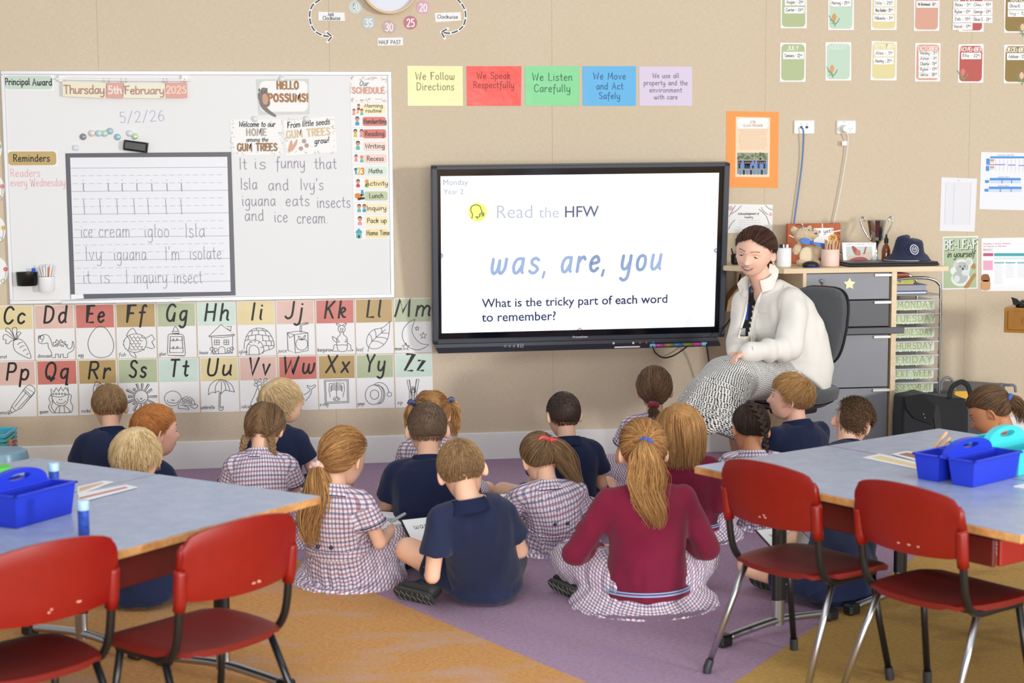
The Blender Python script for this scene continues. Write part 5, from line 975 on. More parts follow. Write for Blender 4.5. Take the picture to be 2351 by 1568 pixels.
for dx, col in ((-.022, '#19191b'), (-.012, '#1c1c1e'), (-.004, '#ededee'), (.016, '#f1f1f1'), (.02, '#e4e4e4')): MB().cap(bs+np.array([dx*.6, 0, .02]), bs+np.array([dx, .0, h+.014]), .0055, .0055, 8).build('pen', M(col, .4), smooth=True)['label'] = {'#19': 'black pen at the left in the white cup on the desk', '#1c': 'second black pen in the white cup on the desk', '#ed': 'pale pen beside the black pens in the white desk cup', '#f1': 'white pen at the right in the white desk cup', '#e4': 'grey-white pen at the far right in the white desk cup'}[col[:3]]
for o in COL.objects:
    if o.name.split('.')[0] == 'pen' and 'category' not in o: o['category'] = 'pen'; o['group'] = 'pens in the white desk cup'
t, bs, r, h = cup('pencil_cup', 1906, 40, 572, -.47, M('#efd2c6', .45), 'pale pink cup holding wooden sticks and a hand-shaped wooden piece')
for dx, dz, col in ((-.03, .05, '#c99a78'), (-.024, .045, '#6d4836'), (.022, .05, '#d8ae8a')): MB().cap(bs+np.array([dx*.8, 0, .02]), bs+np.array([dx, 0, h+dz]), .004, .004, 8).build('pencil', M(col, .6), smooth=True)['label'] = {'#c9': 'tan wooden stick at the left of the pink cup', '#6d': 'dark brown stick in the pink cup', '#d8': 'light wooden stick at the right of the pink cup'}[col[:3]]
b = MB()
for x0, y0, x1, y1, r_ in ((1897, 573, 1899, 556, .012), (1904, 573, 1905, 558, .012), (1911, 573, 1912, 556, .012), (1918, 573, 1922, 556, .011), (1925, 574, 1927, 560, .008)): b.cap(P(x0, y0+3, -.47), P(x1, y1, -.47), r_, r_*.9, 10, flat=.5)
tag(b.build('wooden_hand', M('#d8b28c', .6), smooth=True), 'pale wooden hand-shaped piece standing in the pink cup', 'hand')
for o in COL.objects:
    if o.name.split('.')[0] == 'pencil' and 'category' not in o: o['category'] = 'stick'; o['group'] = 'sticks in the pink cup'
# orange bag with paper, badge
def orange_bag():
    Y = -.14; t = thing('orange_book', P(1868, 560, Y), 'orange patterned picture book standing against the wall behind the teddy', 'book'); pl = Plane((0, Y-.02, 0), (1, 0, 0), (0, 0, 1))
    a, bq = pl.uv(1810, 514), pl.uv(1930, 514); z1 = a[1]; z0 = DT; xl = pl.uv(1807, 560)[0]
    b = MB(); b.box(((xl+bq[0])/2, Y-.008, (z0+z1)/2), (bq[0]-xl, .022, z1-z0), bev=.003); b.build('cover', M('#b35208', .5, noise=.15, nscale=12), t)
    k = Ink(pl, .0006); r = random.Random(3)
    for i in range(9):
        x = 1815+r.uniform(0, 105); y = r.choice([518, 522, 530, 580, 595, 600]) if i < 7 else r.uniform(530, 600); k.pline([(x, y+6), (x+10, y-3), (x+22, y+1), (x+30, y+8)], 1.6)
    for i in range(6): k.pline([(1922-i*.5, 530+12*i), (1928, 538+12*i)], 1.6)
    k.build('dark_branches', M('#3c2a22', .5), t)
    k = Ink(pl, .0008)
    for q in ([(1841, 514), (1845, 522)], [(1888, 514), (1888, 524)], [(1914, 532), (1929, 529)], [(1925, 583), (1930, 584)], [(1812, 540), (1822, 545)]): k.pline(q, 2.4, smooth=False)
    k.build('white_stripes', PAPER, t)
    k = Ink(pl, .001); k.ppoly([(1868, 524), (1913, 523), (1915, 560), (1868, 560)]); k.build('white_panel', PAPER, t)
    k = Ink(pl, .0014); ptext(k, 'are yet?', 1868, 535, 1912, 9, 1.2, gap=1.6, space=4); k.build('lettering', INK, t)
    k = Ink(pl, .0018); k.ppoly(star(1912, 547, 14)[:-1] if False else ellp(1912, 547, 11, 10, n=9)[:-1]); k.build('gold_badge', M('#e9a62a', .4), t)
    k = Ink(pl, .0024); ptext(k, '20', 1907, 549, 1917, 7, 1.4); k.build('lettering', INK, t)
orange_bag()
def teddy():
    Y = -.36; t = thing('teddy_bear', F(1853, 612, DT), 'cream plush teddy bear with a blue ribbon bow, sitting on the desk', 'teddy'); S = 1/430
    def e(c, rx, rz, ry=None, Yo=0, rot=0): 
        a = math.radians(rot); R = np.array([[math.cos(a), 0, math.sin(a)], [0, 1, 0], [-math.sin(a), 0, math.cos(a)]]); return dict(c=P(c[0], c[1], Y+Yo), r=(rx*S, (ry or rx)*S, rz*S), R=R)
    b = MB()
    for q in (e((1858, 588), 24, 27, 20, 0, -10), e((1846, 541), 25, 19, 20, -.02), e((1866, 537), 15, 12, 14, -.04), e((1823, 528), 9, 9, 6), e((1858, 524), 8, 7, 6), e((1830, 572), 10, 15, 9, -.03, 25), e((1880, 577), 11, 16, 10, -.02, -20), e((1872, 605), 13, 9, 14, -.06), e((1840, 603), 12, 9, 12, -.04)): b.ell(q['c'], q['r'], q['R'], 20, 14)
    me = remesh(b, .006, 2); V = mv(me); n = vnoise(V*90)*.0022+vnoise(V*210)*.0012; me2 = me; nn = mn(me); setv(me, V+nn*n[:, None])
    mesh_obj('body', me, M('#dcc4a0', .95, noise=.1, nscale=60, sheen=.6, bump=.6, bscale=500), t)
    b = MB(); b.ell(P(1851, 588, Y-.047), (17*S, .012, 22*S), None, 16, 10); b.build('belly', M('#e7d5b5', .95, sheen=.6), t, smooth=True)
    for x, y in ((1857, 528), (1866, 529)): MB().ell(P(x, y, Y-.075), (.0035,)*3, None, 10, 7).build('eye', BLACK, t, smooth=True)
    MB().ell(P(1874, 536, Y-.08), (.006, .005, .005), None, 10, 7).build('nose', M('#4b3a33', .4), t, smooth=True)
    b = MB()
    for q in ([(1836, 552), (1846, 546), (1858, 548), (1864, 556), (1856, 562), (1844, 560)], [(1866, 555), (1880, 557), (1895, 559), (1895, 569), (1878, 565), (1868, 560)]): b.prism([P(x, y, Y-.085) for x, y in q], (0, .012, 0))
    b.ell(P(1864, 557, Y-.085), (.010, .008, .010), None, 12, 8); b.build('ribbon_bow', M('#2f6fc9', .35), t, auto=60)
def mouse():
    p = P(1861, 609, -.52); p[2] = DT; b = MB(); V = []
    b.ell(p+np.array([0, 0, .012]), (.047, .035, .022), None, 24, 12)
    b.v = [(x, y, max(z, DT+.001)) for x, y, z in b.v]; t = b.build('computer_mouse', M('#17181c', .35), smooth=True); tag(t, 'black computer mouse with a blue base on the desk edge', 'mouse')
    q = MB(); q.ell(p+np.array([.006, 0, .003]), (.047, .036, .006), None, 24, 8); q.v = [(x, y, max(z, DT+.0005)) for x, y, z in q.v]; q.build('blue_base', M('#2a3fc0', .4), t, smooth=True)
mouse()
def laptop():
    Y = -.42; x0, x1 = X_(1930, 612, Y), X_(2136, 612, Y); t = thing('closed_laptop', ((x0+x1)/2, Y, DT), 'closed black laptop under the photo card and the hat', 'laptop')
    b = MB(); b.box(((x0+x1)/2, Y, DT+.008), (x1-x0, .26, .012), bev=.005); b.build('base', M('#26272b', .4), t); b = MB(); b.box(((x0+x1)/2, Y+.002, DT+.019), (x1-x0-.012, .255, .009), bev=.004); b.build('lid', M('#3a3a3d', .35), t)
laptop()
LT = DT+.024
def photo_card():
    Y = -.46; t = thing('photo_card', P(1972, 585, Y), 'white framed photo card of a red-costumed child leaning on the laptop', 'photo'); z0 = LT; pl = Plane((0, Y, 0), (1, 0, 0), (0, .12, 1))
    c = [pl.uv(*q) for q in ((1933, 557), (2011, 557), (2012, 605), (1936, 605))]
    b = MB(); b.prism(pl.pt(c, 0), pl.n*.003); b.build('card', M('#f4f4f6', .4), t)
    k = Ink(pl, .0036); k.ppoly([(1943, 566), (2002, 566), (2003, 602), (1945, 603)]); k.build('photo_background', M('#c9b9a6', .4), t)
    k = Ink(pl, .0040); k.ppoly([(1943, 566), (2002, 566), (2002, 576), (1943, 590)]); k.build('photo_wall', M('#c4c9c4', .4), t)
    k = Ink(pl, .0044); k.ppoly([(1955, 567), (1961, 566), (1972, 578), (1974, 586), (1962, 584)], True); k.ppoly([(1986, 567), (1989, 567), (1985, 583), (1981, 584)]); k.ppoly([(1946, 602), (1960, 592), (1980, 590), (1992, 596), (1985, 602)], True); k.build('photo_red', M('#a3474c', .5), t)
    k = Ink(pl, .0048); k.circ(pl.uv(1969, 580), .016, 12); k.build('photo_face', M('#c07a66', .6), t)
    k = Ink(pl, .0040); ptext(k, 'HAPPY LIBRARY TEAM', 1941, 563.5, 2006, 4, .6, gap=1.5, space=3); k.build('lettering', M('#b9c3d3', .6), t)
photo_card()
def trophy():
    Y = -.24; b0 = P(2011, 600, Y); b0[2] = DT; z = lambda y: Z_(2011, y, Y)-DT; s = abs(X_(2012, 560, Y)-X_(2011, 560, Y))
    t = thing('trophy_cup', b0, 'silver trophy cup with two curled handles behind the photo card', 'trophy'); ch = M('#c9c7c6', .08, 1)
    prof = [(24*s*.6, 0.0), (24*s*.6, z(600)), (9*s, z(596)), (4*s, z(585)), (4*s, z(570)), (6*s, z(562)), (13*s, z(552)), (16*s, z(535)), (19*s, z(517)), (21*s, z(506)), (20*s, z(505)), (17*s, z(515)), (10*s, z(548)), (.001, z(555))]
    b = MB(); b.lathe(b0, [(.04, 0), (.042, .004), (.042, z(600)), (.036, z(597))], 24); b.build('base', M('#1b1b1e', .25), t, auto=40)
    b = MB(); b.lathe(b0, prof[2:], 12); b.build('bowl', ch, t, auto=25)
    for sg in (-1, 1):
        pts = cat_rom([b0+np.array([sg*dx*s, 0, z(y)]) for dx, y in ((12, 552), (22, 540), (32, 522), (37, 505), (33, 498), (27, 502), (29, 508))], 6)
        b = MB(); b.tube(pts, .0045, 8); b.build('handle', ch, t, smooth=True)
trophy()
def bottle():
    Y = -.34; b0 = P(2034, 600, Y); b0[2] = DT; z = lambda y: Z_(2034, y, Y)-DT; t = thing('amber_bottle', b0, 'small amber bottle with a black pump top, mostly hidden behind the hat', 'bottle')
    MB().lathe(b0, [(.022, 0), (.024, .005), (.024, z(575)), (.018, z(566)), (.009, z(560)), (.009, z(556))], 20).build('glass_body', M('#7a3e16', .15, coat=.6), t, auto=50)
    MB().lathe(b0, [(.012, z(558)), (.012, z(548)), (.006, z(546)), (.005, z(538)), (.001, z(538))], 16).build('pump_cap', BLACK, t, auto=50)
bottle()
def hat():
    Y = -.43; b0 = P(2084, 606, Y); b0[2] = LT; s = abs(X_(2085, 580, Y)-X_(2084, 580, Y)); z = lambda y: Z_(2084, y, Y)-LT
    t = thing('bucket_hat', b0, 'navy bucket hat with a white round emblem and white brim edging, on the laptop', 'hat'); nv = M('#222a48', .9, bump=.3, bscale=900, sheen=.15)
    n = 40; prof = [(52, 0), (49, .006), (43, .022), (36, z(583)), (33, z(572)), (30, z(556)), (27, z(550)), (20, z(547)), (8, z(545)), (.5, z(545))]
    V = []; 
    for r, zz in prof:
        for k in range(n):
            a = 2*math.pi*k/n; w_ = (1+.06*math.sin(3*a+.7)*(r > 35)); rx = r*s*w_; skew = (zz/z(545))*4*s
            V.append((rx*math.cos(a)*1.0+skew, rx*math.sin(a)*.8, max(zz+(.006*math.sin(2*a+1.1) if 1 < r < 48 else 0)-(0.010*math.cos(a)*(r < 35)), .0015)))
    Fs = [(i*n+k, i*n+(k+1) % n, (i+1)*n+(k+1) % n, (i+1)*n+k) for i in range(len(prof)-1) for k in range(n)]
    b = MB(); b.add(np.array(V)+b0, Fs); o = b.build('crown_and_brim', nv, t, smooth=True)
    pts = np.array(V[:n])+b0; b = MB(); b.tube(pts[10:32]+np.array([0, 0, .002]), .0018, 6); b.build('brim_edging', M('#e9ebf0', .6), t, smooth=True)
    pl = Plane(P(2096, 572, Y-.086), (1, .14, 0), (0, .32, 1)); k = Ink(pl, .001); u = pl.uv(2099, 573); k.line([u+.024*np.array([math.cos(a), math.sin(a)*1.1]) for a in np.linspace(0, 2*math.pi, 25)[:-1]], .005, True)
    k.line([u+.0145*np.array([math.cos(a), math.sin(a)*1.1]) for a in np.linspace(0, 2*math.pi, 21)[:-1]], .003, True)
    k.line([u+np.array([-.009, -.003]), u+np.array([-.005, .009]), u+np.array([0, 0]), u+np.array([.005, .009]), u+np.array([.009, -.003])], .003); k.line([u+np.array([-.006, -.009]), u+np.array([.006, -.009])], .003)
    k.build('emblem', M('#d5dae6', .6), t)
hat()
def router():
    Y = -.16; b0 = P(1690, 606, Y); b0[2] = DT; t = thing('black_router', b0, 'small black router with an upright aerial at the left end of the desk', 'router')
    b = MB(); b.box(b0+np.array([.01, 0, .03]), (.07, .05, .06), bev=.008); b.build('case', BLACK, t); b = MB(); b.tube([P(1688, 598, Y), P(1683, 585, Y), P(1679, 570, Y)], [.006, .005, .0035], 8); b.build('aerial', BLACK, t, smooth=True)
    b = MB(); b.tube(cat_rom([P(1700, 630, -.2), P(1697, 645, -.18), P(1694, 668, -.15)], 5), .006, 8); tag(b.build('desk_cable', BLACK, smooth=True), 'black cable hanging under the left end of the desk', 'cable')
router()
def basket_behind():
    Y = -.22; pts = [P(*q, Y) for q in ((1668, 715), (1672, 690), (1690, 665), (1712, 648), (1720, 650), (1700, 690), (1690, 715))]
    b = MB(); b.prism(pts, (0, .1, 0)); tag(b.build('leather_bag', M('#a37e52', .6, noise=.2, nscale=20)), 'tan leather bag corner behind the teacher, under the desk', 'bag')
basket_behind()
# ================================================================ DRAWER TROLLEY
def trolley():
    Y0, Y1 = -.45, -.12; xr = X_(2158, 750, Y0); xl = X_(2058.5, 700, DY)+.022; ch = M('#b8bbc0', .15, .95)
    t = thing('drawer_trolley', ((xl+xr)/2, (Y0+Y1)/2, 0), 'chrome tube trolley of green weekday-labelled drawers at the right of the desk', 'trolley')
    zt = Z_(2120, 640, Y0)
    for Yf in (Y0, Y1):
        pts = cat_rom([(xl, Yf, .02), (xl, Yf, .5), (xl, Yf, zt-.08), (xl+.012, Yf, zt-.02), (xl+.05, Yf, zt), (xl+.18, Yf, zt+.006), (xr-.05, Yf, zt-.004), (xr-.012, Yf, zt-.03), (xr, Yf, zt-.09), (xr, Yf, .5), (xr, Yf, .02)], 5)
        b = MB(); b.tube(pts, .0085, 10, up=(0, 1, 0)); b.build('chrome_frame', ch, t, smooth=True)
    for z in (.03, zt-.2):
        for x in (xl, xr): b = MB(); b.tube([(x, Y0, z), (x, Y1, z)], .006, 8); b.build('cross_bar', ch, t, smooth=True)
    zsh = Z_(2120, 677, Y0); b = MB(); b.box(((xl+xr)/2, (Y0+Y1)/2, zsh), (xr-xl-.01, Y1-Y0, .008), bev=.002); b.build('top_shelf', M('#8f9198', .2, .6), t)
    nm = ['MONDAY', 'TUESDAY', 'WEDNESDAY', 'THURSDAY', 'FRIDAY', 'NEXT WEEK', 'ASSESSMENT', 'MATHS', 'ENGLISH', 'INQUIRY']
    ys = [686+31.6*i for i in range(11)]; gl = M('#e4eae6', .25, coat=.4)
    for i, s in enumerate(nm):
        z1 = Z_(2110, ys[i], Y0)-.004; z0 = Z_(2110, ys[i+1], Y0)+.010
        d = MB().box(((xl+xr)/2, (Y0+Y1)/2, (z0+z1)/2), (xr-xl-.04, Y1-Y0-.04, z1-z0-.004), bev=.004).build('drawer', gl, t)
        MB().box(((xl+xr)/2, Y0-.004, z1-.004), (xr-xl-.018, .018, .009), bev=.002).build('drawer_rim', M('#c5c8ce', .3), d)
        pl = Plane((0, Y0+.018, 0), (1, 0, 0), (0, 0, 1)); k = Ink(pl, .0012); cx = (xl+xr)/2-.008; hw = (xr-xl)/2-.022
        k.poly([(cx-hw+.008, z0+.004), (cx+hw-.008, z0+.004), (cx+hw, z1-.014), (cx-hw, z1-.014)]); k.build('label_card', M('#c3d6bb', .5), d)
        k = Ink(pl, .0018); r = random.Random(i)
        for e in range(54):
            x = cx+r.uniform(-hw, hw); z = r.choice([z0+.006, z1-.017])+r.uniform(-.002, .002); k.circ((x, z), r.uniform(.002, .0045), 6)
        k.build('white_border', M('#eef2ee', .6), d)
        k = Ink(pl, .0022); L = hw*2*min(.92, .125*len(s)+.05); stroke_text(k, s, (cx-L/2+.02 if len(s) < 8 else cx-L/2+.005, z0+.017), (1, 0), .034, .0042, L, gap=2); k.build('lettering', M('#a9ac6c', .6), d)
    for x in (xl, xr):
        for y in (Y0, Y1): MB().ell((x, y, .014), (.012, .012, .014), None, 12, 8).build('foot', BLACK, t, smooth=True)
    zb = zsh+.004; 
    for z, h, m_, pg, w_, lab in ((zb, .016, '#e9ebee', '#1f5d9c', .23, 'white-covered thin book, lowest on the trolley top'), (zb+.0165, .036, '#2c4f93', '#a3a7b4', .225, 'thick blue hardcover book, middle of the stack on the trolley')):
        q = thing('stacked_book', ((xl+w_)/1, 0, z), lab, 'book', 'books on the trolley'); x0 = X_(2131, 670, Y0)-.2
        for zz in (z+.0012, z+h-.0012): MB().box((x0+.1, Y0+.11, zz), (.2, .2, .0022)).build('cover', M('#234a90', .4), q)
        MB().box((x0+.098, Y0+.11, z+h/2), (.19, .195, h-.006)).build('page_block', M(pg if h > .02 else '#dfe3ea', .8), q)
    x0 = X_(2101, 650, Y0); z = zb+.053; q = thing('picture_book', (x0-.1, Y0+.1, z), 'yellow and green picture book box on top of the book stack', 'book', 'books on the trolley')
    zz = Z_(2090, 635, Y0+.02); MB().box((x0-.065, Y0+.11, (z+zz)/2), (.13, .18, zz-z-.001), bev=.002).build('cover', M('#d9b53c', .4), q)
    k = Ink(Plane((0, Y0+.02, 0), (1, 0, 0), (0, 0, 1)), .0008); k.ppoly([(2062, 637), (2070, 637), (2069, 650), (2062, 648)]); k.build('blue_print', M('#3f8fd0', .5), q)
    k = Ink(Plane((0, Y0+.02, 0), (1, 0, 0), (0, 0, 1)), .001); k.ppoly(ellp(2082, 646, 8, 5)[:-1]); k.ppoly([(2088, 645), (2101, 640), (2101, 643), (2090, 649)]); k.build('green_print', M('#a9c25c', .5), q)
    MB().box((x0-.07, Y0+.1, zz+.010), (.1, .14, .016), bev=.003).build('red_folder', M('#b8605c', .5), tag(link('red_folder_stack', None), 'faded red folder lying on top of the picture book under the desktop', 'folder'))
trolley()
# ================================================================ WALL CABINET, TUB, BAG at the right
def wood_cabinet():
    Y = -.9; c0 = P(2305, 740, Y); z1, z0 = Z_(2307, 706, Y), Z_(2307, 763, Y); R = rotz(math.radians(-36)); L = lambda x, y, z: np.array([c0[0], Y, 0])+R@np.array([x, y, 0])+np.array([0, 0, z]); t = thing('timber_desk', L(.3, .2, 0), 'honey-brown timber desk with a drawer, its corner showing at the right edge', 'desk'); m_ = M('#b07a2c', .4, noise=.12, nscale=10)
    MB().box(L(.3, .2, (z0+z1)/2), (.6, .4, z1-z0), R, bev=.003).build('body', m_, t)
    for x, y in ((.56, .04), (.56, .36), (.3, .36)): MB().box(L(x, y, z0/2), (.04, .04, z0), R).build('leg', m_, t)
    d = MB().box(L(.30, -.004, (z0+z1)/2), (.56, .014, z1-z0-.03), R, bev=.004).build('drawer', M('#a8722a', .4, noise=.12, nscale=10), t)
    MB().box(L(.125, -.013, (z0+z1)/2), (.05, .012, .035), R, bev=.004).build('handle', M('#d9a870', .3, .3), d)
    q = L(.10, .07, z1)
    s = thing('black_ornament', q, 'glossy black winged ornament on the timber desk', 'ornament'); bl = M('#0d0d0f', .12)
    MB().lathe(q, [(.055, 0), (.06, .006), (.05, .014), (.02, .02)], 24, sy2=.7).build('base', bl, s, auto=50)
    b = MB(); b.prism([P(x, y, q[1]) for x, y in ((2330, 700), (2327, 688), (2325, 683), (2335, 686), (2343, 694), (2350, 688), (2354, 700), (2342, 704))], (0, .02, 0)); b.build('fin', bl, s)
wood_cabinet()
def tub_and_bag():
    Y = -.45; x0, x1 = X_(2160, 900, Y), X_(2338, 900, Y); z1 = Z_(2250, 892, Y)
    t = thing('grey_tub', ((x0+x1)/2, Y+.16, 0), 'grey flexible tub with loop handles and a yellow item inside, against the wall', 'tub'); cx = (x0+x1)/2; hx = (x1-x0)/2; gm = M('#6d6f77', .55)
    b = MB(); b.loft([(cx, Y+.2, z) for z in (.0, .01, z1-.01, z1, z1-.01, .05)], [hx*.82, hx*.86, hx*.99, hx, hx*.97, hx*.84], [.16, .17, .2, .2, .19, .16], (1, 0, 0), 36); b.build('tub_body', gm, t, auto=50)
    for px0, px1, py in ((2160, 2192, 866), (2296, 2332, 884)):
        a, c = P(px0, 897, Y+.05), P(px1, 900, Y+.05); m_ = P((px0+px1)/2, py, Y+.05); b = MB(); b.tube(cat_rom([a, a*.6+m_*.4+np.array([-.01, 0, .02]), m_, c*.6+m_*.4+np.array([.01, 0, .02]), c], 6), .008, 10, up=(0, 1, 0)); b.build('handle', M('#83858d', .5), t, smooth=True)
    b = MB(); q = [P(*p, Y-.0) for p in ((2193, 899), (2227, 898), (2229, 915), (2190, 915))]; b.prism(q, (0, .03, 0)); b.build('yellow_item', M('#e9b62a', .5), t)
    Yb = -.86; t = thing('black_bag', (X_(2140, 960, Yb), Yb+.1, 0), 'black fabric carry bag with a looped webbing handle beside the trolley', 'bag'); bk = M('#17181c', .75, bump=.3, bscale=300, sheen=.1)
    q = [P(*p, Yb) for p in ((2075, 912), (2122, 902), (2150, 908), (2218, 914), (2224, 940), (2222, 1040), (2070, 1040))]; lo = [np.array([q[5][0], Yb, .0]), np.array([q[6][0], Yb, .0])]
    b = MB(); b.prism(q[:5]+lo, (0, .16, 0)); me = remesh(b, .011, 8); V = mv(me); setv(me, V+mn(me)*(vnoise(V*11)*.006)[:, None]); mesh_obj('bag_body', me, bk, t)
    b = MB(); b.prism([P(*p, Yb-.012) for p in ((2076, 912), (2120, 906), (2148, 934), (2140, 975), (2098, 960), (2082, 940))], (0, .01, 0)); b.build('side_flap', M('#101114', .8), t)
    b = MB(); b.tube(cat_rom([P(*p, Yb-.005) for p in ((2180, 915), (2184, 893), (2196, 881), (2210, 877), (2222, 886), (2228, 905), (2230, 916))], 6), .014, 8, flat=.25, up=(0, 1, 0)); b.build('handle', bk, t, smooth=True)
    b = MB(); b.prism([P(*p, Yb-.008) for p in ((2140, 930), (2155, 930), (2166, 1005), (2150, 1005))], (0, .006, 0)); b.build('strap', M('#25272b', .7), t)
    for x, y in ((2120, 951), (2123, 959)): MB().ell(P(x, y, Yb-.014), (.005, .004, .005), None, 8, 6).build('stud', M('#8d9097', .3, .5), t, smooth=True)
tub_and_bag()
# ---- stacked baskets and toys on the far left
def baskets():
    Y = -.55; xr = X_(39, 1000, Y); rc = P(39, 980, -.6); zt = rc[2]; fc = F(13, 999, zt); dy = nz(rc-fc); hy = np.linalg.norm(rc-fc)/2; dx = np.array([-dy[1], dy[0], 0]); dx = dx if dx[0] < 0 else -dx; hx = .17; cen = (rc+fc)/2+dx*hx
    cols = ['#3fb6d4', '#4fb3b5', '#54b0ac', '#d0527c', '#5f9fae', '#c3cf3d']
    names = ['bright blue', 'teal', 'sea green', 'pink', 'grey-blue', 'lime']
    for i, c in enumerate(cols):
        z1 = zt-.021*i; t = MB(); hh = .10 if i == 5 else .10
        rects = [(1.0, z1-.016, 0), (1.0, z1, 0), (.95, z1, 0), (.94, z1-.012, 0), (.93, z1-.018, 1), (.80, z1-hh, 1), (.76, z1-hh+.004, 1)]
        V = [cen+dx*sx*hx*k+dy*sy2*hy*k+np.array([0, 0, z-cen[2]]) for k, z, _ in ((.93, z1-.016, 0), (1.0, z1-.014, 0), (1.0, z1, 0), (.95, z1, 0), (.84, z1-hh+.004, 0))+(((.80, z1-hh, 0),) if i == 5 else ()) for sx, sy2 in ((-1, -1), (1, -1), (1, 1), (-1, 1))]
        lower = [cen+dx*sx*hx*.87+dy*sy2*hy*.87+np.array([0, 0, z1-.05-cen[2]]) for sx, sy2 in ((-1, -1), (1, -1), (1, 1), (-1, 1))]
        V = lower+V; n4 = len(V)//4; t.add(V, [(4*j+k, 4*j+(k+1) % 4, 4*j+4+(k+1) % 4, 4*j+4+k) for j in range(min(n4-1, 5)) for k in range(4)]+[tuple(range(20, 24))]); o = t.build('stacked_basket', M(c, .4))
        tag(o, names[i]+' plastic basket, number %s from the top of the stack at the left edge' % ('one', 'two', 'three', 'four', 'five', 'six')[i], 'basket', 'nested baskets at the left edge')
    zs = zt-.022*5-.11; b = MB(); b.box((xr-.2, Y+.1, zs/2), (.26, .2, zs), bev=.01); tag(b.build('low_stand', M('#c9cdd0', .5)), 'low pale stand under the basket stack at the left edge', 'stand')
    p = P(4, 1018, -.75); MB().ell(p, (.05, .05, .045), None, 20, 12).build('orange_ball', M('#f0922f', .5, noise=.2, nscale=60), smooth=True); o = bpy.data.objects['orange_ball']; tag(o, 'orange crumpled ball in front of the basket stack', 'ball')
    Y2 = -1.15; c = P(2, 1036, Y2); z = c[2]; b = MB(); b.lathe((c[0], c[1], 0), [(.1, 0), (.12, .01), (.125, z-.03), (.118, z), (.10, z+.008), (.08, z-.002), (.04, z-.01), (.001, z-.01)], 32); o = b.build('round_stool', M('#7fa6c0', .3), auto=50); tag(o, 'pale blue round plastic tub with a grey top at the left edge', 'tub')
baskets()
teddy()
# ================================================================ TABLES AND CHAIRS
TH = .615
def lam_mat():
    t = NT('laminate'); tc = t.n('TexCoord').outputs['Object']; n = t.noise(tc, 16, 5, .6); n2 = t.noise(tc, 90, 4, .6)
    c = t.mix(t.rng(n, .35, .65), lin('#93a1bd'), lin('#a5b0c8')); c = t.mix(t.rng(n2, .45, .7, 0, .4), c, lin('#8290ad'))
    return t.set(Base_Color=c, Roughness=.32, Specular_IOR_Level=.55)
LAMT = lam_mat()
def edge_mat():
    t = NT('edge'); tc = t.n('TexCoord').outputs['Object']; n = t.noise(tc, 22, 4, .6); c = t.mix(t.rng(n, .35, .65), lin('#b5793f'), lin('#d2a26a')); c = t.mix(t.rng(t.noise(tc, 7, 4), .55, .7, 0, .7), c, lin('#8a5526')); return t.set(Base_Color=c, Roughness=.5)
EDGE = edge_mat(); RED_SHADED = M('#5a120d', .5); RED_LIT = M('#94190f', .45); CHROME = M('#b4b5b8', .3, 1); BLK = M('#141416', .35)  # rail red in a shaded and a lit tone, light put into the colour
def table(c0, u, v, wu, wv, label, legs=True):
    u = np.array([*nz(u), 0]); v = np.array([*nz(v), 0]); c0 = np.array([*c0, 0.]); g = .0012; Z1 = np.array([0, 0, 1.])
    R = np.stack([u, v, Z1], 1); t = thing('school_table', c0+u*wu/2+v*wv/2, label, 'table', 'classroom tables')
    ctr = c0+u*wu/2+v*wv/2
    MB().box(ctr+Z1*(TH-.014), (wu-2*g, wv-2*g, .024), R, bev=.003).build('edge_band', EDGE, t)
    MB().box(ctr+Z1*(TH-.001), (wu-.008, wv-.008, .002), R, bev=.0008).build('laminate_top', LAMT, t)
    for a, s in ((ctr-u*(wu/2-.05), (.016, wv-.24, .09)), (ctr+u*(wu/2-.05), (.016, wv-.24, .09))):
        MB().box(a+Z1*(TH-.075), s, R, bev=.003).build('side_rail', RED_LIT if 'far right' in label else RED_SHADED, t)
    for a in (ctr-v*(wv/2-.12), ctr+v*(wv/2-.12)): MB().box(a+Z1*(TH-.075), (wu-.13, .016, .09), R, bev=.003).build('end_rail', RED_LIT if 'right' in label and a is not ctr and (a-ctr)@v > 0 else RED_SHADED, t)
    MB().box(ctr+Z1*(TH-.034), (wu-.08, wv-.2, .014), R).build('tray_panel', BLK, t)
    for s in (-1, 1):
        a = ctr+v*s*(wv/2-.085)
        MB().loft([a+Z1*z for z in (.12, .3, TH-.04)], [.03]*3, [.02]*3, u, 16).build('leg_column', BLK, t, auto=50)
        MB().loft([a+Z1*z for z in (.03, .08, .16)], [.026]*3, [.017]*3, u, 16).build('leg_sleeve', CHROME, t, auto=50)
        pts = [a+u*x+Z1*z for x, z in ((-.25, .028), (-.15, .038), (0, .048), (.15, .038), (.25, .028))]; f = MB().tube(cat_rom(pts, 4), .016, 12, flat=.9).build('foot_bar', CHROME, t, smooth=True)
        for e in (-1, 1): MB().box(a+u*e*.262+Z1*.022, (.055, .045, .042), R, bev=.008).build('foot_cap', BLK, f)
    return t
uR, vR = np.array([.883, .47]), np.array([.47, -.883]); cR = np.array([1.35, -3.62])
uR = nz(uR); vR = nz(vR)
table(cR, uR, vR, .652, 1.3, 'blue-grey laminate table at right, nearest the red chairs there')
table(cR+uR*.654, uR, vR, .62, 1.3, 'blue-grey laminate table at far right, behind the table with the red chairs')
uL, vL = nz(np.array([-.753, .657])), nz(np.array([-.657, -.753])); cL = np.array([.10, -3.90])
table(cL, uL, vL, .70, 1.3, 'blue-grey laminate table at left, nearest the red chairs there')
table(cL+uL*.702, uL, vL, .60, 1.3, 'blue-grey laminate table at far left, holding the green item')
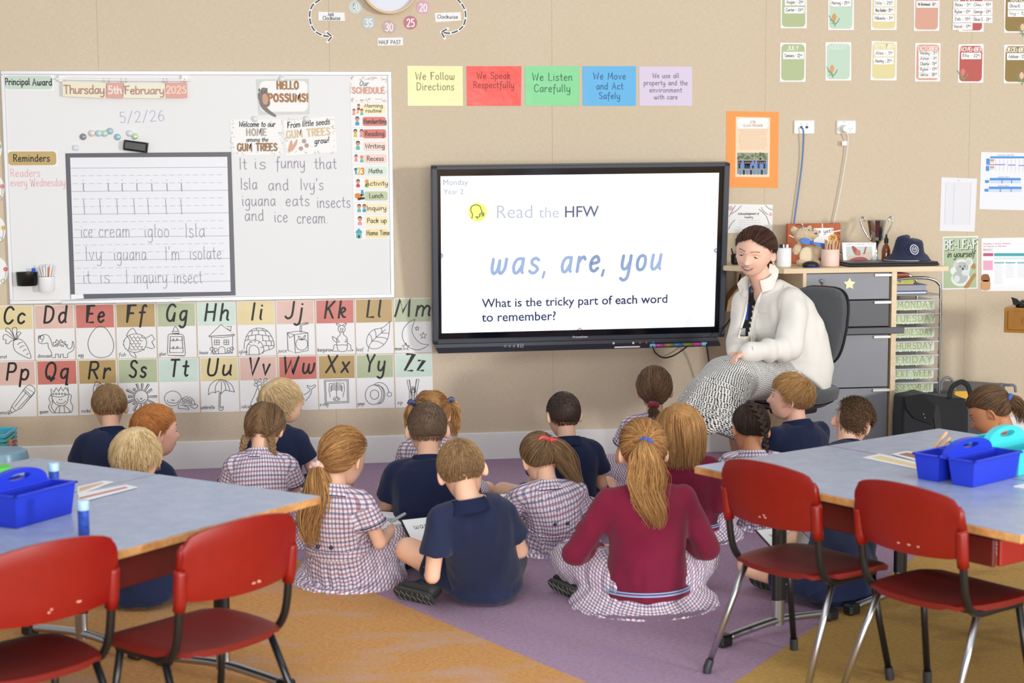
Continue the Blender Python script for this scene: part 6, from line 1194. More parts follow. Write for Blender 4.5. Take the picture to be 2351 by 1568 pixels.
def chair(O, f, label):
    f = np.array([*nz(f), 0.]); r = np.array([f[1], -f[0], 0]); O = np.array([*O, 0.]); Z1 = np.array([0, 0, 1.])
    L = lambda x, y, z: O + r*x + f*y + Z1*z
    t = thing('school_chair', O, label, 'chair', 'red school chairs'); red = M('#82110b', .36, noise=.05, nscale=30, bump=.12, bscale=420); red2 = M('#701612', .45, bump=.2, bscale=400)
    # seat: dished shell with rolled edges
    n, m_ = 15, 13; V = []
    for j in range(m_):
        for i in range(n):
            a = -1+2*i/(n-1); b_ = -1+2*j/(m_-1); wdt = .197-.012*max(0, -b_); k = .86+.14*(1-abs(b_)**3); x = a*wdt*k; y = .005+b_*.195*(.88+.12*(1-abs(a)**3))
            z = .382-.012*(1-a*a)*(1-b_*b_*.5)-.022*max(0, b_-.55)**1.4*2 + .010*max(0, -b_-.6) - .006*max(0, abs(a)-.86)/.14 - .004*max(0, abs(b_)-.9)/.1; V.append((x, y, z))
    top = [L(*p) for p in V]; bot = [L(p[0]*.985, .005+(p[1]-.005)*.985, p[2]-.013-.006*(max(abs(p[0])/.19, abs(p[1])/.19) > .93)) for p in V]; N = n*m_
    Fs = [(j*n+i, j*n+i+1, (j+1)*n+i+1, (j+1)*n+i) for j in range(m_-1) for i in range(n-1)]; Fb = [tuple(N+q for q in f_[::-1]) for f_ in Fs]
    rim = list(range(n))+[j*n+n-1 for j in range(1, m_)]+[(m_-1)*n+i for i in range(n-2, -1, -1)]+[j*n for j in range(m_-2, 0, -1)]
    Fr = [(rim[k], N+rim[k], N+rim[(k+1) % len(rim)], rim[(k+1) % len(rim)]) for k in range(len(rim))]
    MB().add(top+bot, Fs+Fb+Fr).build('seat', red2, t, auto=50)
    # backrest: curved shell, taller in the middle
    n, m_ = 19, 11; V = []
    for j in range(m_):
        for i in range(n):
            a = -1+2*i/(n-1); b_ = j/(m_-1); x = a*.192; zt = .716-.030*abs(a)**2.2-.026*max(0, (abs(a)-.78)/.22)**3; zb_ = .520-.010*(1-a*a)+.012*max(0, (abs(a)-.8)/.2)**2; z = zb_+(zt-zb_)*b_
            y = -.185-.022*(b_-.5)*1.2-.035*(1-a*a)+.006*abs(2*b_-1)**6; V.append((x, y, z))
    N = n*m_; fr = [L(*p) for p in V]; bk = [L(p[0], p[1]-.011, p[2]) for p in V]
    Fs = [(j*n+i, j*n+i+1, (j+1)*n+i+1, (j+1)*n+i) for j in range(m_-1) for i in range(n-1)]; Fb = [tuple(N+q for q in f_[::-1]) for f_ in Fs]
    rim = list(range(n))+[j*n+n-1 for j in range(1, m_)]+[(m_-1)*n+i for i in range(n-2, -1, -1)]+[j*n for j in range(m_-2, 0, -1)]
    Fr = [(rim[k], N+rim[k], N+rim[(k+1) % len(rim)], rim[(k+1) % len(rim)]) for k in range(len(rim))]
    bo = MB().add(fr+bk, Fs+Fb+Fr).build('backrest', red, t, auto=45)
    for s in (-1, 1):
        q = MB(); q.tube([L(s*.187, -.196, .672), L(s*.187, -.192, .655), L(s*.187, -.186, .60)], [.003, .009, .0135], 14, flat=1.2)
        q.tube([L(s*.187, -.189, .606), L(s*.187, -.186, .597), L(s*.187, -.180, .525), L(s*.186, -.174, .498)], [.016, .0185, .0175, .0165], 14); q.build('tube_sleeve', red, bo, smooth=True)
        pts = cat_rom([L(s*.187, -.182, .58), L(s*.186, -.170, .46), L(s*.184, -.155, .40), L(s*.181, -.125, .362), L(s*.178, -.08, .350), L(s*.175, .0, .350), L(s*.175, .10, .350)], 5)
        MB().tube(pts, .0115, 12, up=(r[0], r[1], 0)).build('side_frame', BLK, t, smooth=True)
        lg = MB().tube([L(s*.178, -.10, .352), L(s*.188, -.15, .24), L(s*.205, -.243, .03)], .0105, 12).build('leg', CHROME if 'right' in label else M('#2b2d31', .25, .6), t, smooth=True)
        MB().tube([L(s*.204, -.238, .042), L(s*.206, -.248, .018), L(s*.207, -.25, .001)], [.0135, .0145, .0135], 12).build('rubber_foot', M('#2e2f33', .5), lg, auto=50)
        lg = MB().tube([L(s*.175, .09, .352), L(s*.186, .115, .2), L(s*.2, .150, .03)], .0105, 12).build('leg', BLK, t, smooth=True)
        MB().tube([L(s*.199, .148, .042), L(s*.201, .152, .018), L(s*.202, .154, .001)], [.0135, .0145, .0135], 12).build('rubber_foot', M('#2e2f33', .5), lg, auto=50)
    for y in (-.09, .08): MB().tube([L(-.18, y, .352), L(0, y, .347), L(.18, y, .352)], .009, 10).build('cross_bar', BLK, t, smooth=True)
    q = MB(); r_ = random.Random(int(O[0]*100))
    for i in range(3): xx = r_.uniform(-.05, .07); c = L(xx, -.185+.0116-.035*(1-(xx/.192)**2)-.0155, r_.uniform(.535, .55)); q.ell(c, (.004+.004*r_.random(), .0016, .003), np.stack([r, f, Z1], 1), 8, 5)
    q.build('paint_scuffs', M('#c98b7c', .7), bo)
    return t
fA = nz(np.array([.87, .49]))
chair((1.634, -3.993), fA, 'red plastic school chair with chrome rear legs at right, nearer the seated children')
chair((1.926, -4.393), (.889, .457), 'red plastic school chair with chrome rear legs at the right edge')
chair((-.262, -4.47), (-.67, .74), 'red plastic school chair at left whose whole backrest shows, beside the table corner')
chair((-.712, -4.643), (-.62, .78), 'red plastic school chair cut by the left edge of the picture')
# ---- caddies
def caddy(C, ang, m_, label, items=True, L_=.30, W_c=.24, hh=.085, hz=.072):
    R = rotz(ang); C = np.array([C[0], C[1], TH]); t = thing('tool_caddy', C, label, 'caddy', 'plastic desk caddies')
    L = lambda x, y, z: C+R@np.array([x, y, z]); th = .004
    def bin_(x0, x1, y0, y1, nm):
        b = MB(); tp = .010
        o = [(x0+tp, y0+tp), (x1-tp, y0+tp), (x1-tp, y1-tp), (x0+tp, y1-tp)]; T = [(x0, y0), (x1, y0), (x1, y1), (x0, y1)]
        V = [L(x, y, .001) for x, y in o]+[L(x, y, hh) for x, y in T]+[L(x*1+(.004 if x == x0 else -.004), y+(.004 if y == y0 else -.004), hh) for x, y in T]+[L(x+(.004 if x == x0+tp else -.004), y+(.004 if y == y0+tp else -.004), .006) for x, y in o]
        Fs = [(0, 1, 2, 3)]+[(i, (i+1) % 4, 4+(i+1) % 4, 4+i) for i in range(4)]+[(4+i, 4+(i+1) % 4, 8+(i+1) % 4, 8+i) for i in range(4)]+[(8+i, 8+(i+1) % 4, 12+(i+1) % 4, 12+i) for i in range(4)]+[(15, 14, 13, 12)]
        b.add(V, Fs); return b.build(nm, m_, t, auto=30)
    a, c = L_/2, W_c/2
    bin_(-a, -.016, -c, -.003, 'bin'); bin_(-a, -.016, .003, c, 'bin'); bin_(.016, a, -c, c, 'bin')
    # rim
    for x0, y0, x1, y1 in ((-a, -c, a, -c), (-a, c, a, c), (-a, -c, -a, c), (a, -c, a, c), (-.016, -c, -.016, c), (.016, -c, .016, c)):
        mx, my = (x0+x1)/2, (y0+y1)/2; MB().box(L(mx, my, hh-.002), (abs(x1-x0)+.012, abs(y1-y0)+.012, .006), R, bev=.002).build('rim', m_, t)
    # arched handle with an opening
    no = 22; P2 = []
    for i in range(no+1): a_ = math.pi*i/no; P2.append((-(c-.008)*math.cos(a_), hh-.004+hz*math.sin(a_)**.8))
    hole = [(.05*math.cos(q), hh+hz*.5+hz*.17*math.sin(q)) for q in np.linspace(0, 2*math.pi, 2*no+1)[:-1]]
    outer = P2+[(y, hh-.004) for y in np.linspace(c-.008, -(c-.008), no+1)[1:-1]]
    hp = []; ctr_z = hh+hz*.5
    for y, z in outer: a_ = math.atan2(z-ctr_z, y*.6); hp.append((.045*math.cos(a_), ctr_z+hz*.17*math.sin(a_)))
    V = []; n = len(outer)
    for x in (-.012, .012):
        V += [L(x, y, z) for y, z in outer]; V += [L(x, y, z) for y, z in hp]
    Fs = []
    for i in range(n):
        j = (i+1) % n; Fs += [(i, j, n+j, n+i), (2*n+j, 2*n+i, 3*n+i, 3*n+j), (j, i, 2*n+i, 2*n+j), (n+i, n+j, 3*n+j, 3*n+i)]
    MB().add(V, Fs).build('handle', m_, t, auto=40)
    return t, L
BLUE = M('#2038c8', .4); TURQ = M('#43cdd6', .4)
def cpos(n, l, r):
    n, r = F(*n, TH), F(*r, TH); y = r-n; W = np.linalg.norm(y); y /= W; x = np.array([-y[1], y[0], 0]); l = F(*l, TH); x = x if (l-n)@x > 0 else -x; L = (l-n)@x if l is not None else .26
    return n, x, y, L, W
n0, xx, yy, LL, WW = cpos((2235, 1121), (2108, 1098), (2337, 1096)); cc = n0+xx*LL/2+yy*WW/2
t, L = caddy(cc[:2], math.atan2(-xx[1], -xx[0]), BLUE, 'blue caddy with two wooden pencils on the right-hand tables', L_=LL*1.04, W_c=WW*1.04, hh=.085, hz=.05)
for n_, (px, py, qx, qy) in enumerate(((2140, 1036, 2172, 994), (2153, 1036, 2180, 1007))):
    a = F(px, py, TH+.06); bq = P(qx, qy, a[1]+.02); MB().cap(a-(bq-a)*.3, bq, .006, .006, 10).build('wooden_pencil', M('#dcae86', .5), smooth=True); tag(bpy.data.objects['wooden_pencil' if n_ == 0 else 'wooden_pencil.001'], ('longer' if n_ == 0 else 'shorter')+' wooden pencil leaning in the blue caddy at right', 'pencil', 'pencils in the blue caddy')
caddy(cc[:2]+np.array([.20, .16]), math.atan2(-xx[1], -xx[0]), TURQ, 'turquoise caddy behind the blue one on the right-hand tables', L_=.26, W_c=.24, hh=.085, hz=.06)
n0, xx, yy, LL, WW = cpos((38, 1217), (-60, 1200), (176, 1178)); LL = .22; cc = n0+xx*LL/2+yy*WW/2
t, L = caddy(cc[:2], math.atan2(-xx[1], -xx[0]), BLUE, 'blue caddy holding a glue stick on the left-hand tables', L_=LL, W_c=WW, hh=.095, hz=.055)
def glue(c, h, label, parent=None, tilt=0):
    b0 = np.array(c, float); m1 = M('#3354b8', .35, noise=.3, nscale=70); m2 = M('#a8cdea', .3)
    o = parent or thing('glue_stick', b0, label, 'glue stick')
    g = MB().lathe(b0, [(.0145, 0), (.0155, .004), (.0155, h*.72), (.014, h*.73)], 20).build('glue_barrel' if not parent else 'glue_stick', m1, o, auto=50)
    MB().lathe(b0+np.array([0, 0, h*.73]), [(.0165, 0), (.0165, h*.24), (.015, h*.27), (.001, h*.27)], 20).build('glue_cap', m2 if not parent else M('#4f78e0', .35), g, auto=50)
p = F(193, 1229, TH); p[2] = TH; glue(p, .098, 'blue glue stick with a pale cap standing on the left table')
p = F(126, 1152, TH); p[2] = TH+.03; glue(p, .09, 'blue glue stick standing inside the blue caddy on the left table')
p = F(-6, 1100, TH); MB().box(p+np.array([-.03, 0, .02]), (.16, .09, .038), rotz(.4), bev=.01).build('green_pencil_case', M('#57d24c', .5)); tag(bpy.data.objects['green_pencil_case'], 'bright green case at the left edge behind the blue caddy', 'case')
# ---- papers on the tables
def table_sheet(c, m_, label, stripes, th=.0012, z=TH, name='paper_strip'):
    q = [F(x, y, z+.0006) for x, y in c]; o = MB().prism(q, (0, 0, th)).build(name, m_); tag(o, label, 'paper', 'strips on the tables')
    for cc, col in stripes: MB().prism([F(x, y, z+.0006+th) for x, y in cc], (0, 0, .0003)).build('printed_band', M(col, .5), o)
table_sheet([(178, 1118), (238, 1104), (260, 1106), (178, 1138)], LAM, 'white strip with a beige print, under the other strip on the left table', [([(182, 1120), (232, 1108), (240, 1109), (182, 1130)], '#d9b49a')])
table_sheet([(180, 1134), (290, 1113), (316, 1119), (180, 1154)], LAM, 'white strip with a pink band on the left table', [([(182, 1142), (288, 1117), (294, 1120), (182, 1147)], '#c98b8b')], z=TH+.0016)
table_sheet([(1980, 1051), (2020, 1042), (2110, 1062), (2108, 1078)], LAM, 'white strip with a pale yellow band beside the blue caddy', [([(2000, 1050), (2022, 1046), (2106, 1067), (2106, 1074)], '#ecd39c')])
table_sheet([(2046, 1043), (2082, 1036), (2108, 1040), (2108, 1060)], LAM, 'white strip with a brown-red band beside the blue caddy', [([(2062, 1043), (2082, 1039), (2106, 1043), (2106, 1053)], '#a8675a')], z=TH+.0016)
p = F(2345, 1118, TH); MB().box(p+np.array([.06, 0, .002]), (.14, .09, .003), rotz(.5)).build('white_card', LAM); tag(bpy.data.objects['white_card'], 'white card at the right edge of the table', 'card')
p = F(508, 1394, 0); MB().box(p+np.array([0, 0, .012]), (.035, .03, .024), rotz(.5), bev=.003).build('yellow_block', M('#e8dc2c', .4)); tag(bpy.data.objects['yellow_block'], 'small yellow block on the orange carpet under the left table', 'block')
# ================================================================ PEOPLE
def skinmat(c):
    t = NT('skin'); tc = t.n('TexCoord').outputs['Object']; n = t.noise(tc, 18, 4); n2 = t.noise(tc, 220, 3)
    L = np.array(lin(c)); d = tuple(L[:3]*np.array([1.0, .86, .82]))+(1,); t.bump(n2, .06, .001)
    t.b.inputs['Subsurface Weight'].default_value = .12; t.b.inputs['Subsurface Radius'].default_value = (.8, .3, .18); t.b.inputs['Subsurface Scale'].default_value = .008
    return t.set(Base_Color=t.mix(t.rng(n, .4, .7, 0, .8), tuple(L), d), Roughness=.5, Specular_IOR_Level=.4)
SK = {'fair': skinmat('#ebbfa3'), 'rosy': skinmat('#e9bba6'), 'tan': skinmat('#c98f68'), 'teach': skinmat('#f0c4ad')}
def gingham(k1, k2, base='#e9e2ea', Pp=.0165):
    t = NT('gingham'); uv = t.n('UVMap'); sp = t.n('SeparateXYZ'); t.l(uv.outputs[0], sp.inputs[0])
    def bands(c):
        f = t.math('FRACT', t.math('MULTIPLY', c, 1/Pp)); g = t.math('FRACT', t.math('MULTIPLY', c, .5/Pp))
        a = t.math('LESS_THAN', t.math('ABSOLUTE', t.math('SUBTRACT', f, .5)), .21); return a, t.math('LESS_THAN', g, .5)
    a, ga = bands(sp.outputs[0]); b, gb = bands(sp.outputs[1])
    ca = t.mix(ga, lin(k1), lin(k2)); cb = t.mix(gb, lin(k1), lin(k2))
    c = t.mix(t.math('MULTIPLY', a, .62), lin(base), ca); c = t.mix(t.math('MULTIPLY', b, .62), c, cb)
    f2 = t.math('FRACT', t.math('MULTIPLY', sp.outputs[0], 1/Pp)); thin = t.math('LESS_THAN', t.math('ABSOLUTE', t.math('SUBTRACT', f2, .02)), .05); c = t.mix(t.math('MULTIPLY', thin, .25), c, lin('#8a6ea0'))
    return t.set(Base_Color=c, Roughness=.85, Specular_IOR_Level=.2)
GING = gingham('#4a3f70', '#8a4a6b')
def cloth(c, bs=700, bump=.25, noise=.05): return M(c, .92, spec=.2, bump=bump, bscale=bs, noise=noise, nscale=9, sheen=.12)
NAVY = cloth('#252d4a'); NAVYD = cloth('#1c2442'); MAROON = cloth('#7c1d3a', 900, .3); SHORTS = cloth('#1e2742')
PIPE = M('#c9ced9', .5); STRIPE = M('#8fa9cf', .8)
def hairmat(c0, c1, rough=.6):
    t = NT('hair'); a = t.n('Attribute'); a.attribute_name = 'tint'; c = t.mix(a.outputs['Fac'], lin(c0), lin(c1))
    return t.set(Base_Color=c, Roughness=rough, Specular_IOR_Level=.35)
HM = {'lightbrown': hairmat('#6e543a', '#b89468'), 'ginger': hairmat('#94521f', '#cf8d50'), 'paleblond': hairmat('#b58e5c', '#f4e0b2'),
      'honey': hairmat('#855630', '#d8a86a'), 'brown': hairmat('#4d382a', '#8b6a4c'), 'dark': hairmat('#2a1f1b', '#584236'), 'buzz': hairmat('#4a3a2f', '#8a7159'), 'teach': hairmat('#2c1c18', '#6d4632'), 'mid': hairmat('#5c4531', '#a8845c'), 'boy17': hairmat('#835a34', '#d2a66c')}
# ---- head surface: radius by direction, head frame x right, y face, z up (child head, scale 1 -> metres)
def Rdir(d, face=1., adult=0.):
    d = np.asarray(d, float)
    def el(c, r):
        c = np.array(c); r = np.array(r); a = ((d/r)**2).sum(-1); b = -2*(d*c/r**2).sum(-1); cc = (c**2/r**2).sum()-1
        disc = np.clip(b*b-4*a*cc, 0, None); return (-b+np.sqrt(disc))/(2*a)
    r1 = el((0, -.010, .018), (.0725, .091, .084)); r2 = el((0, .024, -.036), (.052-.0*adult, .058, .072)); k = 60.
    r = np.log(np.exp(k*r1)+np.exp(k*r2))/k - .002
    def bump(dd, s, amp, sy=None):
        dd = nz(dd); 
        if sy is None: q = np.exp(-((d-dd)**2).sum(-1)/(2*s*s))
        else: q = np.exp(-((d[..., 0]-dd[0])**2/(2*s*s)+(d[..., 2]-dd[2])**2/(2*sy*sy)))*(d[..., 1] > 0)
        return amp*q
    r = r + bump((0, 1, -.22), .085, .010, .13)+bump((0, 1, -.33), .10, .0125, .07)          # bridge, nose tip
    for s in (-1, 1):
        r = r - bump((s*.36, 1, -.02), .13, .0075, .10)      # eye sockets
        r = r + bump((s*.45, 1, -.36), .17, .0045, .16)       # cheeks
        r = r + bump((s*.09, 1, -.37), .05, .003, .04)        # nostril wings
        r = r + bump((s*.30, 1, .17), .16, .0025, .06)        # brow
    r = r + bump((0, 1, -.58), .14, .0035, .04) + bump((0, 1, -.71), .13, .003, .04) - bump((0, 1, -.645), .16, .0022, .018)   # lips
    r = r + bump((0, 1, -1.12), .14, .005, .12) - bump((0, 1, -.93), .15, .002, .05)   # chin
    return r
def head_mesh_pts(n=56, m_=44):
    V = [(0, 0, 1)]
    for i in range(1, m_):
        a = math.pi*i/m_
        for k in range(n): t = 2*math.pi*k/n; V.append((math.sin(a)*math.cos(t), math.sin(a)*math.sin(t), math.cos(a)))
    V.append((0, 0, -1)); V = np.array(V)
    Fs = [(0, 1+k, 1+(k+1) % n) for k in range(n)]+[(1+i*n+k, 1+(i+1)*n+k, 1+(i+1)*n+(k+1) % n, 1+i*n+(k+1) % n) for i in range(m_-2) for k in range(n)]
    e = len(V)-1; b = 1+(m_-2)*n; Fs += [(b+k, e, b+(k+1) % n) for k in range(n)]
    return V, Fs
HV, HF = head_mesh_pts()
def Rot(yaw, pitch, roll):
    """yaw: + turns to the left (towards -x) seen from behind; pitch + looks down; roll + tips to the right"""
    a, p, r = map(math.radians, (yaw, pitch, roll)); Z = rotz(a); cp, sp = math.cos(-p), math.sin(-p); X = np.array([[1, 0, 0], [0, cp, -sp], [0, sp, cp]]); c, s = math.cos(r), math.sin(r); Y = np.array([[c, 0, s], [0, 1, 0], [-s, 0, c]])
    return Z@X@Y
def ear_pts(side, S):
    n, m_ = 20, 7; V = []; Fs = []
    for j in range(m_):
        f = j/(m_-1)
        for k in range(n):
            t = 2*math.pi*k/n; y = .0165*f*math.cos(t); z = .029*f*math.sin(t)*(1.0 if math.sin(t) > 0 else .95)
            z0 = z; y += .004*math.sin(t); h = (.0075*math.exp(-((f-.86)/.13)**2)-.004*math.exp(-(f/.4)**2)+.002*math.exp(-((f-.45)/.12)**2)*(math.cos(t) < .2)) if math.sin(t) > -.75 or True else 0
            V.append((h, y, z))
    Fs = [(j*n+k, j*n+(k+1) % n, (j+1)*n+(k+1) % n, (j+1)*n+k) for j in range(m_-1) for k in range(n)]
    N = len(V); 
    for k in range(n):
        t = 2*math.pi*k/n; V.append((-.003, .0155*math.cos(t)+.004*math.sin(t), .0275*math.sin(t)))
    for k in range(n):
        t = 2*math.pi*k/n; V.append((-.012, .009*math.cos(t)+.008, .018*math.sin(t)))
    Fs += [((m_-1)*n+k, (m_-1)*n+(k+1) % n, N+(k+1) % n, N+k) for k in range(n)]+[(N+k, N+(k+1) % n, N+n+(k+1) % n, N+n+k) for k in range(n)]
    V = np.array(V); V[:, 0] *= 1.0
    a = math.radians(32); c, s = math.cos(a), math.sin(a); V = np.stack([V[:, 0]*c+(-V[:, 1])*s, V[:, 0]*s+V[:, 1]*c, V[:, 2]], 1)   # lean away from the skull at the back
    V = V+np.array([.0745, -.012, -.012]); V[:, 0] *= side
    return V*S, Fs
def hand_mb(b, W, dirv, pn, s, side, curl=.6, spread=1.):
    """wrist W, pointing dirv, palm normal pn (palm faces +pn); side +1 right hand"""
    d = nz(dirv); p = nz(np.asarray(pn)-d*(np.asarray(pn)@d)); x = np.cross(d, p)*side
    L = lambda a, bq, c: W + (x*a + d*bq + p*c)*s
    b.cap(L(0, -.01, 0), L(0, .02, 0), .017*s, .020*s, 12, flat=.7, up=p)
    for i, (ox, ln, r) in enumerate(((.022, .036, .0072), (.008, .041, .0076), (-.007, .039, .0073), (-.021, .031, .0064))):
        b.cap(L(ox*.6, .012, 0), L(ox, .052, .001), .0105*s, .0095*s, 10)
        a = curl*(1+.1*i); q0 = L(ox, .052, .001); d1 = d*math.cos(a*.7)+p*math.sin(a*.7)+x*ox*2*spread; d2 = d*math.cos(a*1.6)+p*math.sin(a*1.6); d3 = d*math.cos(a*2.3)+p*math.sin(a*2.3)
        q1 = q0+d1*ln*.45*s; q2 = q1+d2*ln*.32*s; q3 = q2+d3*ln*.22*s
        b.cap(q0, q1, r*s, r*.95*s, 10); b.cap(q1, q2, r*.95*s, r*.88*s, 10); b.cap(q2, q3, r*.88*s, r*.75*s, 10)
    t0 = L(.015, .008, .004); t1 = L(.034, .030, .012); t2 = L(.036, .050, .018); b.cap(t0, t1, .0105*s, .0088*s, 10); b.cap(t1, t2, .0085*s, .0068*s, 10)
def merge(parts):
    V = []; Fs = []; n = 0
    for v, f in parts: V.append(np.asarray(v)); Fs += [tuple(i+n for i in q) for q in f]; n += len(v)
    return np.concatenate(V), Fs
def me_arrays(me):
    V = mv(me); Fs = [tuple(p.vertices) for p in me.polygons]; return V, Fs
# ---- strands
def strands_mesh(paths, wid, thick=.5, tint=None, nrm=None, taper=(.6, 1., .25)):
    """paths (N,K,3); flattened 4-sided tubes"""
    Nn, K, _ = paths.shape; T = np.gradient(paths, axis=1); T /= np.linalg.norm(T, axis=2, keepdims=True)+1e-9
    nr = nrm if nrm is not None else paths/(np.linalg.norm(paths, axis=2, keepdims=True)+1e-9)
    A = np.cross(T, nr); A /= np.linalg.norm(A, axis=2, keepdims=True)+1e-9; B = np.cross(A, T)
    s = np.linspace(0, 1, K); pr = np.interp(s, [0, .35, 1], taper)[None, :, None]; w = np.asarray(wid).reshape(-1, 1, 1)*pr
    V = np.stack([paths+A*w, paths+B*w*thick, paths-A*w, paths-B*w*thick], 2).reshape(-1, 3)
    base = (np.arange(Nn)[:, None, None]*K + np.arange(K-1)[None, :, None])*4; k = np.arange(4)[None, None, :]; k2 = (np.arange(4)+1)[None, None, :] % 4
    Q = np.stack([base+k, base+k2, base+4+k2, base+4+k], -1).reshape(-1, 4)
    tt = np.repeat(tint if tint is not None else np.random.default_rng(1).uniform(0, 1, Nn), K*4)
    return V, Q, tt
def hair_obj(name, chunks, mat, parent, Mx):
    """chunks of (V,Q,tint) head-local -> one mesh"""
    V = np.concatenate([c[0] for c in chunks]); n = 0; Qs = []
    for c in chunks: Qs.append(c[1]+n); n += len(c[0])
    tt = np.concatenate([c[2] for c in chunks]); V = V@Mx[0].T+Mx[1]
    me = fast_mesh(V, None, np.concatenate(Qs)); at = me.attributes.new('tint', 'FLOAT', 'POINT'); at.data.foreach_set('value', tt.astype(np.float32))
    return mesh_obj(name, me, mat, parent)
def unit(v): return v/(np.linalg.norm(v, axis=-1, keepdims=True)+1e-9)
def hair_mask(d, kind):
    """signed: >0 inside the hair region"""
    x, y, z = d[..., 0], d[..., 1], d[..., 2]
    hl = {'mohawk': .52, 'boy': .52, 'girl': .50, 'fringe': .36, 'teach': .60}[kind]
    # front hairline z rises to hl at y=1, drops past the ear, nape
    nape = {'mohawk': -.5, 'boy': -.56, 'girl': -.68, 'fringe': -.62, 'teach': -.66}[kind]
    t = np.clip((y+.15)/.85, 0, 1); line = np.where(y > -.15, -.06+(hl+.06)*np.clip(t*1.35, 0, 1)**.8, nape+(-.06-nape)*np.clip((y+.62)/.47, 0, 1)**1.5)
    if kind == 'mohawk': line = line+np.clip((np.abs(x)-.40)*5, 0, 1.2)*(z < .72)
    if kind == 'teach': line = line+np.where(y > .2, .07-.36*np.abs(x), 0)
    return z-line
def roots(n, kind, seed, margin=.03):
    r = np.random.default_rng(seed); d = unit(r.normal(size=(n*5, 3))); mk = hair_mask(d, kind) > margin; return d[mk][:n]
def cap_mesh(kind, th, tintv=.25, bumpy=0., n=72, m_=52, rp=.10):
    V, Fs = head_mesh_pts(n, m_); mk = hair_mask(V, kind); R = Rdir(V); k = np.clip(mk/rp, 0, 1); k = k*k*(3-2*k)
    rad = R-.004+(th+.004)*k + bumpy*vnoise(V*9)*k; P_ = V*rad[:, None]; keep = [f for f in Fs if len(f) == 4 and max(mk[list(f)]) > -.02]
    used = sorted({i for f in keep for i in f}); mp = {u: i for i, u in enumerate(used)}; Q = np.array([[mp[i] for i in f] for f in keep])
    tt = np.clip(tintv+.15*vnoise(V[used]*25), 0, 1); return P_[used], Q, tt
def flow_paths(d0, L, K, field, lift0, lift1, seed, grav=0., wob=0., headR=1.0):
    """integrate strands over the head; field(p_unit)->direction"""
    r = np.random.default_rng(seed); N = len(d0); lift0 = np.broadcast_to(lift0, (len(d0),)); lift1 = np.broadcast_to(lift1, (len(d0),)); p = d0*(Rdir(d0)+lift0)[:, None]; out = [p.copy()]; L = np.broadcast_to(np.asarray(L, float), (N,)); st = (L/(K-1))[:, None]
    ph = r.normal(size=(N, 3))*wob; v = None
    for k in range(1, K):
        u = unit(p); f = field(u)+ph; f = f-u*(f*u).sum(-1, keepdims=True); f = unit(f); s = k/(K-1)
        if grav: f = unit(f*(1-grav*s)+np.array([0, -.12, -1.])*grav*s)
        v = f if v is None else unit(v*.45+f*.55); p = p+v*st; u = unit(p); rr = np.linalg.norm(p, axis=1); need = Rdir(u)+lift0+(lift1-lift0)*s*(.6+.8*r.random(N))
        p = u*np.maximum(rr, need)[:, None] if grav else u*need[:, None]; out.append(p.copy())
    return np.stack(out, 1)
def crown_field(c=(0.05, -.45, .9), fwd=.0, down=.35):
    c = nz(c)
    def f(u): 
        v = u-c; return unit(v)+np.array([0, fwd, -down])
    return f
def to_tie(d0, tie, tie_r, K, lift, seed):
    r = np.random.default_rng(seed); s = np.linspace(0, 1, K)[None, :, None]; td = nz(tie); e = td+r.normal(size=(len(d0), 3))*.05
    D_ = unit(d0[:, None, :]*(1-s)+e[:, None, :]*s); lf = lift*(.6+.8*r.random((len(d0), 1)))*np.sin(np.pi*np.clip(s[..., 0]*.9+.1, 0, 1))+.004
    rad = Rdir(D_)+lf; k = np.clip((s[..., 0]-.82)/.18, 0, 1)**2; rad = rad*(1-k)+tie_r*k; return D_*rad[..., None]
def tail(center, n, prof, seed, wave=0., wf=5., flare=0.):
    """center (K,3); bundle of strands with radius profile"""
    r = np.random.default_rng(seed); K = len(center); a = r.uniform(0, 6.28, n); q = np.sqrt(r.random(n)); s = np.linspace(0, 1, K); T = unit(np.gradient(center, axis=0)); X = unit(np.cross(T, np.array([.3, 1., .1]))); Y = np.cross(T, X)
    pr = np.interp(s, np.linspace(0, 1, len(prof)), prof)
    le = r.uniform(.72, 1.0, n); out = []
    nc = 8; ci = r.integers(0, nc, n); ca = r.uniform(0, 6.28, nc); cq = np.sqrt(r.uniform(.15, 1, nc)); cp = r.uniform(0, 6.28, nc)
    if wave >= .004: a = ca[ci]+r.normal(size=n)*.35/np.maximum(cq[ci], .4); q = np.clip(cq[ci]+r.normal(size=n)*.16, 0, 1.05)
    for i in range(n):
        si = s*le[i]; cx = np.stack([np.interp(si, s, center[:, j]) for j in range(3)], 1); Xi = np.stack([np.interp(si, s, X[:, j]) for j in range(3)], 1); Yi = np.stack([np.interp(si, s, Y[:, j]) for j in range(3)], 1); pi = np.interp(si, s, pr)
        ph = r.uniform(0, 6.28) if wave < .004 else cp[ci[i]]+r.normal()*.25; ra = pi*q[i]; aa = a[i]+.5*si*r.normal()
        out.append(cx+Xi*(ra*np.cos(aa)+wave*np.sin(wf*si*6.28+ph)*si**.5)[:, None]+Yi*(ra*np.sin(aa)+wave*np.cos(wf*si*6.28*.9+ph)*si**.5)[:, None])
    return np.stack(out), np.repeat((np.stack([np.cos(a), np.sin(a)], 1)[:, 0:1, None]*X[None]+np.sin(a)[:, None, None]*Y[None])[:, :, :], 1, 0)
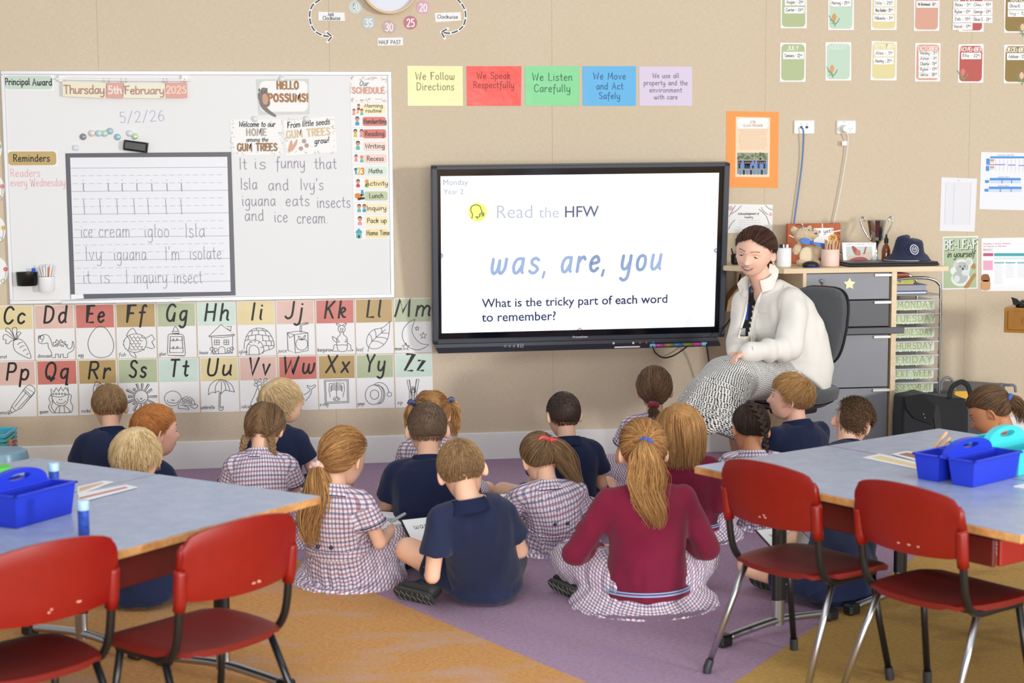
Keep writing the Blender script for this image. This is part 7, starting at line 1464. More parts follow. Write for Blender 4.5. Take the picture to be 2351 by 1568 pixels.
def braid(center, r0, r1, nseg, tint=.45):
    """alternating plaited lobes along a curve"""
    K = len(center); s = np.linspace(0, 1, K); chunks = []
    T = unit(np.gradient(center, axis=0)); side = unit(np.cross(T, np.array([0, -1., .2]))); nrm = np.cross(T, side)
    g = lambda A, t: np.array([np.interp(t, s, A[:, j]) for j in range(3)])
    for i in range(nseg*2):
        t = (i+.5)/(nseg*2); c = g(center, t); sd = nz(g(side, t)); tt = nz(g(T, t)); nn = np.cross(sd, tt); r = r0+(r1-r0)*t; sg = 1 if i % 2 else -1
        a = sd*sg*.75-tt*.9; a = nz(a); ln = r*1.55
        K2 = 7; q = np.linspace(-1, 1, K2); ss = []
        for o_ in np.linspace(-1, 1, 5):
            off = np.cross(a, nn)*o_*r*.42; ss.append(c+sd*sg*r*.42+a[None]*(q*ln*.8)[:, None]+off[None]*(1-q*q*.6)[:, None]+nn[None]*((1-q*q)*r*(.55-.25*o_*o_)-.2*r)[:, None])
        P_ = np.stack(ss); V, Q, tv = strands_mesh(P_, np.full(5, r*.34), .8, np.full(5, tint)+np.random.default_rng(i).uniform(-.3, .3, 5), np.broadcast_to(nn, P_.shape), (.5, 1., .5)); chunks.append((V, Q, tv))
    return chunks
def surfy(x, z):
    x = np.asarray(x, float); z = np.asarray(z, float); y = np.full_like(x, .08)
    for _ in range(14):
        p = np.stack([x, y, z], -1); d = unit(p); r = Rdir(d); y = np.sqrt(np.clip(r*r-x*x-z*z, 1e-6, None))*.6+y*.4
    return y
def patch(pts, off, bulge=0., rows=4):
    """closed outline (x,z) -> little surface following the face"""
    pts = np.asarray(pts, float); c = pts.mean(0); V = [c]; H = [off+bulge]
    for j in range(1, rows+1):
        f = j/rows
        for q in pts: V.append(c+(q-c)*f); H.append(off+bulge*(1-f**2))
    V = np.array(V); y = surfy(V[:, 0], V[:, 1])+np.array(H); n = len(pts)
    Fs = [(0, 1+k, 1+(k+1) % n) for k in range(n)]+[(1+(j-1)*n+k, 1+j*n+k, 1+j*n+(k+1) % n, 1+(j-1)*n+(k+1) % n) for j in range(1, rows) for k in range(n)]
    return np.stack([V[:, 0], y, V[:, 1]], 1), Fs
LIP = M('#cb8579', .4); BROWN_EYE = M('#3a2a22', .15); EYEW = M('#efeae6', .25)
def face(root, body, Mx, hs, brow='#8a6a4a', smile=0., mouth_open=False, lids=.25):
    A, c = Mx
    def put(name, V, Fs, mat): MB().add(np.asarray(V)*hs@A.T+c, Fs).build(name, mat, root, smooth=True)
    for s in (-1, 1):
        b = MB(); e = np.array([s*.0285, float(surfy(s*.0285, -.004))-.0090, -.004]); b.ell(e*hs@A.T+c, (.0112*hs,)*3, A, 16, 10); eb = b.build('eye', EYEW, root, smooth=True)
        b = MB(); b.ell((e+np.array([0, .0068, -.001 if lids < .4 else -.0025]))*hs@A.T+c, (.0066*hs, .005*hs, .0066*hs), A, 12, 8); b.build('iris', BROWN_EYE, eb, smooth=True)
        V, Fs = head_mesh_pts(16, 10); V = np.array(V)*.0124; keep = V[:, 2] > (.0124*(.35-lids*1.0)); Fk = [f for f in Fs if all(keep[i] for i in f)]
        put('eyelid', V+e, Fk, body.data.materials[0])
        V = np.array(V); keep = V[:, 2] < -.0124*(.55-.15*lids); Fk = [f for f in Fs if all(keep[i] for i in f)]; put('eyelid', V+e, Fk, body.data.materials[0])
        lash = [(s*.0285+x*s, -.004+.0124*(.35-lids)*(1-(x/.0125)**2)-.0022*(x/.0125)**2) for x in np.linspace(-.0108, .0112, 9)]
        yy = [e[1]+math.sqrt(max(1e-6, .0129**2-(q[0]-e[0])**2*.8-(q[1]-e[2])**2)) for q in lash]
        b = MB(); b.tube([np.array([q[0], y, q[1]])*hs@A.T+c for q, y in zip(lash, yy)], .0012*hs, 6); b.build('lashes', M('#3b2a24', .6), root, smooth=True)
        bp = [(s*x, .0175+.0042*math.sin((x-.010)/.034*2.6)) for x in np.linspace(.010, .044, 9)]; up = [(x, z+.0036) for x, z in bp]; V, Fs = patch(bp+up[::-1], .0012, .001, 2); put('eyebrow', V, Fs, M(brow, .8))
    w_ = .0225+.004*smile; m0 = -.058; lift = .005*smile
    X = np.linspace(-1, 1, 13); cz = lambda x: m0+lift*x*x
    gap = .0062 if mouth_open else .0006
    up_o = [(w_*x, cz(x)+(.0058*(1-x*x)-.0012*math.exp(-(x/.18)**2))+gap*.25*(1-x*x)) for x in X]; up_i = [(w_*x, cz(x)+gap*.25*(1-x*x)) for x in X[::-1]]
    lo_i = [(w_*.97*x, cz(x)-gap*(1-x*x)-.0003) for x in X]; lo_o = [(w_*.97*x, cz(x)-(.0075+gap)*(1-x*x)**.8-.0004) for x in X[::-1]]
    def lip(P_): V, Fs = patch(P_, .0008, .0016, 3); put('lip', V, Fs, LIP)
    lip(up_o+up_i); lip(lo_i+lo_o)
    if mouth_open:
        V, Fs = patch([(x, z) for x, z in up_i[::-1]]+[(x, z) for x, z in lo_i[::-1]], .0006, 0, 3); put('mouth_opening', V, Fs, M('#5a2320', .6))
        V, Fs = patch([(w_*.8*x, cz(x)+gap*.2*(1-x*x)) for x in X]+[(w_*.76*x, cz(x)-gap*.42*(1-x*x)) for x in X[::-1]], .0009, .0006, 3); put('teeth', V, Fs, M('#f1ebe4', .3))
    for s in (-1, 1):
        V, Fs = patch([(s*.0065+.0034*math.cos(a), -.0435+.0018*math.sin(a)) for a in np.linspace(0, 6.28, 9)[:-1]], .0006, 0, 2); put('nostril', V, Fs, M('#8f5a48', .7))
def bez(p0, p1, p2, t): t = np.asarray(t)[..., None]; return (1-t)**2*p0+2*t*(1-t)*p1+t*t*p2
def garment(name, mb, vox, mat, root, segs, wr=.004, wf=22, smooth=7, uv=True, post=None, seedv=0.):
    """segs: list of ('torso', spine pts, right, R0) or ('limb', a, b, ref, R0)"""
    me = remesh(mb, vox, smooth); V = mv(me); N = mn(me)
    h = wr*(.6*vnoise(V*wf+seedv)+.4*np.maximum(0, vnoise(V*wf*1.9+7+seedv))**1.5*1.6)
    V = V+N*h[:, None]
    if post is not None: V = post(V, N)
    setv(me, V)
    if uv:
        D2 = []; UV = []
        for sg in segs:
            if sg[0] == 'torso':
                _, sp, right, R0, fwd = sg; K = len(sp); dd = ((V[:, None, :]-sp[None])**2).sum(2); j = dd.argmin(1); ar = np.concatenate([[0], np.cumsum(np.linalg.norm(np.diff(sp, axis=0), axis=1))])
                T = unit(np.gradient(sp, axis=0)); rel = V-sp[j]; al = (rel*T[j]).sum(1); lat = rel@right; fr = rel@fwd
                ang = np.arctan2(lat, -fr); rad = np.hypot(lat, fr); vv = ar[j]+al-np.maximum(0, rad-.125)*(ar[j]+al < .2)*1.0
                UV.append(np.stack([ang*R0+(ang*np.maximum(0, rad-R0)*.55)*(ar[j]+al < .2), vv], 1)); D2.append(np.maximum(0, np.abs(rad-.11)-.03)+.0)
            else:
                _, a, b_, ref, R0 = sg; d = nz(b_-a); L = np.linalg.norm(b_-a); rel = V-a; t = rel@d; y = nz(ref-d*(ref@d)); x = np.cross(d, y); perp = rel-np.outer(t, d); r = np.linalg.norm(perp, axis=1)
                UV.append(np.stack([np.arctan2(perp@x, perp@y)*R0, t], 1)); D2.append(np.where((t > .02) & (t < L+.08), np.maximum(0, r-.07)*3-.02, 1.))
        D2 = np.stack(D2, 1); UV = np.stack(UV, 1)
        nl = len(me.loops); li = np.zeros(nl, np.int32); me.loops.foreach_get('vertex_index', li); npoly = len(me.polygons); ls = np.zeros(npoly, np.int32); lt = np.zeros(npoly, np.int32); me.polygons.foreach_get('loop_start', ls); me.polygons.foreach_get('loop_total', lt)
        fi = np.repeat(np.arange(npoly), lt); fd = np.zeros((npoly, D2.shape[1])); np.add.at(fd, fi, D2[li]); cl = fd.argmin(1)
        uvl = me.uv_layers.new(name='UVMap'); uvl.data.foreach_set('uv', UV[li, cl[fi]].astype(np.float32).ravel())
    return mesh_obj(name, me, mat, root)
def ringband(name, C, T, xd, ra, rb, h, mat, root, th=.004, n=36, open_=0., tilt=0., rb2=None, pts=False):
    """band round a centre: height h along T, flaring from ra to rb"""
    T = nz(T); x = nz(xd-T*(xd@T)); y = np.cross(T, x); V = []; rows = [(0, 0), (0, h), (th, h*1.02), (th, 0)]
    for r_, z in rows:
        for k in range(n+1):
            a = 2*math.pi*(open_+(1-2*open_)*k/n)+math.pi/2; f = 1-z/h*(1-rb); V.append(C+x*(ra[0]*f+r_)*math.cos(a)+y*(ra[1]*f+r_)*math.sin(a)+T*z)
    m_ = n+1; Fs = [(j*m_+k, j*m_+k+1, ((j+1) % 4)*m_+k+1, ((j+1) % 4)*m_+k) for j in range(4) for k in range(n)]
    return MB().add(V, Fs).build(name, mat, root, auto=60)
def shoe(root, A, dirv, s, up=np.array([0, 0, 1.])):
    d = nz(dirv); u = nz(up-d*(up@d)); r = np.cross(d, u); R = np.stack([r, d, u], 1); L = lambda x, y, z: A+R@(np.array([x, y, z])*s)
    xs = [-.052, -.045, -.02, .02, .06, .10, .128, .138]; b = MB()
    b.loft([L(0, y, .004+z) for y, z in zip(xs, (.01, .012, .014, .006, 0, -.006, -.008, -.008))], np.array([.012, .026, .031, .031, .036, .037, .026, .010])*s, np.array([.02, .034, .040, .034, .026, .021, .017, .008])*s, r, 20)
    o = b.build('shoe', M('#2c2e2e', .6), root, smooth=True)
    b = MB(); V = [L(x*w_, y, z) for z in (-.036, -.022) for y, w_ in ((-.054, .5), (-.045, .85), (-.01, .9), (.05, 1.05), (.10, 1.1), (.13, .8), (.142, .35)) for x in (-.034, .034)]; n = 7
    Fs = []
    for i in range(n-1):
        a = 2*i; Fs += [(a, a+1, a+3, a+2), (14+a, 14+a+2, 14+a+3, 14+a+1), (a, a+2, 14+a+2, 14+a), (a+1, 14+a+1, 14+a+3, a+3)]
    Fs += [(0, 14, 15, 1), (12, 13, 27, 26)]; b.add(V, Fs); so = b.build('sole', M('#3a3c38', .7), o)
    b = MB()
    for i in range(7):
        y = -.04+.026*i; b.tube([L(x, y+.006*math.sin(x*160+i), -.0375) for x in np.linspace(-.028, .028, 9)], .0017*s, 5)
    b.build('sole_tread', M('#77786f', .7), so); return o
def person(label, head, zh, face_yaw, fa, pitch=10, roll=0, base=None, lean=.07, outfit='polo', hair=('short', 'brown'), skin='fair', s=1.0, hs=1.05, elb=None, wri=None, knees=None, ank=None, slouch=.035, shw=.118, brow='#7a5c40', leg_style='cross', brd=None, smile=0., mouth_open=False, legs=True, widths=1., sleeve=.62, bowl=None):
    H = F(head[0], head[1], zh); a = math.radians(fa); fw = np.array([-math.sin(a), math.cos(a), 0]); rt = np.array([math.cos(a), math.sin(a), 0]); Z1 = np.array([0, 0, 1.])
    HR = Rot(face_yaw, pitch, roll); upH, fH = HR[:, 2], HR[:, 1]
    B = F(*base) if base is not None else np.array([*(H-fw*lean)[:2], 0.])
    P0 = B+Z1*.085*s; A_ = H-upH*.068*hs-fH*.030*hs; N = A_-Z1*.040*s-fw*.012; Tp = N-Z1*.006
    mid = (P0+Tp)/2-fw*slouch; SP = lambda t: bez(P0, mid*1.0+(mid-(P0+Tp)/2)*.6, Tp, t)
    root = thing('person', B, label, 'person', 'children seated on the carpet')
    t = np.array([-.2, 0, .15, .35, .55, .72, .84, .92, .97, 1.0]); C = SP(t); C[0] = P0-Z1*.05*s+fw*.01
    wd = np.array([.105, .122, .118, .108, .112, .122, .118, .092, .062, .046])*s*widths; dp = np.array([.085, .10, .094, .082, .080, .078, .070, .056, .048, .044])*s*widths
    shc = SP(np.array([.87]))[0]; SH = {sd: shc+rt*sd*shw*s*widths**.5-Z1*.006 for sd in (-1, 1)}
    E, Wp = {}, {}
    for sd in (-1, 1):
        e = (elb or {}).get(sd, (.045, .06, -.175)); E[sd] = SH[sd]+rt*sd*e[0]*s+fw*e[1]*s+Z1*e[2]*s
        if E[sd][2] < .06: E[sd][2] = .06
        w_ = (wri or {}).get(sd, (.045, .27, .13)); Wp[sd] = B+rt*sd*w_[0]*s+fw*w_[1]*s+Z1*w_[2]*s
        d = Wp[sd]-E[sd]; L = np.linalg.norm(d); Wp[sd] = E[sd]+d/L*min(max(L, .135*s), .175*s)
    # body
    b = MB(); b.loft(C, wd, dp, rt); b.cap(N, A_+upH*.02, .042*s, .040*s, 16)
    HIP, KN, AN = {}, {}, {}
    for sd in (-1, 1):
        b.cap(SH[sd]*.85+E[sd]*.15, E[sd], .032*s, .028*s, 14); b.cap(SP(np.array([.8]))[0], SH[sd]-Z1*.008, .03*s, .026*s, 12); b.cap(E[sd], Wp[sd], .029*s, .0205*s, 14)
        if legs:
            HIP[sd] = P0+rt*sd*.065*s; k = (knees or {}).get(sd, (.25, .19, .125)); KN[sd] = B+rt*sd*k[0]*s+fw*k[1]*s+Z1*k[2]*s
            q = (ank or {}).get(sd, (-.10, .24, .05)); AN[sd] = B+rt*sd*q[0]*s+fw*q[1]*s+Z1*q[2]*s
            b.cap(HIP[sd], KN[sd], .064*s, .047*s, 16); m_ = KN[sd]*.6+AN[sd]*.4-Z1*.004; b.cap(KN[sd], m_, .045*s, .043*s, 14); b.cap(m_, AN[sd], .043*s, .028*s, 14)
    me = remesh(b, .0095, 3); parts = [me_arrays(me)]; bpy.data.meshes.remove(me)
    for sd in (-1, 1):
        hb = MB(); d = nz(Wp[sd]-E[sd]); pn = nz(-rt*sd*.6-Z1*.6+fw*.2); hand_mb(hb, Wp[sd]+d*.012, nz(d+fw*.1-Z1*.1), pn, .78*s, sd, .55)
        hb.cap(Wp[sd]-d*.02, Wp[sd]+d*.02, .020*s, .018*s, 10); me = remesh(hb, .0042, 2); parts.append(me_arrays(me)); bpy.data.meshes.remove(me)
    hv = HV*Rdir(HV)[:, None]*hs; parts.append((hv@HR.T+H, HF))
    for sd in (-1, 1): v, f = ear_pts(sd, hs); parts.append((v@HR.T+H, f))
    V, Fs = merge(parts); body = mesh_obj('body', fast_mesh(V, Fs), SK[skin], root); Mx = (HR*hs, H)
    face(root, body, (HR, H), hs, brow, smile, mouth_open)
    # clothes
    gi = outfit in ('dress',); top = {'polo': NAVY, 'polodark': NAVYD, 'dress': GING, 'jumper': MAROON, 'pink': M('#a85a70', .85, bump=.2, bscale=500), 'jacket': NAVYD}[outfit]
    long_ = outfit in ('jumper', 'jacket', 'pink'); inf = .013 if not long_ else .018
    spn = SP(np.linspace(0, 1, 24))
    c = MB(); tt = np.array([0, .12, .3, .5, .68, .82, .90, .955]); CC_ = SP(tt); low = P0-Z1*.058*s+fw*.005
    wds = np.interp(tt, t[1:], wd[1:])+inf*s; dps = np.interp(tt, t[1:], dp[1:])+inf*s
    if outfit in ('polo', 'polodark', 'jacket'): c.loft(np.concatenate([[low], [P0-Z1*.03*s], CC_]), np.concatenate([[wds[0]*.93, wds[0]*1.04], wds]), np.concatenate([[dps[0]*.95, dps[0]*1.06], dps]), rt, 32)
    elif outfit in ('jumper', 'pink'): c.loft(np.concatenate([[P0-Z1*.048*s], [P0-Z1*.03*s], CC_]), np.concatenate([[wds[0]*1.0, wds[0]*1.06], wds]), np.concatenate([[dps[0]*1.05, dps[0]*1.1], dps]), rt, 32)
    else: c.loft(CC_, wds, dps, rt, 32)
    segs = [('torso', spn, rt, .115, fw)]
    for sd in (-1, 1):
        c.cap(SP(np.array([.915]))[0]-fw*.004, SH[sd]-rt*sd*.004-Z1*.002, .050*s, .046*s, 14); c.cap(SP(np.array([.72]))[0]+rt*sd*.05*s, SH[sd]*.6+E[sd]*.4-rt*sd*.02*s, .055*s, .03*s, 12)
        c.ell(SH[sd]-rt*sd*.012-Z1*.004, (.047*s,)*3, None, 14, 10)
        if long_:
            c.cap(SH[sd], E[sd], .050*s, .042*s, 14); w2 = E[sd]+(Wp[sd]-E[sd])*.93; c.cap(E[sd], w2, .042*s, .029*s, 14)
            segs += [('limb', SH[sd], E[sd], fw, .04)]
        else:
            e2 = SH[sd]+(E[sd]-SH[sd])*sleeve; pts = [SH[sd], SH[sd]*.6+e2*.4, SH[sd]*.2+e2*.8, e2, e2+(e2-SH[sd])*.01]; c.tube(pts, [.046*s, .048*s, .053*s, .056*s, .050*s], 18); segs += [('limb', SH[sd], e2, fw, .05)]
    if outfit == 'dress':
        # skirt: waist to floor, over the thighs
        rs, fs = .185*s, .19*s; R_ = [(SP(np.array([.30]))[0], .108, .09), (SP(np.array([.16]))[0], .135, .12), (P0+fw*.03, .165, .155), (B+Z1*.05*s+fw*.045, .205, .19), (B+Z1*.012*s+fw*.045, .225, .21), (B-Z1*.012*s+fw*.045, .225, .21)]
        c.loft([r_[0] for r_ in R_], [r_[1]*s*widths for r_ in R_], [r_[2]*s*widths for r_ in R_], rt, 48)
        for sd in (-1, 1):
            if legs: kk = HIP[sd]+(KN[sd]-HIP[sd])*.80; c.cap(HIP[sd], kk, .085*s, .070*s, 16); c.cap(kk-Z1*.02, kk*.8+P0*.2-Z1*.075*s, .06*s, .05*s, 12)
        ctr = B+fw*.03
        def post(V, N):
            rel = V-ctr; a_ = np.arctan2(rel@rt, -(rel@fw)); z = V[:, 2]; k = np.clip((.24*s-z)/.2, 0, 1)**1.3; h = (np.sin(a_*19+2*vnoise(V*6))*.6+np.sin(a_*31+1+vnoise(V*11)*2)*.4)*.0055*k
            V = V+N*np.array([1, 1, 0])*h[:, None]; V[:, 2] = np.maximum(V[:, 2], -.02); return V
    else:
        def post(V, N): V = V.copy(); V[:, 2] = np.maximum(V[:, 2], .004); return V
    nm = {'polo': 'polo_shirt', 'polodark': 'polo_shirt', 'dress': 'gingham_dress', 'jumper': 'maroon_jumper', 'pink': 'pink_top', 'jacket': 'navy_jacket'}[outfit]
    garment(nm, c, .0085, top, root, segs, wr=.0055 if not gi else .005, wf=17, post=post, seedv=H[0]*7, uv=gi)
    Tn = nz(N-spn[-5]+nz(A_-N)*.25)
    if outfit in ('polo', 'polodark', 'jacket', 'dress'):
        cm = {'dress': GING}.get(outfit, M('#1f2744', .9, spec=.2, bump=.2, bscale=900) if outfit != 'pink' else top)
        o = ringband('collar', N-Tn*.040*s, Tn, rt, (.078*s, .074*s), .70, .044*s, cm, root, .006)
        if outfit == 'dress':
            uvl = o.data.uv_layers.new(name='UVMap'); Vv = mv(o.data)-N; u = np.arctan2(Vv@rt, -(Vv@fw))*.075; w_ = Vv@Tn
            li = np.zeros(len(o.data.loops), np.int32); o.data.loops.foreach_get('vertex_index', li); uvl.data.foreach_set('uv', np.stack([u, w_], 1)[li].astype(np.float32).ravel())
            ringband('collar_trim', N-Tn*.0415*s, Tn, rt, (.080*s, .076*s), .98, .0035, M('#3c3f63', .8), root, .005)
    if outfit in ('jumper', 'pink'):
        ringband('collar', N-Tn*.030*s, Tn, rt, (.068*s, .064*s), .82, .026*s, top, root, .006)
        pass
        for z0, hh, rr in () if outfit == 'pink' else ((.004, .006, 1.0), (.014, .0045, 1.0)): ringband('blue_stripe', P0+Z1*(z0-.03)*s, Z1, rt, (wds[0]*1.05+.0015, dps[0]*1.09+.0015), 1.0, hh*s, STRIPE, root, .003, 48)
    if outfit == 'dress':
        bc = SP(np.array([.30]))[0]; o = ringband('waist_tie', bc-Z1*.014, nz(spn[9]-spn[5]), rt, ((.108+.0205)*s*widths, (.083+.0215)*s*widths), .985, .03*s, GING, root, .004, 44)
        uvl = o.data.uv_layers.new(name='UVMap'); Vv = mv(o.data)-bc; u = np.arctan2(Vv@rt, -(Vv@fw))*.115; li = np.zeros(len(o.data.loops), np.int32); o.data.loops.foreach_get('vertex_index', li); uvl.data.foreach_set('uv', np.stack([u, Vv[:, 2]+.003], 1)[li].astype(np.float32).ravel())
        for dx in (-.028, .028): MB().ell(bc-fw*(.1085*s*widths)+rt*dx*s-Z1*.0, (.0085*s, .0085*s, .0085*s), None, 12, 8).build('button', M('#2a3056', .4), root, smooth=True)
        for sd in (-1, 1): e2 = SH[sd]+(E[sd]-SH[sd])*sleeve*.86; ringband('sleeve_trim', e2, nz(E[sd]-SH[sd]), fw, (.0565*s, .0565*s), 1., .004*s, M('#3c3f63', .8), root, .003, 24)
    if legs:
        if outfit in ('polo', 'polodark', 'jacket'):
            c = MB()
            for sd in (-1, 1): k2 = HIP[sd]+(KN[sd]-HIP[sd])*.66; c.tube([HIP[sd]-rt*sd*.02, HIP[sd], HIP[sd]*.5+k2*.5, k2, k2+(k2-HIP[sd])*.02], [.06*s, .080*s, .076*s, .072*s, .062*s], 18)
            c.ell(P0, (.135*s, .105*s, .08*s), np.stack([rt, fw, Z1], 1), 18, 12)
            garment('shorts', c, .0095, SHORTS, root, [], wr=.004, wf=24, post=post, uv=False)
            for sd in (-1, 1):
                a0, a1 = HIP[sd], HIP[sd]+(KN[sd]-HIP[sd])*.62; d = nz(a1-a0); n_ = nz(np.cross(d, fw)*(-sd)+Z1*.2); n_ = nz(rt*sd*.2-fw*.75-Z1*.15); pts = [a0*(1-q)+a1*q+(n_-d*(n_@d))*(.081*s)+Z1*.012*math.sin(q*6) for q in np.linspace(.15, .98, 9)]
                MB().tube(pts, .0028, 6).build('reflective_piping', PIPE, root, smooth=True)
        elif outfit in ('jumper', 'pink'):
            c = MB(); R_ = [(P0+Z1*.01, .115, .09), (P0-Z1*.02+fw*.01, .155, .135), (B+Z1*.035*s+fw*.03, .225, .205), (B+Z1*.012*s+fw*.03, .25, .225), (B-Z1*.012*s+fw*.03, .25, .225)]
            c.loft([r_[0] for r_ in R_], [r_[1]*s for r_ in R_], [r_[2]*s for r_ in R_], rt, 48)
            for sd in (-1, 1): kk = HIP[sd]+(KN[sd]-HIP[sd])*.86; c.cap(HIP[sd], kk, .088*s, .074*s, 16); c.cap(kk-Z1*.02, kk*.8+P0*.2-Z1*.075*s, .06*s, .05*s, 12)
            ctr = B+fw*.03
            def post2(V, Nn):
                rel = V-ctr; a_ = np.arctan2(rel@rt, -(rel@fw)); k = np.clip((.2*s-V[:, 2])/.12, 0, 1); h = (np.sin(a_*21+2*vnoise(V*6))*.6+np.sin(a_*33+1+vnoise(V*11)*2)*.4)*.006*k; V = V+Nn*np.array([1, 1, 0])*h[:, None]; V[:, 2] = np.maximum(V[:, 2], -.02); return V
            garment('gingham_skirt', c, .0085, GING, root, [('torso', np.stack([B, B+Z1*.3]), rt, .16, fw)], wr=.004, wf=18, post=post2)
        for sd in (-1, 1):
            d = nz(-rt*sd*.30+fw*.62); ringband('sock', AN[sd]-nz(AN[sd]-KN[sd])*.05*s, nz(AN[sd]-KN[sd]), Z1, (.033*s, .033*s), .95, .06*s, M('#23294a', .9), root, .003, 20)
            shoe(root, AN[sd]-d*.035*s-Z1*.004-rt*sd*.01, d, s*.9, up=nz(rt*sd*.75+Z1*.55+fw*.25))
    # hair
    do_hair(root, hair, Mx, hs, H)
    if brd is not None:
        c0 = B+rt*brd[0]*s+fw*brd[1]*s+Z1*brd[2]; Rb = np.stack([rt, nz(fw*math.cos(brd[3])+Z1*math.sin(brd[3])), nz(-fw*math.sin(brd[3])+Z1*math.cos(brd[3]))], 1)
        o = thing('mini_whiteboard', c0, 'small black-edged whiteboard held by the '+brd[4], 'mini whiteboard', 'mini whiteboards in laps')
        MB().box(c0, (.20, .27, .006), Rb, bev=.0025).build('black_edge', M('#17181b', .4), o); MB().box(c0+Rb[:, 2]*.0032, (.186, .256, .0016), Rb).build('white_surface', M('#f3f4f6', .2, coat=.3), o)
        pl = Plane(c0+Rb[:, 2]*.0045, Rb[:, 0], Rb[:, 1]); k = Ink(pl, .0006); stroke_text(k, 'was are', (-.06, .07), (1, 0), .03, .002, .12); k.build('handwriting', M('#4b4f58', .6), o)
    return dict(root=root, B=B, H=H, HR=HR, rt=rt, fw=fw, E=E, W=Wp, SH=SH, Mx=Mx)
def do_hair(root, hair, Mx, hs, H):
    st, mt = hair[0], HM[hair[1]]; sd = int(abs(H[0]*1000)) % 997; r = np.random.default_rng(sd); ex = hair[2] if len(hair) > 2 else {}
    put = lambda nm, ch: hair_obj(nm, ch, mt, root, Mx)
    Hl = lambda pts: (np.array(pts)-0)  # head-local already
    if st == 'buzz':
        ch = [cap_mesh('boy', .0045, .30, rp=.3)]; d = roots(2600, 'boy', sd, .02); P_ = flow_paths(d, .014, 4, crown_field(down=.5), .003, .0062, sd); z = d[:, 2]; tn = np.clip(.55-.55*np.clip((z-.05)/.5, 0, 1)+r.normal(size=len(d))*.12, 0, 1); ch.append(strands_mesh(P_, np.full(len(P_), .0009), .8, tn)); put('hair', ch)
    elif st == 'short':
        ch = [cap_mesh('boy', ex.get('th', .009), .30, .0015, rp=.45)]; d = roots(int(1.5*ex.get('n', 1500)), 'boy', sd, .02); z = d[:, 2]; L = np.where(z > .15, ex.get('L', .042), .022)*(.7+.6*r.random(len(d)))
        kk = np.clip(hair_mask(d, 'boy')/.5, .05, 1); L = L*(.35+.65*kk); P_ = flow_paths(d, L, 6, crown_field(ex.get('crown', (.12, -.5, .85)), ex.get('fwd', .35), ex.get('down', .35)), .001+.006*kk, .002+ex.get('lift', .014)*kk, sd, wob=ex.get('wob', .22)); tn = np.clip(.25+.5*np.clip(z, 0, 1)+r.normal(size=len(d))*.25, 0, 1); ch.append(strands_mesh(P_, r.uniform(.0007, .0016, len(P_)), .6, tn)); put('hair', ch)
    elif st == 'mop':
        ch = [cap_mesh('fringe', .012, .45, .002)]; d = roots(int(1.4*ex.get('n', 1500)), 'fringe', sd, .0); L = ex.get('L', .075)*(.7+.5*r.random(len(d)))
        P_ = flow_paths(d, L, 9, crown_field(ex.get('crown', (.1, -.45, .85)), ex.get('fwd', .2), .55), .009, .015, sd, grav=.35, wob=.18); tn = np.clip(.5+r.normal(size=len(d))*.3, 0, 1); ch.append(strands_mesh(P_, r.uniform(.0009, .0021, len(P_)), .5, tn)); put('hair', ch)
    elif st == 'mohawk':
        ch = [cap_mesh('mohawk', .006, .3)]; d1 = roots(2600, 'mohawk', sd, .0); d2 = roots(900, 'boy', sd+1, .02); P_ = flow_paths(d2, .006, 3, crown_field(down=.5), .0003, .0008, sd); ch.append(strands_mesh(P_, np.full(len(P_), .0005), .8)); L = .055*(.7+.6*r.random(len(d1)))
        P_ = flow_paths(d1, L, 7, lambda u: np.array([.55, -.45, -.35])+np.stack([u[:, 0]*.3, 0*u[:, 0], 0*u[:, 0]], 1), .006, .024, sd, wob=.2); ch.append(strands_mesh(P_, r.uniform(.0013, .0026, len(P_)), .6, np.clip(.3+r.normal(size=len(P_))*.25, 0, 1))); put('hair', ch)
    elif st == 'bob':
        ch = [cap_mesh('girl', .012, .4, .0015)]; d = roots(2300, 'girl', sd, .0); L = np.clip(.10+.11*(d[:, 2]+.5), .05, .24)*(.92+.16*r.random(len(d))); part = nz((-.25, -.1, .97))
        P_ = flow_paths(d, L, 13, lambda u: (u-part)*np.array([1, 1, .3])+np.array([0, -.25, -.6]), .008, .014, sd, grav=.95, wob=.08); P_[..., 0] *= 1.0; tn = np.clip(.45+r.normal(size=len(d))*.3, 0, 1); ch.append(strands_mesh(P_, r.uniform(.001, .0023, len(P_)), .5, tn)); put('hair', ch)
    else:
        kind = ex.get('kind', 'girl'); ch = [cap_mesh(kind, .009, .3, .001, rp=.26)]
        ties = ex['ties']; d = roots(int(1.6*ex.get('n', 900)), kind, sd, .0)
        for i, ti in enumerate(ties):
            tie = np.array(ti['at'], float); tr = np.linalg.norm(tie)
            dd = d if len(ties) == 1 else d[(d[:, 0]*np.sign(tie[0]) > .0)]
            if len(ties) == 2: pass
            if ti.get('noflow'): dd = dd[:0]
            if len(dd): P_ = to_tie(dd, tie, tr, 10, ti.get('lift', .010), sd+i); ch.append(strands_mesh(P_, r.uniform(.0008, .0018, len(P_)), .5, np.clip(.35+r.normal(size=len(dd))*.25, 0, 1), None, (.1, 1., .3)))
        put('hair', ch); A, c = Mx
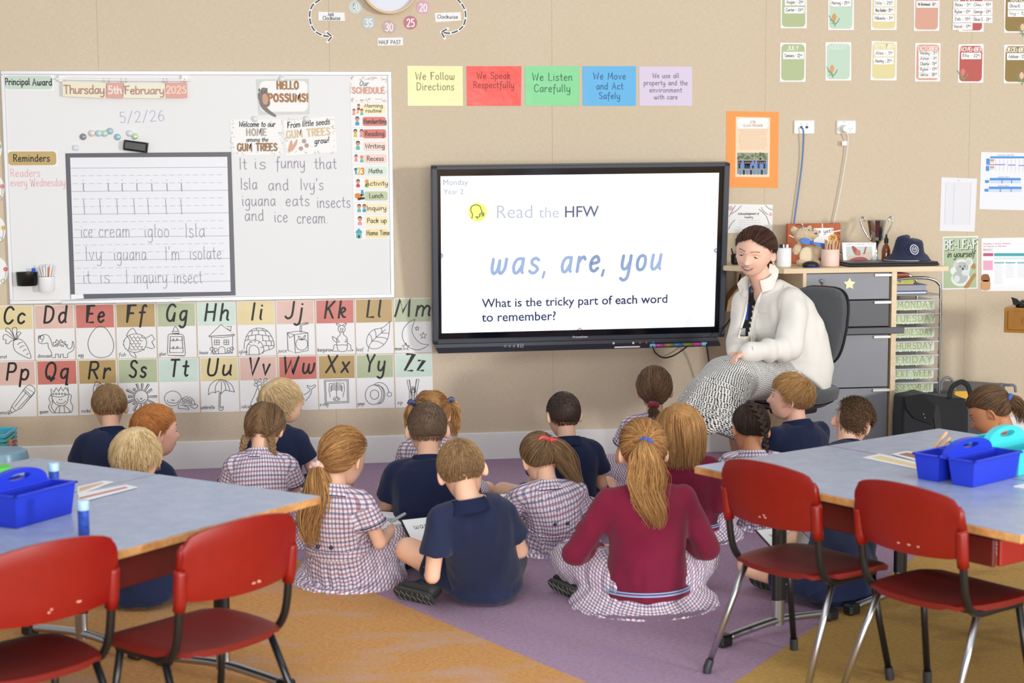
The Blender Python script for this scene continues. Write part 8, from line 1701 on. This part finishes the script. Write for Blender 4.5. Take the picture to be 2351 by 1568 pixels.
        for i, ti in enumerate(ties):
            tie = np.array(ti['at'], float); W0 = A@tie+c
            pts = [W0]+[W0+np.array(q) for q in ti['path']]; cen = cat_rom(pts, 5)
            I = (np.eye(3), np.zeros(3))
            if ti.get('braid'):
                hair_obj('braid', braid(cen, ti['r'][0], ti['r'][1], ti['braid']), mt, root, I)
                tl = cen[-1]; P_, nr = tail(np.stack([tl, tl+np.array([0, 0, -.02]), tl+np.array([0, 0, -.05])]), 40, (.005, .009, .004), sd); hair_obj('braid_end', [strands_mesh(P_, np.full(len(P_), .0012), .6, None, None)], mt, root, I)
            else:
                P_, nr = tail(cen, int(1.7*ti.get('n', 260)), ti['r'], sd+i, ti.get('wave', .002), ti.get('wf', 3)); hair_obj('ponytail', [strands_mesh(P_, r.uniform(.0008, .0020, len(P_)), .55, np.clip(.55+r.normal(size=len(P_))*.28, 0, 1), None, (.8, 1., .3))], mt, root, I)
            if ti.get('tie'):
                T = nz(pts[1]-pts[0]); x = nz(np.cross(T, [.1, .2, 1])); y = np.cross(T, x); rr, th, kind_ = ti['tiesize']; col = M(ti['tie'], .6 if kind_ != 'ribbon' else .35, sheen=.3)
                b = MB(); n = 40; b.tube([W0+T*.006+x*(rr+(th*.35*math.sin(a*9) if kind_ == 'scrunchie' else 0))*math.cos(a)+y*(rr+(th*.35*math.sin(a*9) if kind_ == 'scrunchie' else 0))*math.sin(a)+T*(th*.5*math.cos(a*7) if kind_ == 'scrunchie' else 0) for a in np.linspace(0, 2*math.pi, n+1)[:-1]], th, 8, closed=True)
                if kind_ == 'ribbon':
                    for q in ti['bows']:
                        q0 = W0-np.array([0, .02, 0]); b.tube(cat_rom([q0]+[q0+np.array(v) for v in q], 5), .011, 8, flat=.22, up=(0, 1, 0))
                b.build('hair_tie' if kind_ != 'scrunchie' else 'scrunchie', col, root, smooth=True)
# ---- the class (paths of hair are world offsets in metres: x right, y to the wall, z up)
def P_(*a, **k): return person(*a, **k)
person('boy with short light-brown hair in a navy polo, furthest left, back to camera', (251, 934), .50, 8, 12, 16, 0, lean=.08, outfit='polo', hair=('short', 'lightbrown', dict(L=.03, lift=.012)), s=1.0, hs=1.0, widths=1.1)
person('red-haired boy in profile looking right at the screen', (358, 988), .49, -62, -45, 2, 0, lean=.05, outfit='polo', hair=('short', 'ginger', dict(n=2200, L=.035, lift=.010, wob=.1, fwd=.6)), skin='rosy', s=.98, hs=1.08, brow='#b4703c')
person('blond mop-haired boy low behind the left table, head bowed', (315, 1048), .55, -38, -20, 22, -4, base=(325, 1388), outfit='polodark', hair=('mop', 'paleblond', dict(L=.06, n=1900)), s=1.0, hs=.98, brow='#c9a868')
person('girl with two brown braids and a centre parting in a gingham dress', (608, 982), .50, -12, -6, 26, 6, lean=.12, outfit='dress', skin='fair', s=.96, hs=1.02,
       hair=('tied', 'mid', dict(ties=[dict(at=(-.060, -.045, -.060), path=[(-.012, -.01, -.03), (-.018, -.015, -.07), (-.018, -.015, -.11)], braid=7, r=(.014, .010)), dict(at=(.048, -.066, -.050), path=[(.006, -.025, -.03), (.010, -.035, -.07), (.016, -.035, -.115)], braid=8, r=(.014, .010))])))
person('blond boy in profile looking up to the right, near the wall', (648, 921), .52, -72, -30, -8, 0, lean=.03, outfit='polo', hair=('mop', 'paleblond', dict(L=.062, n=1900, fwd=.5)), s=1.0, hs=1.02, brow='#c9a868')
E7 = person('girl with a long blonde ponytail in a pale pink scrunchie, gingham dress', (790, 1048), .51, -38, -30, 12, 3, base=(790, 1338), outfit='dress', skin='fair', s=1.0, hs=1.06, widths=1.03,
       elb={1: (.055, .03, -.165), -1: (.04, .05, -.17)}, wri={1: (.14, .20, .20), -1: (.06, .26, .13)}, knees={1: (.20, .19, .165), -1: (-.22*-1, .20, .10)}, brd=(.02, .24, .15, .5, 'girl with the pink scrunchie'),
       hair=('tied', 'honey', dict(n=1300, ties=[dict(at=(-.052, -.080, -.042), path=[(-.0, -.03, -.05), (-.004, -.045, -.13), (-.022, -.04, -.22), (-.028, -.03, -.31)], r=(.016, .050, .066, .062, .03), n=560, wave=.008, wf=1.6, tie='#e3bfb6', tiesize=(.020, .013, 'scrunchie'))])))
person('boy with a dark buzz cut in a navy polo, behind the front boy', (981, 985), .54, -2, -4, 14, 0, lean=.10, outfit='polodark', hair=('buzz', 'buzz'), s=1.08, hs=1.08, widths=1.12, skin='fair')
person('girl with two curly blonde bunches and navy ribbons, near the skirting board', (990, 950), .50, 4, -14, 6, 0, lean=.06, outfit='dress', s=.96, hs=1.0,
       hair=('tied', 'honey', dict(ties=[dict(at=(-.078, -.02, .050), path=[(-.018, 0, -.02), (-.022, 0, -.07), (-.012, 0, -.13), (-.012, 0, -.17)], r=(.010, .024, .026, .012), wave=.007, wf=3, n=150, tie='#26305e', tiesize=(.014, .007, 'ribbon'), bows=[[(.02, 0, .02), (.03, 0, .012)], [(-.02, 0, .015), (-.028, 0, 0)]]), dict(at=(.072, -.02, .052), path=[(.022, 0, -.012), (.034, 0, -.06), (.030, 0, -.12), (.034, 0, -.17)], r=(.010, .026, .028, .012), wave=.007, wf=3, n=150, tie='#26305e', tiesize=(.014, .007, 'ribbon'), bows=[[(-.02, 0, .022), (-.035, 0, .03)], [(.018, 0, .018), (.026, 0, .004)]])])))
E10 = person('boy with cropped brown hair in a navy polo, front centre, knee up to his left', (1060, 1080), .525, -6, 18, 24, -12, base=(1112, 1378), outfit='polo', hair=('short', 'lightbrown', dict(L=.022, lift=.009, n=2600, th=.006, wob=.12)), skin='fair', s=1.06, hs=1.07, widths=1.03,
       elb={-1: (.02, .02, -.205), 1: (.095, .055, -.165)}, wri={-1: (.10, .20, .14), 1: (.05, .26, .16)}, knees={-1: (.225, .16, .175), 1: (.22, .22, .11)}, ank={-1: (-.06, .28, .05), 1: (-.205, .09, .045)}, brd=(-.06, .30, .17, .55, 'front boy with cropped hair'))
person('girl leaning far forward with red ribbons in her ponytail, gingham dress', (1240, 1054), .40, 8, 6, 28, -8, base=(1272, 1262), outfit='dress', skin='fair', s=.98, hs=1.0, slouch=.06, elb={-1: (.05, .10, -.12), 1: (.06, .08, -.14)}, brd=(-.06, .42, .10, .3, 'girl with red ribbons'),
       hair=('tied', 'mid', dict(ties=[dict(at=(.030, -.088, .052), path=[(.035, -.02, -.03), (.085, -.02, -.11), (.115, -.01, -.20), (.115, 0, -.28)], r=(.014, .042, .044, .034, .014), wave=.009, wf=2.2, n=280, tie='#d22a3c', tiesize=(.013, .006, 'ribbon'), bows=[[(-.03, 0, .012), (-.045, 0, -.01)], [(.03, 0, -.005), (.045, 0, -.03)]])])))
person('boy with short dark hair in a navy polo sitting alone before the wall', (1293, 951), .50, 10, 6, 8, 0, lean=.06, outfit='polodark', hair=('buzz', 'dark'), s=1.02, hs=1.0, widths=1.0, elb={1: (.05, .03, -.17), -1: (.03, .06, -.17)})
person('girl with a dark-red scrunchie nearest the teacher, gingham dress, back to camera', (1502, 893), .53, -10, -6, -4, 0, lean=.05, outfit='dress', s=1.02, hs=1.05, widths=1.05,
       hair=('tied', 'brown', dict(kind='girl', n=1200, ties=[dict(at=(-.010, -.098, -.052), path=[(0, -.02, -.03), (.0, -.03, -.06), (.0, -.025, -.10)], r=(.012, .028, .026, .014), n=170, wave=.004, tie='#8e1f2c', tiesize=(.017, .011, 'scrunchie'))])))
person('girl with a straight blonde bob in a maroon jumper, behind the front girl', (1560, 985), .50, -6, -8, 4, 3, lean=.06, outfit='jumper', hair=('bob', 'honey'), s=1.0, hs=1.03, base=(1578, 1232))
person('front girl in maroon jumper with a wavy ponytail and blue scrunchie', (1475, 1035), .58, -2, 0, 6, 0, base=(1482, 1388), outfit='jumper', skin='fair', s=1.12, hs=1.08, widths=1.0, slouch=.03, shw=.122,
       elb={-1: (.105, .05, -.18), 1: (.10, .05, -.18)}, wri={-1: (.06, .22, .15), 1: (.06, .22, .15)}, knees={-1: (.24, .18, .13), 1: (.25, .18, .12)}, ank={-1: (.0, .26, .05), 1: (-.215, .14, .045)},
       hair=('tied', 'honey', dict(n=1400, ties=[dict(at=(-.006, -.098, .040), path=[(-.006, -.035, -.045), (0, -.05, -.13), (.012, -.05, -.22), (.020, -.04, -.31)], r=(.014, .052, .070, .066, .032), n=640, wave=.014, wf=1.8, tie='#2b4fb4', tiesize=(.018, .0085, 'scrunchie'))])))
person('dark-haired girl with one high braid down the back of her head, gingham dress', (1722, 985), .46, 2, -14, 24, 6, base=(1752, 1205), outfit='dress', skin='tan', s=.98, hs=1.0,
       hair=('tied', 'dark', dict(n=1200, ties=[dict(at=(-.018, -.050, .100), path=[(.004, -.045, .004), (.018, -.096, -.032), (.030, -.120, -.082), (.040, -.118, -.132), (.050, -.100, -.178), (.056, -.092, -.215)], braid=11, r=(.017, .008), tie='#2a1f1b', tiesize=(.014, .008, 'band'))])))
person('boy with sandy hair in profile looking left up at the teacher', (1814, 911), .565, 66, 24, -6, 0, lean=.03, outfit='jacket', hair=('short', 'boy17', dict(n=2300, L=.055, lift=.018, wob=.2, fwd=.5)), skin='rosy', s=1.06, hs=1.0, brow='#b08c58', widths=1.1)
person('boy with a mohawk and shaved sides, head bowed behind the right table', (1957, 974), .555, -30, 14, 34, 14, base=(1918, 1385), outfit='polodark', hair=('mohawk', 'brown'), skin='fair', s=1.02, hs=.94, brd=(.05, .37, .13, .35, 'boy with the mohawk'))
person('brown-ponytailed girl with a blue hair tie, head bowed, at the right edge', (2270, 944), .57, 62, 55, 30, 0, lean=.08, outfit='pink', skin='tan', s=1.0, hs=.95,
       hair=('tied', 'brown', dict(n=1200, ties=[dict(at=(-.010, -.104, .020), path=[(.030, -.01, -.02), (.055, -.01, -.06), (.06, 0, -.12)], r=(.012, .030, .034, .018), n=220, tie='#2f62c8', tiesize=(.014, .009, 'band'))])))
# pen in the pink-scrunchie girl's hand
w_ = E7['W'][1]; MB().cap(w_+np.array([.0, .03, .03]), w_+np.array([.055, .05, .055]), .0065, .0065, 10).build('grey_marker', M('#9aa0a3', .4), smooth=True); tag(bpy.data.objects['grey_marker'], 'grey marker pen in the hand of the girl with the pink scrunchie', 'marker')
# ================================================================ TEACHER AND HER CHAIR
def teacher():
    from mathutils.bvhtree import BVHTree
    Z1 = np.array([0, 0, 1.]); a = math.radians(124); fw = np.array([-math.sin(a), math.cos(a), 0]); rt = np.array([math.cos(a), math.sin(a), 0])
    H = P(1733, 577, -1.12); hs = 1.12; HR = Rot(141, 12, -9)@np.diag([1.13, 1, 1]); B0 = P(1822, 868, -1.10)
    root = thing('person', (B0[0], B0[1], 0), 'smiling woman in a white overshirt and black-and-white checked skirt, seated on the office chair', 'person')
    Nk = P(1752, 652, -1.08); mid = P(1812, 760, -1.07); SP = lambda t: bez(B0, mid+(mid-(B0+Nk)/2)*.7, Nk, t)
    SH = {1: P(1712, 697, -.97), -1: P(1818, 692, -1.20)}; E = {1: P(1697, 790, -1.12), -1: P(1812, 800, -1.36)}; W_ = {1: P(1690, 808, -1.34), -1: P(1715, 810, -1.45)}
    KN = {1: P(1672, 876, -1.34), -1: P(1680, 880, -1.44)}; AN = {1: P(1705, 1040, -1.25), -1: P(1715, 1060, -1.32)}
    for k in AN: AN[k][2] = .09
    b = MB(); t = np.array([0, .2, .45, .7, .88, 1.]); b.loft(SP(t), [.13, .14, .15, .16, .11, .055], [.10, .11, .11, .11, .08, .055], rt); b.cap(Nk, H-HR[:, 2]*.07-HR[:, 1]*.02, .054, .052, 18)
    for s in (-1, 1):
        b.cap(SH[s], E[s], .05, .042); b.cap(E[s], W_[s], .04, .028); hp = B0+rt*s*.07; b.cap(hp, KN[s], .07, .05, 16); b.cap(KN[s], AN[s], .048, .034, 14)
    me = remesh(b, .012, 3); parts = [me_arrays(me)]
    for s in (-1, 1):
        hb = MB(); d = nz(W_[s]-E[s]); hand_mb(hb, W_[s]+d*.015, nz(d-Z1*.3), nz(-Z1+.3*rt*s), 1.0, s, .35); hb.cap(W_[s]-d*.03, W_[s]+d*.02, .027, .024, 12); me = remesh(hb, .0045, 2); parts.append(me_arrays(me))
    hv, hf = head_mesh_pts(110, 84); R_ = Rdir(hv); R_ = R_*(1+.05*np.exp(-((hv[:, 2]+.45)/.25)**2)*(np.abs(hv[:, 0])**1.5)); parts.append(((hv*R_[:, None]*hs)@HR.T+H, hf))
    for s in (-1, 1): v, f = ear_pts(s, hs*.95); parts.append((v@HR.T+H, f))
    V, Fs = merge(parts); body = mesh_obj('body', fast_mesh(V, Fs), SK['teach'], root); face(root, body, (HR, H), hs, '#9a7458', 1.4, True, .27)
    for s in (-1, 1): MB().ell((np.array([s*.0765, -.010, -.042])*hs)@HR.T+H, (.0055, .0055, .010), None, 12, 8).build('earring', M('#d9c9b2', .2, .6), root, smooth=True)
    # black top (built below from the overshirt's front)
    # overshirt
    c = MB(); low = P(1812, 880, -1.13)
    c.loft([low, P(1818, 868, -1.12)]+list(SP(np.array([.12, .3, .5, .68, .82, .91, .97]))), [.205, .205, .20, .195, .195, .195, .165, .115, .078], [.185, .19, .185, .165, .155, .145, .115, .09, .075], rt, 44)
    for s in (-1, 1):
        c.ell(SH[s], (.075, .075, .075), None, 16, 12); m_ = (SH[s]+E[s])/2+np.array([.01, -.01, 0]); c.cap(SH[s], m_, .074, .070, 18); c.cap(m_, E[s], .070, .068, 18); c.cap(E[s], W_[s], .064, .044, 18)
    def post(V, N):
        V = V.copy(); d = V-SH[-1]; 
        for p0, n_, am, fr in ((E[-1], nz(W_[-1]-E[-1]), .012, 60), (SH[-1], nz(E[-1]-SH[-1]+fw*.1), .010, 40)):
            rel = V-p0; tt = rel@n_; r_ = np.linalg.norm(rel-np.outer(tt, n_), axis=1); k = np.exp(-(r_/.10)**2)*np.exp(-((tt-.08)/.12)**2); V = V+N*(np.sin(tt*fr+vnoise(V*9)*2)*am*k)[:, None]
        return V
    OW = cloth('#e9e6df', 900, .3, .02); sh = garment('overshirt', c, .0105, OW, root, [], wr=.006, wf=13, smooth=4, uv=False, post=post, seedv=3.1)
    poly = [(1715, 634), (1728, 646), (1745, 646), (1759, 638), (1747, 664), (1739, 682), (1727, 706), (1722, 740), (1716, 770), (1700, 772), (1705, 752), (1713, 725), (1719, 695), (1719, 665), (1713, 648)]
    mesh = sh.data; V = mv(mesh); px = proj(V); N = mn(mesh); facing = ((V-CC)*N).sum(1) < 0
    def inside(q, poly):
        x, y = q; r = False; j = len(poly)-1
        for i in range(len(poly)):
            (xi, yi), (xj, yj) = poly[i], poly[j]
            if (yi > y) != (yj > y) and x < (xj-xi)*(y-yi)/(yj-yi)+xi: r = not r
            j = i
        return r
    bad = {i for i in np.where(facing & (px[:, 0] > 1690) & (px[:, 0] < 1765) & (px[:, 1] > 630) & (px[:, 1] < 780))[0] if inside(px[i], poly)}
    import bmesh
    cen = np.array([px[list(p.vertices)].mean(0) for p in mesh.polygons]); fpol = [(1700, 664), (1770, 664), (1770, 790), (1690, 790)]; tf = [tuple(p.vertices) for p, c_ in zip(mesh.polygons, cen) if facing[list(p.vertices)].all() and inside(c_, fpol)]
    tv = V-N*.014; top = MB().add(tv, tf).build('black_top', cloth('#26272b'), root, smooth=True)
    bm = bmesh.new(); bm.from_mesh(mesh); bm.verts.ensure_lookup_table(); bmesh.ops.delete(bm, geom=[bm.verts[i] for i in bad], context='VERTS'); bm.to_mesh(mesh); bm.free()
    so = sh.modifiers.new('thickness', 'SOLIDIFY'); so.thickness = .003; so.offset = -1
    lp = lambda a: cat_rom(a, 3)


    def bvh(obj): m_ = obj.data; return BVHTree.FromPolygons([tuple(v) for v in mv(m_)], [tuple(p.vertices) for p in m_.polygons])
    Bs, Bt = bvh(sh), bvh(top); DEF = [np.linalg.norm(P(1740, 660, -1.2)-CC)]
    def on(px_, py_, off=.004, tree=None):
        d = nz(ray(px_, py_)); best = None
        for tr in ((tree,) if tree else (Bs, Bt)):
            h = tr.ray_cast(Vector(CC), Vector(d))
            if h[0] is not None and (best is None or h[3] < best): best = h[3]
        if best is None: best = DEF[0]
        return CC+d*(best-off)
    def strip(name, pts, r, mat, flat=1., off=.004): MB().tube(cat_rom([on(x, y, off) for x, y in pts], 4), r, 8, flat=flat, up=(0, 1, 0)).build(name, mat, root, smooth=True)
    for x, y in ((1740, 671), (1729, 704), (1722, 741), (1724.5, 777), (1739, 831)): MB().lathe(on(x, y, .004), [(.0065, 0), (.007, .002), (.004, .004), (.001, .003)], 14, rot=[[1, 0, 0], [0, 0, -1], [0, 1, 0]]).build('button', M('#b9a27e', .4), root, smooth=True)
    def flap(name, pts, off, off2, mat): 
        hits = [h[3] for h in (Bs.ray_cast(Vector(CC), Vector(nz(ray(x, y)))) for x, y in pts) if h[0] is not None]; DEF[0] = float(np.median(hits)) if hits else DEF[0]; q = np.array([CC+nz(ray(x, y))*(np.clip(np.linalg.norm(on(x, y, 0)-CC), DEF[0]-.03, DEF[0]+.03)-off) for x, y in pts]); c0 = q.mean(0); dn = nz(CC-c0); n = len(q); V = np.concatenate([q, q+dn*off2, [c0+dn*(off2+.002)], [c0]]); Fs = [(i, (i+1) % n, n+(i+1) % n, n+i) for i in range(n)]+[(n+i, n+(i+1) % n, 2*n) for i in range(n)]+[((i+1) % n, i, 2*n+1) for i in range(n)]
        MB().add(V, Fs).build(name, mat, root, smooth=False)
    flap('collar', [(1767, 605), (1778, 607), (1788, 620), (1786, 636), (1769, 668), (1758, 662), (1748, 655), (1757, 640), (1764, 622)], .003, .005, OW)
    flap('collar', [(1714, 632), (1719, 640), (1721, 656), (1713, 682), (1704, 682), (1699, 674), (1692, 652), (1701, 640)], .003, .005, OW)
    ringband('collar', Nk-Z1*.03+(H-Nk)*.10, nz(H-Nk), rt, (.074, .069), .80, .058, OW, root, .004, 40, .10)
    strip('placket', [(1764, 648), (1753, 668), (1742, 690), (1734, 716), (1729, 745), (1725, 774), (1729, 800)], .011, OW, .35, .005); strip('placket', [(1709, 650), (1716, 672), (1714, 700), (1709, 728), (1701, 754), (1696, 775)], .0065, OW, .35, .003)
    strip('pocket_seam', [(1742, 716), (1762, 719), (1780, 713), (1783, 740), (1780, 765)], .0018, OW, .5, .002); strip('shoulder_seam', [(1800, 655), (1790, 690), (1788, 725), (1780, 765)], .0018, OW, .5, .002)
    strip('lanyard', [(1724, 645), (1720, 672), (1718, 700), (1714, 735)], .006, M('#2c47b0', .5), .3); strip('necklace', [(1726, 655), (1733, 668), (1742, 678)], .0012, M('#cfc9bd', .3, .8))
    q = on(1712, 776, .012); MB().box(q, (.022, .006, .016), bev=.002).build('name_badge', M('#cdbfa3', .5), root); q = on(1706, 765, .010); MB().box(q, (.028, .004, .05), rotz(.2), bev=.002).build('badge_holder', M('#8d8f92', .3), root)
    # skirt
    t_ = NT('houndstooth'); uv = t_.n('UVMap'); sp = t_.n('SeparateXYZ'); t_.l(uv.outputs[0], sp.inputs[0]); u_, v_ = sp.outputs[0], sp.outputs[1]; Pp = .0066
    row = t_.math('FRACT', t_.math('MULTIPLY', v_, 1/Pp)); ri = t_.math('FLOOR', t_.math('MULTIPLY', v_, 1/Pp)); uo = t_.math('ADD', t_.math('MULTIPLY', u_, .62/Pp), t_.math('ADD', t_.math('MULTIPLY', ri, .5), t_.math('MULTIPLY', row, .35))); fu = t_.math('FRACT', uo)
    m1 = t_.math('GREATER_THAN', fu, .45); m2 = t_.math('GREATER_THAN', row, .28); mk = t_.math('MULTIPLY', m1, m2)
    hm = t_.set(Base_Color=t_.mix(mk, lin('#eceae6'), lin('#1a1a1e')), Roughness=.85)
    C = [P(1822, 866, -1.10), P(1765, 864, -1.17), P(1715, 862, -1.28), P(1672, 872, -1.38), P(1650, 910, -1.42), P(1634, 955, -1.43), P(1626, 985, -1.43)]
    c = MB(); c.loft(C, [.185, .18, .175, .165, .165, .17, .175], [.125, .12, .118, .122, .148, .172, .182], (0, 1, 0), 44); Cs = cat_rom(C, 5); Cn = cat_rom(C, 3)
    ax = nz(C[-1]-C[3])
    def post2(V, N):
        rel = V-C[3]; tt = rel@ax; k = np.clip(tt/.2, 0, 1); x = rel@np.array([0, 1., 0]); y = rel@np.cross(ax, [0, 1., 0]); an = np.arctan2(x, y); return V+N*(np.sin(an*9+vnoise(V*5))*.009*k+np.sin(an*17)*.004*k)[:, None]
    rr = nz(np.cross(nz(C[-1]-C[0]), [0, 1, 0])); garment('checked_skirt', c, .009, hm, root, [('torso', Cs, np.array([0, 1., 0]), .16, rr)], wr=.003, wf=12, post=post2)
    do_hair(root, ('tied', 'teach', dict(kind='teach', n=2200, ties=[dict(at=(.0, -.108, -.012), lift=.008, path=[(.025, .03, -.03), (.035, .035, -.09), (.03, .03, -.15)], r=(.014, .030, .028, .014), n=260, tie='#2a1c18', tiesize=(.014, .006, 'band'))])), (HR*hs, H), hs, H)
    for s in (-1, 1):
        d = fw; shoe(root, AN[s]+np.array([0, 0, -.045]), d, 1.35)
    # chair
    S0 = np.array([B0[0]+.0, B0[1]+.0, 0.]); zs = P(1812, 893, S0[1]-.15)[2]; t = thing('office_chair', S0, 'dark grey fabric office chair with a padded back under the seated woman', 'chair'); fab = M('#4f5154', .95, bump=.4, bscale=700, noise=.12, nscale=150, sheen=.2); R = np.stack([rt, fw, Z1], 1)
    L = lambda x, y, z: S0+R@np.array([x, y, z])
    b = MB(); b.loft([L(0, .02, zs-.075), L(0, .02, zs-.06), L(0, .02, zs-.02), L(0, .02, zs-.004), L(0, .02, zs)], [.20, .235, .245, .23, .19], [.19, .225, .235, .22, .18], rt, 36); b.build('seat_pad', fab, t, smooth=True)
    MB().loft([L(0, .02, zs-.10), L(0, .02, zs-.075)], [.17, .215], [.17, .21], rt, 28).build('seat_shell', BLK, t, auto=40)
    c0 = P(1872, 748, S0[1]+.14); tl = nz(Z1-fw*.16); pr = [(x*.175*(1-.12*max(0, -z)), z*.20) for x, z in [(math.copysign(abs(math.cos(q))**.55, math.cos(q)), math.copysign(abs(math.sin(q))**.55, math.sin(q))) for q in np.linspace(0, 2*math.pi, 37)[:-1]]]
    for nm, y0, y1, m_, k in (('back_pad', -.028, .028, fab, 1.), ('back_shell', -.045, -.024, BLK, 1.03)):
        V = []; n = len(pr)
        for y, kk in ((y0, .9), (y0+.008, 1.), (y1-.012, 1.), (y1, .88)): V += [c0+rt*x*k*kk+tl*z*k*kk+fw*(y-.12*x*x*-1) for x, z in pr]
        Fs = [(j*n+i, j*n+(i+1) % n, (j+1)*n+(i+1) % n, (j+1)*n+i) for j in range(3) for i in range(n)]+[tuple(range(n))[::-1], tuple(3*n+i for i in range(n))]; MB().add(V, Fs).build(nm, m_, t, auto=60)
    MB().tube([c0-fw*.05-tl*.12, c0-fw*.055-tl*.22, L(0, -.22, zs-.06), L(0, -.15, zs-.09)], .022, 10, flat=.6).build('back_bar', BLK, t, smooth=True)
    MB().box(L(0, 0, zs-.12), (.16, .2, .05), R, bev=.01).build('mechanism', BLK, t); MB().tube([L(.1, .05, zs-.12), L(.24, .1, zs-.13), L(.28, .13, zs-.16)], .012, 8).build('lever', BLK, t, smooth=True)
    MB().tube([L(0, 0, .08), L(0, 0, .2), L(0, 0, .21), L(0, 0, zs-.12)], [.032, .032, .02, .02], 16).build('gas_column', BLK, t, auto=40)
    for i in range(5):
        q = math.radians(72*i+20); e = L(.27*math.cos(q), .27*math.sin(q), .075); lg = MB().tube([L(0, 0, .10), (L(0, 0, .10)+e)/2, e], [.028, .022, .016], 10).build('leg', BLK, t, smooth=True)
        MB().tube([e+np.array([0, 0, -.045])+rt*-.022, e+np.array([0, 0, -.045])+rt*.022], .028, 16).build('caster', BLK, lg, auto=40)
teacher()
